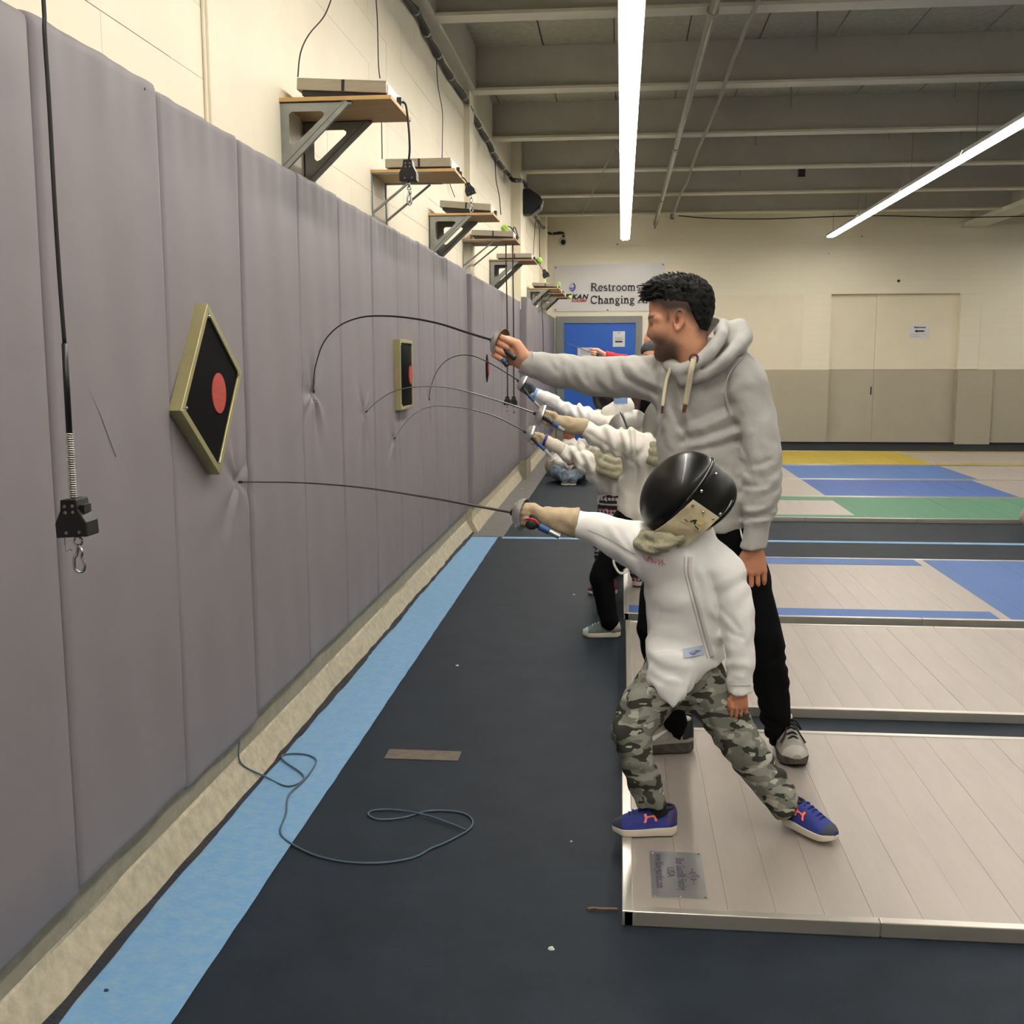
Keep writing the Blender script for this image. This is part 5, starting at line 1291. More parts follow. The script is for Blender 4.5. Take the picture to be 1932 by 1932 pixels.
    for (pl, rd, am) in (([(1300, 706), (1340, 684), (1372, 652), (1384, 628)], 0.008, 0.012), ([(1372, 700), (1395, 670), (1413, 652)], 0.009, 0.010), ([(1376, 640), (1395, 625), (1410, 622)], 0.010, 0.007), ([(1330, 688), (1356, 660), (1372, 635)], 0.008, -0.004)):
        Q.fold([J(x, y, 3.80) for x, y in pl], rd, am, proj=1)
    Q.ell(J(1345, 615, 3.89), (0.028, 0.05, 0.03), None, 0.01, sub=True)
    Q.ell(J(1318, 640, 3.90), (0.066, 0.07, 0.085), None, 0.008, sub=True)
    Q.fn = cloth(0.002, 0.10, 5)
    Q.build('hood', M_grey_knit, t)
    # drawstrings
    M_cord = mat('cream_drawstring', (214, 204, 176), 0.8, bump=0.1, bscale=300); M_tip = mat('brown_aglet', (92, 52, 38), 0.5)
    for (pts, tip, w) in (([(1309, 678, 3.728), (1304, 700, 3.722), (1299, 730, 3.745), (1293, 764, 3.765)], (1290, 778, 3.768), 0.0095), ([(1266, 694, 3.80), (1258, 715, 3.80), (1253, 745, 3.79), (1250, 766, 3.785)], (1249, 780, 3.785), 0.0055)):
        c = MB().tube(spline([J(*q) for q in pts], 6), w, 8, flat=((0, 1, 0), 0.35)).build('drawstring', M_cord, t, smooth=True)
        MB().tube([J(*pts[-1]), J(*tip)], w*0.72, 8).build('aglet', M_tip, c, smooth='auto')
    c = J(1309, 676, 3.735); MB().tube([c+Vector((0.013*math.cos(a), 0, 0.013*math.sin(a))) for a in [i*2*math.pi/16 for i in range(17)]], 0.004, 6, caps=False).build('eyelet', M_tip, t, smooth=True)
    # --- joggers
    Tr = Field(0.0075)
    legR = [J(1298, 1010, 3.95), J(1255, 1110, 3.93), J(1236, 1185, 3.90), J(1258, 1290, 3.93), J(1272, 1362, 3.97)]
    legL = [J(1378, 1015, 3.93), J(1412, 1110, 3.90), J(1438, 1195, 3.88), J(1456, 1290, 3.92), J(1466, 1372, 3.99)]
    Tr.chain([J(1335, 965, 3.93), J(1338, 1010, 3.94)], [0.15, 0.15], 0.03, flat=((0, 1, 0), 0.72))
    Tr.chain(legR, [0.098, 0.085, 0.068, 0.056, 0.046], 0.04); Tr.chain(legL, [0.098, 0.086, 0.070, 0.062, 0.048], 0.04)
    Tr.fn = addf(cloth(0.004, 0.13, 8), wrinkles(legL, 0.005, 0.06, 1.0, 0.14, 0.55, 1.0))
    Tr.cut(J(1335, 962, 3.93), (0, 0, 1)); Tr.cut(J(1466, 1390, 3.99), (0, 0, -1))
    Tr.build('joggers', M_blackcloth, t)
    MB().tube(spline([J(1393, 986, 3.845), J(1398, 1005, 3.835), J(1404, 1024, 3.83)], 4), 0.004, 6, flat=((0, 1, 0), 0.5)).build('side_stripe', M_white, t)
    st = MB()
    st.tube([J(1274, 1360, 3.97), J(1277, 1392, 3.985)], [0.036, 0.036], 10); st.build('sock', M_skin if False else M_blackcloth, t, smooth=True)
    MB().tube([J(1467, 1370, 3.99), J(1470, 1400, 4.0)], [0.036, 0.036], 10).build('sock', M_blackcloth, t, smooth=True)
    mats = dict(sole=mat('black_sole', (40, 38, 36), 0.7, rgb2=(86, 82, 78), vscale=30), upper=mat('grey_mesh_upper', (150, 146, 138), 0.7, var=0.12, vscale=40), cap=mat('pale_grey_toe', (176, 172, 164), 0.6), heel=mat('black_heel_counter', (30, 30, 30), 0.6), collar=mat('pale_collar', (196, 190, 180), 0.8), laces=mat('black_laces', (16, 16, 17), 0.8))
    hz = onz(1308, 1416, 0.04); hz.z = 0.042
    sh, T, hw, tp, so = shoe(t, hz, math.radians(186), 0.285, 0.098, mats, laces='bow')
    swoosh = [[(0.62, 0.12), (0.40, 0.30), (0.22, 0.62), (0.36, 0.26), (0.55, 0.02), (0.80, 0.05), (0.80, 0.22)]]
    side_mark(T, hw, tp, so, swoosh, M_white, sh, 1, 'swoosh_mark'); 
    hz = onz(1478, 1402, 0.04); hz.z = 0.042
    sh, T, hw, tp, so = shoe(t, hz+Vector((-0.01, 0.02, 0)), math.radians(-86), 0.285, 0.105, mats, laces='bow')
    side_mark(T, hw, tp, so, swoosh, M_white, sh, 1, 'swoosh_mark')
    # --- his epee
    tip = Vector((-1.296, 4.585, 1.346)); gx = J(930, 642, 4.035)
    axd = (J(880, 627, 4.08)-J(936, 645, 4.035))
    pth = [gx, J(880, 627, 4.08), J(830, 611, 4.14), J(780, 601, 4.20), J(725, 596, 4.27), J(680, 599, 4.34), J(640, 615, 4.41), J(612, 644, 4.47), J(598, 680, 4.52), J(592, 712, 4.555), tip]
    epee('epee bent into an arch by the man in the grey hoodie', pth, axd, [J(955, 663, 4.0), J(966, 672, 3.985), J(972, 676, 3.98)], (J(950, 678, 4.0), J(957, 690, 3.99)), R=0.054, pom_mat=M_grip)
    return t
coach()
# ============ the young fencer in the camouflage trousers
M_maskmesh = mat('black_mask_mesh', (14, 14, 14), 0.32, 0.2, bump=0.05, bscale=900, coat=0.15)
M_maskside = mat('black_mask_side', (12, 12, 13), 0.5)
M_trim = mat('mask_trim', (10, 10, 11), 0.12, coat=0.6)
M_bibwhite = mat('cream_bib_leather', (216, 202, 164), 0.6, var=0.06, vscale=40, bump=0.05, bscale=100)
M_bibolive = mat('olive_bib_fleece', (140, 136, 112), 0.95, var=0.18, vscale=45, bump=0.4, bscale=160, sheen=0.3)
M_glove = mat('tan_suede_glove', (178, 160, 130), 0.85, var=0.12, vscale=35, bump=0.08, bscale=200)
M_glove_d = mat('dark_glove_palm', (30, 28, 28), 0.7)
M_redtrim = mat('red_trim', (190, 40, 34), 0.7)
M_label = mat('pale_blue_label', (176, 186, 204), 0.6)
M_logo = mat('blue_logo_print', (52, 72, 140), 0.6)
M_sock = mat('black_sock', (14, 14, 15), 0.9)
def camo_mat():
    m = mat('camouflage_cloth', (110, 112, 104), 0.9, bump=0.05, bscale=500, spec=0.2); nt = m.node_tree; N = nt.nodes; L = nt.links
    tc = N.new('ShaderNodeTexCoord'); prev = None
    base = (138, 140, 130)
    layers = [((112, 114, 104), 0.0, 24, 0.50), ((56, 57, 50), 3.7, 25, 0.535), ((168, 168, 156), 9.1, 34, 0.63)]
    val = None
    col = lin(base)+(1,)
    for i, (c, off, sc_, th) in enumerate(layers):
        mp = N.new('ShaderNodeMapping'); mp.inputs['Location'].default_value = (off, off*0.7, off*1.3); mp.inputs['Scale'].default_value = (0.62, 0.75, 1.25); mp.inputs['Rotation'].default_value = (0, 0.35, 0.2)
        n = N.new('ShaderNodeTexNoise'); n.inputs['Scale'].default_value = sc_; n.inputs['Detail'].default_value = 1.6; n.inputs['Roughness'].default_value = 0.45; n.inputs['Distortion'].default_value = 0.5
        r = N.new('ShaderNodeValToRGB'); r.color_ramp.elements[0].position = th; r.color_ramp.elements[1].position = th+0.012
        mx = N.new('ShaderNodeMix'); mx.data_type = 'RGBA'; mx.inputs[7].default_value = lin(c)+(1,)
        L.new(tc.outputs['Object'], mp.inputs[0]); L.new(mp.outputs[0], n.inputs['Vector']); L.new(n.outputs[0], r.inputs[0]); L.new(r.outputs[0], mx.inputs[0])
        if prev is None: mx.inputs[6].default_value = col
        else: L.new(prev.outputs[2], mx.inputs[6])
        prev = mx
    L.new(prev.outputs[2], N['Principled BSDF'].inputs['Base Color'])
    return m
def fencing_mask(parent, O, f, u, K, mm, name='fencing_mask', bib=True, mesh_m=None, side_m=None, bibm=None, voxel=0.0045, label_side=False, rivets=True):
    f = Vector(f).normalized(); u = (Vector(u)-f*f.dot(Vector(u))).normalized(); s = u.cross(f)
    fa, ua, sa = np.array(f), np.array(u), np.array(s); O = np.array(tuple(O))
    def H(a, b, c): return Vector(O+(fa*a+sa*b+ua*c)*K)
    t = empty(name, H(0, 0, 0)); t.parent = parent; t.matrix_parent_inverse = world_matrix(parent).inverted()
    D = Field(voxel)
    D.ell(H(0, 0, 0), (0.108*K, 0.092*K, 0.140*K), [fa, sa, ua], 0.01)
    D.cut(H(-0.012, 0, 0), -f)
    D.build('mesh_dome', mesh_m or M_maskmesh, t)
    S_ = Field(voxel)
    S_.chain([H(-0.002, 0, 0.050), H(-0.075, 0, 0.066)], [0.092*K, 0.068*K], 0.02, flat=(tuple(sa), 0.98))
    S_.chain([H(-0.002, 0, -0.02), H(-0.05, 0, 0.0)], [0.090*K, 0.070*K], 0.03)
    S_.ell(H(-0.085, 0, 0.03), (0.065*K, 0.068*K, 0.085*K), [fa, sa, ua], 0.03)
    S_.cut(H(-0.010, 0, 0), f)
    S_.build('side_panel', side_m or M_maskside, t)
    MB().tube([H(-0.010, 0.0935*math.cos(a), 0.1415*math.sin(a)) for a in [i*2*math.pi/40 for i in range(41)]], 0.0055*K, 7, caps=False).build('rim_trim', M_trim, t, smooth=True)
    if rivets: MB().tube(spline([H(-0.125, 0.055, 0.085), H(-0.128, 0.068, 0.05), H(-0.122, 0.070, 0.0), H(-0.11, 0.066, -0.03)], 5), 0.008*K, 7, flat=(tuple(sa), 0.4)).build('back_strap', M_trim, t, smooth=True)
    bm_ = bibm or M_bibwhite
    for sg in (1, -1):
        def sf_(a, c): return (0.092*math.sqrt(max(0.05, 1-(c/0.150)**2))+0.0045)*sg
        A, B, C, E = (-0.020, 0.016), (-0.118, 0.022), (-0.100, -0.112), (-0.002, -0.136)
        def g(p, q, off):
            a = (A[0]*(1-p)+B[0]*p)*(1-q)+(E[0]*(1-p)+C[0]*p)*q; c = (A[1]*(1-p)+B[1]*p)*(1-q)+(E[1]*(1-p)+C[1]*p)*q
            b = sf_(a, c)*(1-0.12*p)+0.004*math.sin(q*9+p*5)*sg*(q > 0.15)
            return H(a, b+off*sg, c)
        n = 9; mb = MB()
        vs = [g(i/(n-1), j/(n-1), 0.0) for j in range(n) for i in range(n)]+[g(i/(n-1), j/(n-1), 0.006) for j in range(n) for i in range(n)]
        fs = []
        for j in range(n-1):
            for i in range(n-1):
                q = (j*n+i, j*n+i+1, (j+1)*n+i+1, (j+1)*n+i); fs += [q, tuple(n*n+x for x in q[::-1])]
        ring = [i for i in range(n)]+[j*n+n-1 for j in range(1, n)]+[(n-1)*n+i for i in range(n-2, -1, -1)]+[j*n for j in range(n-2, 0, -1)]
        fs += [(ring[i], ring[(i+1) % len(ring)], n*n+ring[(i+1) % len(ring)], n*n+ring[i]) for i in range(len(ring))]
        pn = mb.add(vs, fs).build('bib_panel', bm_, t, smooth='auto')
        if rivets:
            rv = MB()
            for (a, c) in ((-0.012, 0.05), (0.0-0.02, 0.115), (-0.10, 0.032)): 
                rv.ball(H(a-0.012, sf_(a, c)*1.0, c), 0.0055*K, 8, 5)
            rv.build('rivet', M_chrome, t, smooth=True)
            rv = MB()
            for p in (0.12, 0.5, 0.88): rv.ball(g(p, 0.10, 0.007), 0.0045*K, 8, 5)
            rv.build('rivet', M_chrome, pn, smooth=True)
            if sg == 1:
                e1 = (g(0.9, 0.3, 0.0075)-g(0.15, 0.3, 0.0075)).normalized(); e2 = (g(0.5, 0.2, 0.0075)-g(0.5, 0.45, 0.0075)).normalized()
                lb = MB().prism([g(0.20, 0.24, 0.0095), g(0.86, 0.24, 0.0095), g(0.86, 0.50, 0.0095), g(0.20, 0.50, 0.0095)], s*0.0008).build('printed_patch', mat('cream_patch', (212, 200, 160), 0.6), pn)
                text_mesh('A', 0.024*K, M_txt, g(0.44, 0.40, 0.0135), e1, e2, 'emblem', lb, 0.0006, bold=0.0012)
                MB().tube([g(0.27, 0.42, 0.0118), g(0.40, 0.44, 0.0118)], 0.0012, 5).build('emblem', M_txt, lb); MB().tube([g(0.64, 0.43, 0.0118), g(0.80, 0.46, 0.0118)], 0.0016, 5).build('emblem', M_txt, lb)
                MB().prism([g(0.62, 0.29, 0.0112), g(0.76, 0.29, 0.0112), g(0.76, 0.37, 0.0112), g(0.62, 0.37, 0.0112)], s*0.0006).build('emblem', mat('gold_print', (204, 176, 84), 0.6), lb)
    return t, H
def glove_hand(parent, cuff_pts, cuff_r, W, gd, upv, side, S, m=None, name='glove', h=0.0042, palm=None):
    t = empty(name, W); t.parent = parent; t.matrix_parent_inverse = world_matrix(parent).inverted()
    m = m or M_glove
    C = Field(h)
    C.chain(cuff_pts, cuff_r, 0.01); C.fn = cloth(0.0022, 0.07, 4)
    d = (Vector(cuff_pts[-1])-Vector(cuff_pts[0])).normalized(); C.cut(cuff_pts[0], -d)
    C.build('gauntlet', m, t)
    Hf = Field(h); fist(Hf, W, gd, upv, side, S, glove=1.12); Hf.fn = cloth(0.0012, 0.03, 9)
    Hf.build('glove_fingers', palm or m, t)
    return t
def young_fencer():
    t = empty('person', at(1340, 1560, 3.30), 'child fencer in black mask, white jacket and camouflage trousers', 'person'); t.location.z = 0.04
    Yk = 3.32
    # --- bare hand and hidden body
    B = Field(0.0042)
    B.chain([J(1315, 965, 3.32), J(1310, 1030, 3.33), J(1300, 1130, 3.36), J(1295, 1240, 3.38)], [0.055, 0.04, 0.085, 0.085], 0.03)
    B.chain([J(1310, 1045, 3.33), J(1370, 1075, 3.32), J(1392, 1185, 3.29), J(1397, 1300, 3.27)], [0.04, 0.035, 0.026, 0.020], 0.03)
    B.chain([J(1310, 1045, 3.33), J(1200, 1030, 3.33), J(1110, 992, 3.33), J(1040, 978, 3.33)], [0.04, 0.035, 0.026, 0.020], 0.03)
    HL = Field(0.002); hand(HL, J(1397, 1303, 3.27), (-0.05, 0, -1), (-1, -0.15, 0), (0.15, 1, 0), 0.66, curl=(0.26, 0.5, 0.45), k=0.005)
    sk = linc((206, 140, 108))
    B.build('body', M_skin, t, color=lambda V: np.tile(sk, (len(V), 1)), more=(HL,))
    # --- jacket
    G = Field(0.0052)
    G.chain([J(1298, 1248, 3.36), J(1295, 1190, 3.36), J(1298, 1120, 3.35), J(1302, 1075, 3.34)], [0.112, 0.118, 0.132, 0.118], 0.03, flat=((0.08, 1, 0), 0.74))
    G.chain([J(1240, 1050, 3.33), J(1300, 1040, 3.33), J(1362, 1078, 3.33)], [0.068, 0.065, 0.066], 0.03)
    armR = [J(1232, 1045, 3.33), J(1200, 1030, 3.33), J(1165, 1015, 3.33), J(1130, 1000, 3.33), J(1088, 988, 3.33)]
    G.chain(armR, [0.084, 0.076, 0.063, 0.052, 0.042], 0.04)
    armL = [J(1366, 1080, 3.32), J(1386, 1140, 3.30), J(1393, 1200, 3.285), J(1397, 1260, 3.275), J(1397, 1303, 3.27)]
    G.chain(armL, [0.062, 0.053, 0.046, 0.041, 0.037], 0.02)
    G.chain([J(1308, 1040, 3.33), J(1318, 1010, 3.33)], [0.062, 0.052], 0.015)
    # pointed front flap
    G.chain([J(1278, 1225, 3.315), J(1266, 1272, 3.262), J(1266, 1300, 3.236), J(1270, 1334, 3.222)], [0.100, 0.076, 0.046, 0.006], 0.02, flat=((0.1, 1, 0.15), 0.36))
    # hem: carve the hip away below the slanting edge
    G.chain([J(1395, 1275, 3.3), J(1358, 1292, 3.3), J(1322, 1322, 3.3), J(1304, 1356, 3.3)], [0.052, 0.056, 0.050, 0.034], 0.006, sub=True)
    G.ops[-1] = G.ops[-1][:4]+(((0, 1, 0), 6.0),)+G.ops[-1][5:6]+(G.ops[-1][6]-np.array([0, .3, 0]), G.ops[-1][7]+np.array([0, .3, 0]))
    G.chain([J(1172, 1290, 3.3), J(1196, 1332, 3.3), J(1236, 1372, 3.3)], [0.030, 0.040, 0.038], 0.006, flat=((0, 1, 0), 6.0), sub=True)
    G.ops[-1] = G.ops[-1][:6]+(G.ops[-1][6]-np.array([0, .3, 0]), G.ops[-1][7]+np.array([0, .3, 0]))
    # the left sleeve again, in front of what was carved
    G.chain(armL[1:], [0.053, 0.046, 0.041, 0.037], 0.012)
    G.chain([J(1374, 1404, 3.27), J(1424, 1404, 3.27)], [0.160, 0.160], 0.003, sub=True); G.cut(J(1086, 987, 3.33), (-1, 0, 0.1))
    YF_ = 3.26
    def fo(pts, rad, amp, Y=YF_): G.fold([J(x, y, Y) for x, y in pts], rad, amp, proj=1)
    fo([(1338, 1085), (1352, 1130), (1362, 1190), (1370, 1240)], 0.008, 0.012)
    fo([(1325, 1080), (1335, 1120), (1345, 1160)], 0.010, -0.006); fo([(1355, 1150), (1378, 1165), (1392, 1185)], 0.009, 0.006); fo([(1352, 1175), (1378, 1192), (1400, 1200)], 0.009, 0.005)
    fo([(1205, 1062), (1214, 1100), (1216, 1160)], 0.008, 0.005)
    fo([(1165, 1000), (1180, 1025), (1200, 1050)], 0.008, 0.007); fo([(1140, 985), (1158, 1010), (1190, 1040)], 0.010, -0.006); fo([(1110, 1005), (1150, 1022), (1195, 1050)], 0.006, 0.004)
    fo([(1196, 985), (1190, 1005), (1202, 1030)], 0.008, 0.006)
    fo([(1215, 1225), (1245, 1240), (1290, 1255)], 0.014, -0.005); fo([(1220, 1245), (1250, 1262), (1285, 1275)], 0.012, 0.005); fo([(1230, 1275), (1255, 1285), (1285, 1290)], 0.010, 0.005)
    fo([(1232, 1150), (1262, 1160), (1300, 1150)], 0.016, 0.004); fo([(1300, 1040), (1302, 1070), (1312, 1095)], 0.010, 0.005)
    fo([(1378, 1278), (1398, 1282), (1420, 1280)], 0.006, 0.003, 3.25)
    G.fn = addf(cloth(0.003, 0.12, 21), wrinkles(armL, 0.0022, 0.05, 0.5, 0.08))
    jk = G.build('jacket', M_jacket, t)
    # zip placket, cuff hem, name, maker label, draw tab
    def front(x, y, off=0.0): return J(x, y, 3.245+off)
    def ray_y(px, py):      # find the cloth surface under a photo point
        best = None; vs = jkv; p0 = Vector((0, 0, CAM_H)); d = Vector(ray(px, py)).normalized()
        rel = vs-np.array(p0); tt = rel@np.array(d); dist = np.linalg.norm(rel-tt[:, None]*np.array(d), axis=1)
        mk = dist < 0.006
        return (p0+d*float(tt[mk].min()-0.0015)) if mk.any() else None
    jkv = np.array([v.co[:] for v in jk.data.vertices])
    def lay(pts, w, m, nm, par=jk, thick=0.35):
        P = [ray_y(*q) for q in pts]; P = [p for p in P if p is not None]
        if len(P) > 1: MB().tube(spline(P, 4), w, 6, flat=((0, 1, 0), thick)).build(nm, m, par, smooth=True)
    M_zip = mat('zip_placket', (206, 202, 196), 0.8)
    lay([(1302, 1050), (1301, 1075), (1306, 1100), (1314, 1130), (1322, 1160), (1330, 1190), (1337, 1215), (1344, 1240)], 0.0075, M_zip, 'zip_placket')
    lay([(1292, 1050), (1291, 1075), (1297, 1102), (1305, 1132), (1313, 1162), (1321, 1192), (1328, 1217), (1335, 1243)], 0.0014, M_seam, 'stitching')
    lay([(1377, 1291), (1388, 1293), (1400, 1294), (1417, 1293)], 0.0014, M_seam, 'stitching')
    lay([(1109, 1000), (1130, 1008), (1155, 1020), (1180, 1035), (1198, 1046)], 0.0013, M_seam, 'stitching')
    # pink signature
    M_pink = mat('pink_ink', (226, 122, 150), 0.7)
    for st_ in ([(1213, 1047), (1219, 1058), (1224, 1049)], [(1222, 1060), (1227, 1052), (1230, 1062)], [(1231, 1054), (1234, 1062), (1238, 1054)], [(1236, 1064), (1243, 1055), (1243, 1066), (1250, 1056), (1249, 1068)], [(1250, 1060), (1255, 1066)]):
        lay(st_, 0.0013, M_pink, 'signature')
    q = [ray_y(*p) for p in ((1287, 1224), (1326, 1217), (1329, 1234), (1290, 1242))]
    if all(p is not None for p in q):
        def lp(i, j):
            x = (1287*(1-i)+1326*i)*(1-j)+(1290*(1-i)+1329*i)*j; y = (1224*(1-i)+1217*i)*(1-j)+(1242*(1-i)+1234*i)*j
            r_ = ray_y(x, y); return (r_ if r_ is not None else q[0])+Vector((0, -0.0015, 0))
        lb = MB().grid(lp, 7, 4).build('maker_label', M_label, jk, smooth=True)
        e1 = (q[1]-q[0]).normalized(); e2 = (q[0]-q[3]).normalized(); nn = Vector((0, -1, 0))
        c = lp(0.5, 0.5)+nn*0.0016
        em = MB()
        ring = [c+e1*0.008*math.cos(a)+e2*0.010*math.sin(a) for a in [i*math.pi/8 for i in range(17)]]
        em.tube(ring, 0.0011, 5, caps=False)
        for sg in (-1, 1):
            em.tube([c+e1*sg*0.010, c+e1*sg*0.022], 0.0011, 5)
            em.tube([c+e1*sg*0.012+e2*0.004, c+e1*sg*0.012-e2*0.004, c+e1*sg*0.016+e2*0.003], 0.0009, 5)
        em.tube([c-e1*0.003+e2*0.006, c+e1*0.002-e2*0.007], 0.001, 5)
        em.tube([c-e1*0.026+e2*0.008, c-e1*0.014+e2*0.009], 0.0009, 5); em.tube([c+e1*0.014+e2*0.010, c+e1*0.026+e2*0.011], 0.0009, 5)
        em.build('emblem', M_logo, lb)
    MB().tube([J(1290, 1294, 3.245), J(1291, 1308, 3.24), J(1290, 1320, 3.24)], 0.0045, 6, flat=((0, 1, 0), 0.4)).build('draw_tab', M_zip, jk)
    # --- mask
    O = J(1283, 931, 3.30)
    mk, H = fencing_mask(t, O, (-0.775, -0.10, 0.62), (0.62, 0.0, 0.78), 0.985, None)
    Q = Field(0.005)
    Q.chain([J(1286, 1016, 3.225), J(1258, 1030, 3.205), J(1228, 1033, 3.215), J(1206, 1026, 3.255), J(1202, 1020, 3.31), J(1214, 1016, 3.37), J(1250, 1016, 3.41)], [0.012, 0.020, 0.022, 0.020, 0.019, 0.019, 0.018], 0.012)
    Q.chain([J(1262, 1014, 3.225), J(1235, 1016, 3.225), J(1215, 1010, 3.26), J(1214, 1006, 3.32)], [0.016, 0.019, 0.018, 0.016], 0.010)
    Q.ell(J(1242, 1014, 3.31), (0.058, 0.085, 0.026), None, 0.015)
    for (pl, rd, am) in (([(1282, 1026), (1250, 1034), (1222, 1030), (1206, 1018)], 0.005, 0.006), ([(1270, 1018), (1240, 1023), (1218, 1016)], 0.006, 0.006)): Q.fold([J(x, y, 3.24) for x, y in pl], rd, am, proj=1)
    Q.fn = cloth(0.0018, 0.05, 31)
    Q.build('throat_bib', M_bibolive, mk)
    # --- trousers
    C = camo_mat(); P = Field(0.006)
    lA = [J(1258, 1275, 3.34), J(1218, 1330, 3.30), J(1191, 1380, 3.26), J(1204, 1440, 3.25), J(1227, 1508, 3.245)]
    lB = [J(1325, 1290, 3.38), J(1362, 1345, 3.36), J(1404, 1410, 3.33), J(1440, 1462, 3.32), J(1480, 1518, 3.315)]
    P.chain([J(1285, 1225, 3.37), J(1290, 1270, 3.37)], [0.108, 0.110], 0.03, flat=((0, 1, 0), 0.75))
    P.chain(lA, [0.080, 0.074, 0.061, 0.052, 0.044], 0.03); P.chain(lB, [0.082, 0.078, 0.062, 0.056, 0.050], 0.03)
    P.fn = addf(cloth(0.0045, 0.11, 14), wrinkles(lA, 0.0045, 0.055, 0.4, 0.12, 0.25, 1.0), wrinkles(lB, 0.0045, 0.055, 1.9, 0.12, 0.3, 1.0))
    P.cut(J(1227, 1512, 3.245), Vector(lA[4])-Vector(lA[3])); P.cuts.pop()
    P.chain([J(1231, 1545, 3.245), J(1233, 1560, 3.245)], [0.062, 0.062], 0.006, sub=True); P.chain([J(1506, 1556, 3.315), J(1512, 1566, 3.315)], [0.062, 0.062], 0.006, sub=True)
    P.build('trousers', C, t)
    MB().tube([J(1232, 1495, 3.245), J(1246, 1535, 3.245)], [0.030, 0.028], 10).build('sock', M_sock, t, smooth=True)
    MB().tube([J(1478, 1505, 3.315), J(1500, 1545, 3.32)], [0.030, 0.028], 10).build('sock', M_sock, t, smooth=True)
    mats = dict(sole=mat('white_sole', (214, 206, 188), 0.6), upper=mat('royal_blue_knit', (34, 46, 122), 0.75, var=0.12, vscale=70), cap=mat('navy_toe_cap', (40, 46, 66), 0.6), heel=mat('blue_heel_mesh', (58, 48, 96), 0.7), collar=mat('dark_collar', (20, 22, 40), 0.8), laces=mat('blue_laces', (30, 40, 112), 0.8))
    M_or = mat('neon_coral', (255, 120, 92), 0.5)
    hl = onz(1277, 1572, 0.04); hl.z = 0.042
    sh, T, hw, tp, so = shoe(t, hl, math.radians(183), 0.198, 0.082, mats)
    def ua(t0, v0, w, h):
        P_ = []
        for sg in (-1, 1):
            P_.append([(t0+sg*w*0.1, v0+h*0.42), (t0+sg*w*0.9, v0+h*1.0), (t0+sg*w*1.0, v0+h*0.72), (t0+sg*w*0.62, v0+h*0.5), (t0+sg*w*1.0, v0+h*0.28), (t0+sg*w*0.9, v0), (t0+sg*w*0.1, v0+h*0.58)][:7])
        return [[(t0-w, v0+h), (t0-w*0.62, v0+h), (t0-w*0.5, v0+h*0.62), (t0, v0+h*0.56), (t0, v0+h*0.44), (t0-w*0.5, v0+h*0.38), (t0-w*0.62, v0), (t0-w, v0), (t0-w*0.82, v0+h*0.5)],
                [(t0+w*0.82, v0+h*0.5), (t0+w, v0), (t0+w*0.62, v0), (t0+w*0.5, v0+h*0.38), (t0, v0+h*0.44), (t0, v0+h*0.56), (t0+w*0.5, v0+h*0.62), (t0+w*0.62, v0+h), (t0+w, v0+h)]]
    side_mark(T, hw, tp, so, ua(0.42, 0.12, 0.105, 0.42), M_or, sh, 1)
    hl = onz(1487, 1548, 0.06); hl.z = 0.05
    sh, T, hw, tp, so = shoe(t, hl+Vector((-0.012, 0.02, 0)), math.radians(-47), 0.198, 0.084, mats, laces=True)
    side_mark(T, hw, tp, so, ua(0.42, 0.12, 0.105, 0.42), M_or, sh, -1)
    # --- glove and epee
    gdv = J(985, 968, 3.335)-J(1030, 976, 3.335)
    glove_hand(t, [J(1091, 986, 3.33), J(1060, 981, 3.33), J(1032, 977, 3.333)], [0.0475, 0.041, 0.034], J(1030, 977, 3.333), gdv, (-0.1, 0, 1), (0, -1, -0.1), 0.80)
    gm = MB(); gm.ball(J(1003, 990, 3.295), 0.016, 10, 7, (1.25, 0.8, 1)).build('palm_patch', M_glove_d, t, smooth=True)
    MB().tube(spline([J(990, 980, 3.285), J(1000, 979, 3.278), J(1010, 982, 3.28), J(1014, 988, 3.285)], 4), 0.0035, 6).build('palm_trim', M_redtrim, t, smooth=True)
    tip = Vector((-1.296, 3.629, 1.071))
    pth = [J(968, 967, 3.338), J(900, 955, 3.372), J(840, 944, 3.405), J(780, 934, 3.437), J(700, 922, 3.482), J(620, 914, 3.53), J(540, 910, 3.58), tip]
    epee('epee with a white bell guard held by the child in camouflage trousers', pth, Vector(pth[1])-Vector(pth[0]), [J(1000, 975, 3.32), J(1012, 986, 3.30), J(1020, 994, 3.295)], (J(1018, 993, 3.295), J(1056, 1012, 3.29)), R=0.050, dark=False)
    return t
young_fencer()
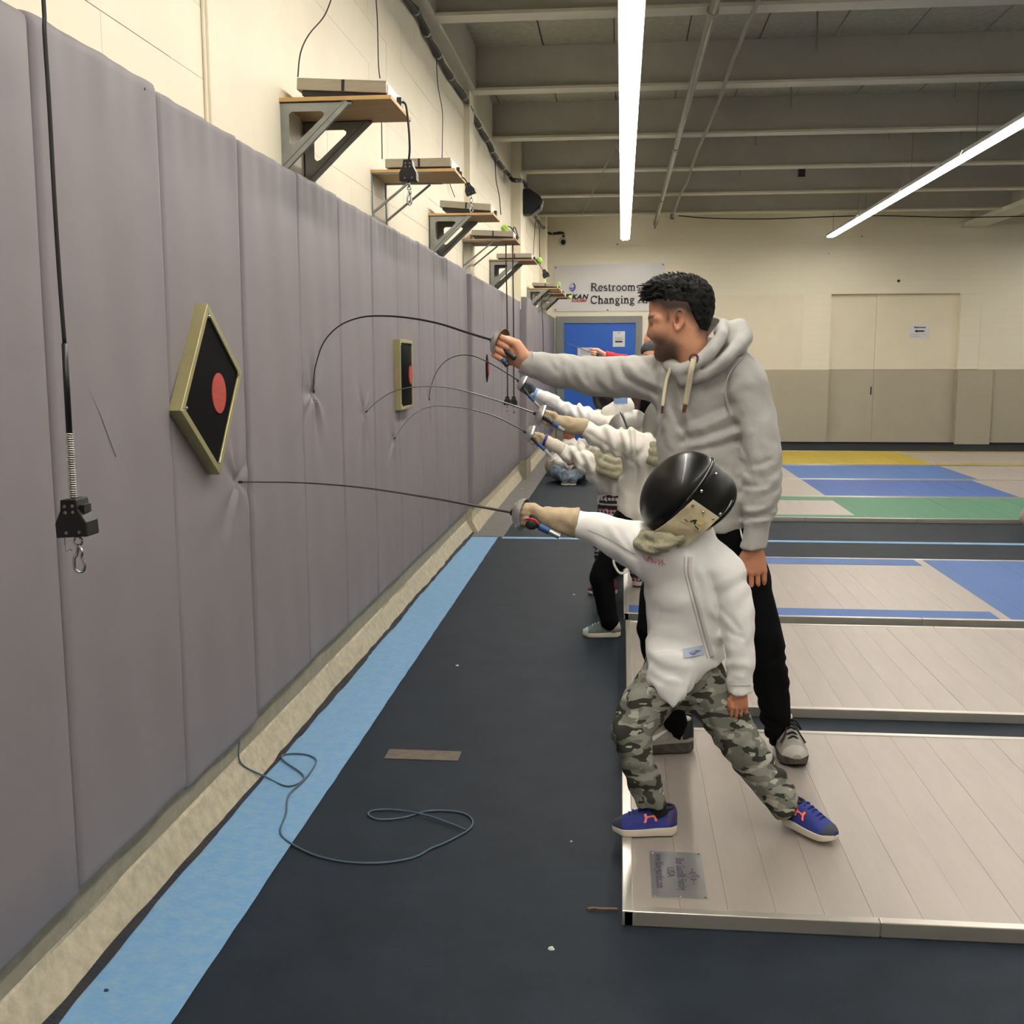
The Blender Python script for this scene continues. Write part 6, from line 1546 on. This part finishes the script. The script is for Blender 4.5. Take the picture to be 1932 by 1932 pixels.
# ============ the other fencers in the line
M_silver = mat('silver_mask_mesh', (128, 127, 122), 0.45, 0.5, var=0.06, vscale=30, bump=0.06, bscale=700)
def leg_field(pts, rad, h, amp=0.004, seed=1):
    F = Field(h); return F
def fencer(label, Y, sleeve, sr, torso, tr, gaunt, gr, W, gdpt, mask, legs, lm, shoes, jm, gm, blade, guard_R, grip, pommel, bibcrescent, sock=None, lr=(0.085, 0.06, 0.045), col=None, mask_m=None, bibm=None, strap=None, h=0.0075, dk=False, lab=None, hands_m=None, folds=()):
    t = empty('person', (J(*torso[-1]).x, Y, 0), label, 'person')
    # hidden body
    B = Field(0.012)
    B.chain([J(*p) for p in torso], [r*0.6 for r in tr], 0.03); B.chain([J(*torso[0])]+[J(*p) for p in sleeve[::-1]], [0.05]+[0.035]*len(sleeve), 0.03); B.chain([J(*torso[0]), J(*mask[0])], [0.05, 0.07], 0.03)
    sk = linc((204, 148, 118)); B.build('body', M_skin, t, color=lambda V: np.tile(sk, (len(V), 1)))
    G = Field(h)
    G.chain([J(*p) for p in torso], list(tr), 0.04, flat=((0, 1, 0), 0.75))
    sl_ = [J(*p) for p in sleeve]; G.chain(sl_, sr, 0.05)
    # far arm hanging behind
    s0 = J(*torso[0]); G.chain([s0+Vector((0.14, 0.02, -0.03)), s0+Vector((0.22, 0.05, -0.25)), s0+Vector((0.2, 0.03, -0.45))], [0.075, 0.06, 0.045], 0.03)
    d = (sl_[0]-sl_[1]).normalized(); G.cut(sl_[0]+d*0.005, d)
    G.fn = addf(cloth(0.006, 0.13, int(Y*10)), wrinkles(sl_, 0.0075, 0.085, Y, 0.2, 0.1, 1.0))
    for pts, rad, amp in folds: G.fold([J(x, y, Y-0.03) for x, y in pts], rad, amp, proj=1)
    jk = G.build('jacket', jm, t)
    pel = J(*legs[0][0])
    P = Field(h)
    for L in legs: P.chain([J(*p) for p in L], list(lr), 0.03)
    P.chain([J(*legs[0][0])+Vector((0, 0, 0.05)), J(*legs[1][0])+Vector((0, 0, 0.05))], [0.10, 0.10], 0.03)
    P.fn = cloth(0.003, 0.10, 4)
    for L in legs: P.cut((0, 0, min(J(*l[-1]).z for l in legs)-0.02), (0, 0, -1))
    P.build('trousers', lm, t, color=col)
    hs = J(*W); gd = (J(*gdpt)-hs); g_ = gd.normalized(); upv = Vector((g_.z, 0, -g_.x)); upv = upv if upv.z > 0 else -upv
    glove_hand(t, [J(*p) for p in gaunt], list(gr), hs, gd, upv, (0.05, -1, 0), gd.length/0.105, gm, h=0.005, palm=hands_m)
    mk, H = fencing_mask(t, J(*mask[0]), mask[1], mask[2], mask[3], None, mesh_m=mask_m, side_m=mask_m if mask_m is M_silver else None, bibm=bibm, voxel=0.007, rivets=False)
    Q = Field(0.006)
    for pts, rad in bibcrescent: Q.chain([J(*p) for p in pts], list(rad), 0.004)
    Q.fn = cloth(0.0018, 0.08, 3)
    Q.build('throat_bib', bibm if bibm is M_jacket_w else M_bibolive, mk)
    if lab: MB().prism([J(*p) for p in lab], (0, -0.002, 0)).build('printed_label', mat('blue_mask_label', (120, 150, 196), 0.6), mk)
    for (hx, hy, yaw, L, W_, mats, lift) in shoes:
        hl = onz(hx, hy, 0.0); hl.z = lift
        shoe(t, hl, math.radians(yaw), L, W_, mats)
    for (a, b, r, m) in (sock or []): MB().tube([J(*a), J(*b)], [r, r*0.95], 10).build('sock', m, t, smooth=True)
    if strap: MB().tube(spline([J(*p) for p in strap], 5), 0.007, 6, flat=((0, 1, 0), 0.4)).build('strap', M_jacket_w, t, smooth=True)
    bl = [J(*p) for p in blade[0][:-1]]+[Vector(blade[0][-1])]
    epee(blade[1], bl, bl[1]-bl[0], [J(*p) for p in grip], (J(*pommel[0]), J(*pommel[1])), R=guard_R, dark=dk)
    return t
M_white_sole = mat('white_sole', (214, 206, 188), 0.6)
mB = dict(sole=M_white_sole, upper=mat('grey_green_upper', (84, 96, 92), 0.7, var=0.15, vscale=60), cap=mat('mint_toe', (140, 176, 168), 0.6), heel=mat('charcoal_heel', (46, 50, 52), 0.6), collar=mat('charcoal_collar', (40, 42, 44), 0.8), laces=mat('mint_laces', (150, 186, 178), 0.8))
mA = dict(sole=M_white_sole, upper=mat('maroon_upper', (96, 28, 48), 0.7, var=0.15, vscale=60), cap=mat('maroon_toe', (70, 24, 38), 0.6), heel=mat('maroon_heel', (110, 34, 56), 0.6), collar=mat('dark_maroon_collar', (60, 20, 34), 0.8), laces=mat('maroon_laces', (120, 40, 60), 0.8))
mC = dict(sole=M_white_sole, upper=mat('dark_upper', (40, 42, 46), 0.7), cap=mat('dark_toe', (34, 36, 40), 0.6), heel=M_black, collar=M_black, laces=M_black)
# nearer one: black trousers
fencer('fencer in black trousers and grey green shoes behind the camouflage child', 5.75,
       [(1105, 807, 5.72), (1131, 822, 5.72), (1160, 831, 5.72), (1195, 842, 5.74), (1220, 858, 5.78)], [0.042, 0.064, 0.072, 0.088, 0.10],
       [(1225, 872, 5.82), (1218, 930, 5.85), (1208, 1000, 5.85)], [0.14, 0.145, 0.14],
       [(1108, 808, 5.72), (1080, 803, 5.72), (1056, 797, 5.72)], [0.046, 0.045, 0.038], (1054, 798, 5.72), (1024, 784, 5.72),
       [(1252, 800, 5.84), (-1, -0.1, 0.05), (0.05, 0, 1), 1.02],
       [[(1188, 1005, 5.85), (1134, 1088, 5.79), (1150, 1172, 5.81)], [(1222, 1005, 5.95), (1246, 1090, 6.0), (1262, 1165, 6.05)]], M_blackcloth,
       [(1171, 1201, 184, 0.205, 0.080, mB, 0.002), (1270, 1176, -60, 0.205, 0.080, mB, 0.042)], M_jacket_w, M_glove,
       ([(1010, 780, 5.72), (965, 764, 5.71), (900, 744, 5.69), (850, 732, 5.67), (800, 729, 5.63), (750, 736, 5.59), (715, 755, 5.56), (-1.296, 5.529, 1.218)], 'epee with a broad bell guard above the purple banded glove'), 0.058,
       [(1035, 793, 5.68), (1042, 799, 5.66)], ((1043, 798, 5.66), (1064, 812, 5.66)),
       [([(1216, 838, 5.74), (1238, 843, 5.69), (1264, 838, 5.72)], (0.024, 0.026, 0.024)), ([(1214, 850, 5.73), (1238, 856, 5.67), (1266, 850, 5.71)], (0.026, 0.028, 0.026)), ([(1212, 862, 5.73), (1238, 870, 5.66), (1268, 862, 5.71)], (0.026, 0.030, 0.026)), ([(1225, 850, 5.78), (1262, 850, 5.78)], (0.07, 0.07))],
       sock=[((1152, 1160, 5.81), (1160, 1188, 5.83), 0.036, M_white)], lr=(0.10, 0.064, 0.050), mask_m=M_silver, bibm=M_bibolive, folds=[([(1163, 806), (1172, 830), (1178, 866)], 0.016, 0.024), ([(1172, 806), (1180, 830), (1184, 866)], 0.014, -0.014), ([(1180, 810), (1187, 835), (1189, 870)], 0.014, 0.026), ([(1190, 806), (1194, 835), (1192, 870)], 0.014, -0.014), ([(1200, 808), (1201, 838), (1196, 874)], 0.014, 0.026),
              ([(1110, 815), (1150, 842), (1195, 872)], 0.008, 0.008), ([(1130, 800), (1142, 822), (1150, 850)], 0.018, 0.014), ([(1145, 802), (1155, 826), (1162, 858)], 0.016, -0.010), ([(1198, 885), (1192, 940), (1190, 990)], 0.02, 0.02), ([(1212, 880), (1208, 940), (1206, 990)], 0.02, -0.012), ([(1222, 885), (1222, 940), (1218, 990)], 0.02, 0.018)], strap=[(1160, 1045, 5.70), (1158, 1062, 5.70), (1168, 1080, 5.70), (1180, 1080, 5.70), (1188, 1066, 5.72), (1192, 1050, 5.74)])
# next one: patterned leggings
def legging(V):
    z = V[:, 2]*38.0; x = V[:, 0]*90
    b = np.floor(z).astype(int) % 6; fz = z-np.floor(z); tri = np.abs((x % 2)-1)
    C = np.tile(linc((34, 32, 36)), (len(V), 1)); w = linc((206, 198, 200)); p = linc((214, 150, 164))
    C[(b == 0) & (tri > fz)] = w; C[b == 2] = w; C[(b == 3) & (tri < fz)] = p; C[(b == 5) & (fz < 0.4)] = w
    return C
M_leg = mat('patterned_leggings', (120, 110, 112), 0.85, attr=True)
fencer('fencer in patterned leggings and maroon shoes with olive bib', 6.7,
       [(1060, 848, 6.62), (1074, 856, 6.62), (1092, 866, 6.63), (1118, 881, 6.65), (1145, 902, 6.7)], [0.036, 0.050, 0.060, 0.072, 0.10],
       [(1166, 912, 6.75), (1164, 950, 6.75), (1162, 1010, 6.75)], [0.115, 0.115, 0.11],
       [(1063, 849, 6.62), (1046, 840, 6.62), (1030, 832, 6.62)], [0.041, 0.040, 0.034], (1030, 836, 6.62), (1003, 824, 6.62),
       [(1181, 822, 6.75), (-0.92, -0.15, -0.30), (-0.28, 0, 0.95), 1.02],
       [[(1158, 962, 6.76), (1128, 1000, 6.68), (1142, 1090, 6.80)], [(1176, 975, 6.85), (1196, 1050, 6.95), (1208, 1110, 7.0)]], M_leg,
       [(1165, 1120, 188, 0.19, 0.075, mA, 0.002), (1212, 1112, -60, 0.19, 0.075, mA, 0.042)], M_jacket_w, mat('pale_glove', (204, 196, 178), 0.85, var=0.1, vscale=30),
       ([(991, 814, 6.62), (940, 788, 6.57), (900, 775, 6.52), (860, 768, 6.47), (820, 766, 6.41), (790, 776, 6.35), (765, 797, 6.29), (-1.296, 6.227, 1.033)], 'epee with a bell guard in the glove with a purple band'), 0.056,
       [(1012, 834, 6.58), (1016, 840, 6.56)], ((1014, 836, 6.56), (1042, 862, 6.56)),
       [([(1124, 870, 6.66), (1134, 888, 6.56), (1160, 898, 6.50), (1184, 890, 6.54), (1198, 874, 6.64)], (0.026, 0.028, 0.028, 0.028, 0.024)), ([(1128, 864, 6.62), (1138, 878, 6.55), (1160, 886, 6.51), (1184, 878, 6.55), (1192, 866, 6.62)], (0.024, 0.026, 0.026, 0.026, 0.024)), ([(1136, 858, 6.62), (1145, 868, 6.56), (1162, 874, 6.53), (1184, 866, 6.57)], (0.024, 0.025, 0.025, 0.022)), ([(1142, 866, 6.64), (1180, 866, 6.64)], (0.075, 0.075)), ([(1150, 848, 6.68), (1180, 848, 6.66)], (0.07, 0.07))],
       lr=(0.085, 0.050, 0.040), mask_m=M_silver, bibm=M_bibolive, col=legging, hands_m=M_glove, folds=[([(1072, 845), (1082, 862), (1084, 880)], 0.016, 0.018), ([(1082, 848), (1092, 866), (1096, 886)], 0.016, -0.012), ([(1092, 850), (1103, 872), (1108, 894)], 0.016, 0.020), ([(1106, 856), (1116, 878), (1120, 900)], 0.016, -0.012), ([(1066, 850), (1095, 876), (1128, 902)], 0.010, 0.008), ([(1146, 905), (1150, 950), (1158, 995)], 0.022, 0.02), ([(1162, 905), (1168, 950), (1172, 995)], 0.022, 0.018)])
o = MB().tube([J(1026, 830, 6.62), J(1031, 832, 6.62)], [0.0385, 0.0385], 14, caps=True).build('wrist_band', mat('purple_band', (58, 44, 110), 0.7)); tag(o, 'purple wrist band round the pale fencing glove', 'wrist band')
# third: dark mask, white bib
fencer('fencer in dark mask and white bib beyond the grey hoodie sleeve', 7.6,
       [(1048, 760, 7.55), (1074, 774, 7.56), (1100, 785, 7.58), (1128, 797, 7.6), (1150, 808, 7.62)], [0.040, 0.058, 0.072, 0.085, 0.10],
       [(1170, 822, 7.68), (1172, 880, 7.7), (1172, 950, 7.7)], [0.14, 0.13, 0.13],
       [(1052, 761, 7.55), (1030, 750, 7.55), (1009, 742, 7.55)], [0.046, 0.042, 0.034], (1008, 742, 7.55), (985, 727, 7.55),
       [(1150, 752, 7.68), (-0.88, -0.30, -0.38), (-0.36, 0, 0.93), 1.08],
       [[(1168, 950, 7.7), (1150, 1010, 7.65), (1168, 1062, 7.7)], [(1186, 950, 7.75), (1206, 1010, 7.8), (1216, 1055, 7.85)]], M_blackcloth,
       [(1192, 1075, 185, 0.21, 0.08, mC, 0.04), (1222, 1066, -60, 0.21, 0.08, mC, 0.04)], M_jacket, M_jacket,
       ([(978, 718, 7.55), (945, 697, 7.53), (918, 682, 7.51), (890, 671, 7.49), (865, 671, 7.47), (840, 682, 7.45), (822, 705, 7.44), (812, 735, 7.43), (-1.296, 7.421, 1.214)], 'epee in the dark gloved hand below the hoodie sleeve'), 0.056,
       [(996, 744, 7.5), (1000, 750, 7.48)], ((998, 746, 7.48), (1018, 768, 7.48)),
       [([(1120, 792, 7.56), (1145, 800, 7.5), (1178, 796, 7.54)], (0.045, 0.05, 0.045)), ([(1150, 780, 7.58), (1178, 768, 7.6)], (0.06, 0.07))],
       lr=(0.09, 0.06, 0.05), bibm=M_jacket_w, lab=[(1158, 750, 7.52), (1184, 750, 7.54), (1184, 762, 7.54), (1158, 762, 7.52)], hands_m=mat('dark_glove_fingers', (58, 62, 68), 0.7), dk=True, folds=[([(1066, 756), (1074, 775), (1072, 795)], 0.018, 0.018), ([(1084, 764), (1092, 782), (1094, 802)], 0.018, 0.022), ([(1100, 764), (1108, 782), (1110, 802)], 0.018, 0.022), ([(1118, 766), (1124, 786), (1124, 805)], 0.018, 0.020)])
b_ = MB().tube([J(1008, 741, 7.55), J(1013, 743.5, 7.55)], [0.0385, 0.0385], 14).build('wrist_band', mat('light_blue_band', (130, 170, 220), 0.7)); tag(b_, 'light blue wrist band on the white fencing glove', 'wrist band')

# ============ people further back
def head_simple(F, O, f, K=1.0):
    f = np.array(tuple(Vector(f).normalized())); u = np.array([0, 0, 1.0]); s = np.cross(u, f); O = np.array(tuple(O)); ax = [f, s, u]
    def H(a, b, c): return O+(f*a+s*b+u*c)*K
    F.ell(H(0, 0, 0.03), (0.095*K, 0.078*K, 0.10*K), ax, 0.02); F.ell(H(0.025, 0, -0.05), (0.066*K, 0.060*K, 0.075*K), ax, 0.03)
    F.chain([H(0.09, 0, -0.005), H(0.104, 0, -0.035)], [0.010*K, 0.013*K], 0.012)
    for sg in (1, -1): F.ell(H(0, 0.08*sg, -0.01), (0.02*K, 0.012*K, 0.032*K), ax, 0.006)
    F.chain([H(0.076, 0.02, -0.072), H(0.083, 0, -0.071), H(0.076, -0.02, -0.072)], [0.006*K]*3, 0.006)
    F.chain([H(-0.02, 0, -0.06), H(-0.02, 0, -0.16)], [0.05*K, 0.05*K], 0.02)
    return H
skA = linc((222, 168, 138))
# child in a red shirt, beanie and glasses
t = empty('person', (J(1236, 700, 10.5).x, 10.5, 0), 'child in red shirt, dark beanie and glasses pointing a blade', 'person')
B = Field(0.006); O = J(1229, 673, 10.5); H = head_simple(B, O, (-0.15, -1, 0), 1.0)
sh0 = J(1222, 694, 10.55); wr = J(1137, 669, 10.5)
B.chain([H(-0.02, 0, -0.16), (O[0]+0.05, 10.58, 1.22)], [0.05, 0.05], 0.03); B.chain([Vector(H(-0.02, 0, -0.17)), sh0, J(1180, 682, 10.5), wr], [0.05, 0.035, 0.03, 0.026], 0.02)
HR = Field(0.004); fist(HR, wr, J(1115, 665, 10.5)-wr, (0, 0, 1), (0, -1, 0), 1.05)
def cf(V):
    C = np.tile(skA, (len(V), 1)); L = V-np.array(tuple(O)); e = (np.abs(L[:, 2]-0.002) < 0.006) & (np.abs(np.abs(L[:, 0]+0.012)-0.032) < 0.011) & (L[:, 1] < -0.05); C[e] = linc((46, 32, 28)); 
    m = (np.abs(L[:, 2]+0.071) < 0.006) & (np.abs(L[:, 0]) < 0.025) & (L[:, 1] < -0.05); C[m] = linc((176, 90, 84)); return C
B.build('body', M_skin, t, color=cf, more=(HR,))
M_redshirt = mat('red_shirt', (176, 30, 46), 0.85, var=0.1, vscale=60)
G = Field(0.008); tb = Vector((O[0]+0.05, 10.58, 0))
G.chain([tb+Vector((0, 0, 1.36)), tb+Vector((0, 0, 1.25)), tb+Vector((0, 0, 1.10))], [0.13, 0.145, 0.14], 0.03, flat=((0, 1, 0), 0.7))
G.chain([sh0+Vector((0.02, 0, -0.02)), J(1180, 681, 10.5), wr+Vector((0.03, 0, -0.005))], [0.075, 0.056, 0.045], 0.04); G.chain([tb+Vector((0.12, 0, 1.34)), tb+Vector((0.2, 0, 1.1)), tb+Vector((0.2, -0.05, 0.88))], [0.07, 0.055, 0.045], 0.03)
G.fn = cloth(0.006, 0.12, 2); G.cut(wr+Vector((0.03, 0, 0)), (-1, 0, 0.1)); G.build('shirt', M_redshirt, t)
P = Field(0.01)
for sg in (-1, 1): P.chain([tb+Vector((0.02*sg, 0, 1.06)), tb+Vector((0.07*sg, 0, 0.85)), tb+Vector((0.10*sg, 0, 0.45)), tb+Vector((0.12*sg, 0.02, 0.06))], [0.13, 0.105, 0.07, 0.055], 0.03)
P.build('trousers', M_blackcloth, t)
for sg in (-1, 1): shoe(t, (tb.x+0.12*sg, tb.y+0.05, 0.042 if 10.25 < tb.y else 0.002), math.radians(-95+12*sg), 0.22, 0.085, mC)
Q = Field(0.006); Q.ell(Vector(H(-0.012, 0, 0.055)), (0.102, 0.108, 0.095), None, 0.01); Q.cut(H(0, 0, 0.030), (0, -0.28, -1)); Q.fn = cloth(0.002, 0.05, 2); Q.build('beanie', mat('charcoal_beanie', (56, 58, 60), 0.9, bump=0.2, bscale=200), t)
gl = MB()
for sg in (-1, 1):
    c = Vector(H(0.093, 0.032*sg, 0.0)); gl.tube([c+Vector((0.026*math.cos(a), 0, 0.017*math.sin(a))) for a in [i*math.pi/7 for i in range(15)]], 0.0035, 5, caps=False)
    gl.tube([Vector(H(0.092, 0.058*sg, 0.004)), Vector(H(0.0, 0.084*sg, 0.006))], 0.003, 5)
gl.tube([Vector(H(0.098, 0.008, 0.002)), Vector(H(0.098, -0.008, 0.002))], 0.003, 5); gl.build('glasses', mat('dark_frame', (60, 30, 26), 0.4), t)
bl = [J(1117, 665, 10.5), J(1095, 657, 10.52), J(1080, 652, 10.54), J(1066, 647, 10.56)]
epee('thin blade held out by the child in the red shirt', bl, bl[1]-bl[0], [J(1126, 668, 10.48), J(1130, 670, 10.46)], (J(1128, 671, 10.46), J(1134, 679, 10.46)), R=0.03, dark=False)
# adult behind with dark hair
t = empty('person', (J(1236, 700, 12.2).x+0.05, 12.2, 0.0), 'dark haired adult half hidden behind the child in the beanie', 'person')
B = Field(0.008); O = J(1231, 648, 12.2); H = head_simple(B, O, (-1, -0.35, -0.1), 1.0); tb = Vector((O[0]+0.06, 12.25, 0))
B.chain([H(-0.02, 0, -0.16), tb+Vector((0, 0, 1.0))], [0.055, 0.1], 0.03); B.build('body', M_skin, t, color=lambda V: np.tile(linc((206, 146, 116)), (len(V), 1)))
Q = Field(0.007); Q.ell(H(-0.018, 0, 0.05), (0.098, 0.092, 0.10), [np.array([-0.94, -0.33, 0]), np.array([0.33, -0.94, 0]), np.array([0, 0, 1.0])], 0.02); Q.ell(H(-0.05, 0, 0.0), (0.065, 0.085, 0.10), None, 0.03); Q.cut(H(0.035, 0, 0.02), (-0.85, -0.3, -0.55)); Q.fn = cloth(0.005, 0.04, 6); Q.build('hair', mat('brown_hair', (46, 32, 26), 0.6, var=0.3, vscale=60), t)
G = Field(0.01); G.chain([tb+Vector((0, 0, 1.45)), tb+Vector((0, 0, 1.2)), tb+Vector((0, 0, 0.9))], [0.15, 0.17, 0.165], 0.03, flat=((0, 1, 0), 0.7))
for sg in (-1, 1): G.chain([tb+Vector((0.17*sg, 0, 1.42)), tb+Vector((0.23*sg, 0, 1.15)), tb+Vector((0.22*sg, -0.06, 0.9))], [0.08, 0.062, 0.05], 0.03)
G.fn = cloth(0.006, 0.14, 9); G.build('jumper', mat('dark_brown_jumper', (58, 38, 36), 0.9), t)
P = Field(0.01)
for sg in (-1, 1): P.chain([tb+Vector((0.09*sg, 0, 0.9)), tb+Vector((0.11*sg, 0, 0.48)), tb+Vector((0.12*sg, 0.02, 0.10))], [0.11, 0.08, 0.062], 0.03)
P.build('trousers', M_blackcloth, t)
for sg in (-1, 1): shoe(t, (tb.x+0.12*sg, tb.y+0.06, 0.042), math.radians(-110+12*sg), 0.27, 0.095, mC)
# two children sitting on the floor by the wall
M_jeans = mat('faded_jeans', (112, 126, 142), 0.85, var=0.0, rgb2=(44, 52, 64), vscale=16)
def sitter(px, Y, label, hair, skin, face, knee_dx, hp=None):
    c = J(px, 860, Y); t = empty('person', (c.x, Y, 0), label, 'person')
    B = Field(0.009); O = Vector((c.x, Y, 0.60)); H = head_simple(B, O, face, 0.88)
    B.chain([H(-0.02, 0, -0.15), (c.x+0.02, Y+0.06, 0.16)], [0.045, 0.10], 0.03)
    hA = Vector((c.x+knee_dx*0.6, Y-0.30, 0.24))
    B.chain([Vector((c.x+0.1, Y, 0.42)), Vector((c.x+0.16, Y-0.14, 0.28)), hA], [0.035, 0.03, 0.028], 0.02)
    B.build('body', M_skin, t, color=lambda V: np.tile(linc(skin), (len(V), 1)))
    Q = Field(0.008); Q.ell(H(-0.015, 0, 0.042), (0.092, 0.090, 0.092), None, 0.02); Q.cut(H(0.04, 0, 0.03), Vector(face)*0.8+Vector((0, 0, -0.6))); Q.fn = cloth(0.004, 0.04, 6); Q.build('hair', hair, t)
    G = Field(0.009); G.chain([Vector((c.x, Y+0.01, 0.44)), Vector((c.x+0.02, Y+0.05, 0.28)), Vector((c.x+0.02, Y+0.06, 0.14))], [0.10, 0.125, 0.13], 0.03)
    for sg in (-1, 1): G.chain([Vector((c.x+0.12*sg, Y, 0.42)), Vector((c.x+0.17*sg, Y-0.12, 0.27)), Vector((c.x+0.10*sg+knee_dx*0.3, Y-0.26, 0.24))], [0.065, 0.055, 0.045], 0.03)
    G.fn = addf(cloth(0.012, 0.12, int(px))); G.build('jacket', M_jacket_w, t)
    P = Field(0.009)
    for sg in (-1, 1): P.chain([Vector((c.x+0.09*sg, Y+0.04, 0.11)), Vector((c.x+0.16*sg+knee_dx, Y-0.34, 0.14)), Vector((c.x-0.05*sg+knee_dx, Y-0.50, 0.07))], [0.095, 0.085, 0.055], 0.03)
    P.fn = cloth(0.005, 0.1, 3); P.build('jeans', M_jeans, t)
    for sg in (-1, 1): shoe(t, (c.x-0.06*sg+knee_dx, Y-0.46, 0.003), math.radians(-90+50*sg), 0.19, 0.075, mC)
    return t
sitter(1074, 13.6, 'brown haired child in white jacket and jeans sitting by the wall', mat('brown_hair', (46, 32, 26), 0.6), (150, 96, 70), (-0.7, -0.7, -0.25), 0.02)
sitter(1116, 14.2, 'child in white jacket sitting beside the brown haired child', mat('chestnut_hair', (110, 62, 36), 0.6), (196, 130, 100), (-0.9, -0.2, -0.4), 0.02)
# white mask lying on the floor beside them
c = onz(1040, 897, 0.0); 
k_ = empty('spare_mask', (c.x, c.y, 0.0), 'spare white bibbed mask lying on the floor by the wall', 'mask')
mk, H = fencing_mask(k_, Vector((c.x, c.y+0.1, 0.125)), (-0.8, -0.5, 0.2), (0.2, 0, 1), 0.85, None, mesh_m=mat('dull_mask_mesh', (150, 140, 122), 0.6), side_m=M_jacket_w, bibm=M_jacket_w, voxel=0.008, rivets=False)
# grey kit bag at the edge of the aisle
c = onz(1952, 1003, 0.0)
kb_ = empty('kit_bag', (c.x, c.y, 0), 'round grey kit bag on the navy aisle at the light blue line', 'bag')
Q = Field(0.008); Q.chain([c+Vector((0.0, 0.02, 0.12)), c+Vector((0.35, 0.05, 0.12))], [0.118, 0.118], 0.02); Q.fn = cloth(0.006, 0.12, 7); Q.build('bag_body', mat('grey_bag_cloth', (150, 140, 132), 0.85, var=0.1, vscale=20), kb_)
MB().tube(spline([c+Vector((0.08, -0.02, 0.22)), c+Vector((0.14, -0.06, 0.30)), c+Vector((0.24, -0.06, 0.30)), c+Vector((0.30, -0.02, 0.22))], 5), 0.012, 7, flat=((0, 1, 0), 0.4)).build('handle', M_black, kb_, smooth=True)
MB().box(c.x-0.05, c.x+0.4, c.y-0.06, c.y+0.10, 0.002, 0.03).build('base_panel', M_black, kb_, bevel=0.006)
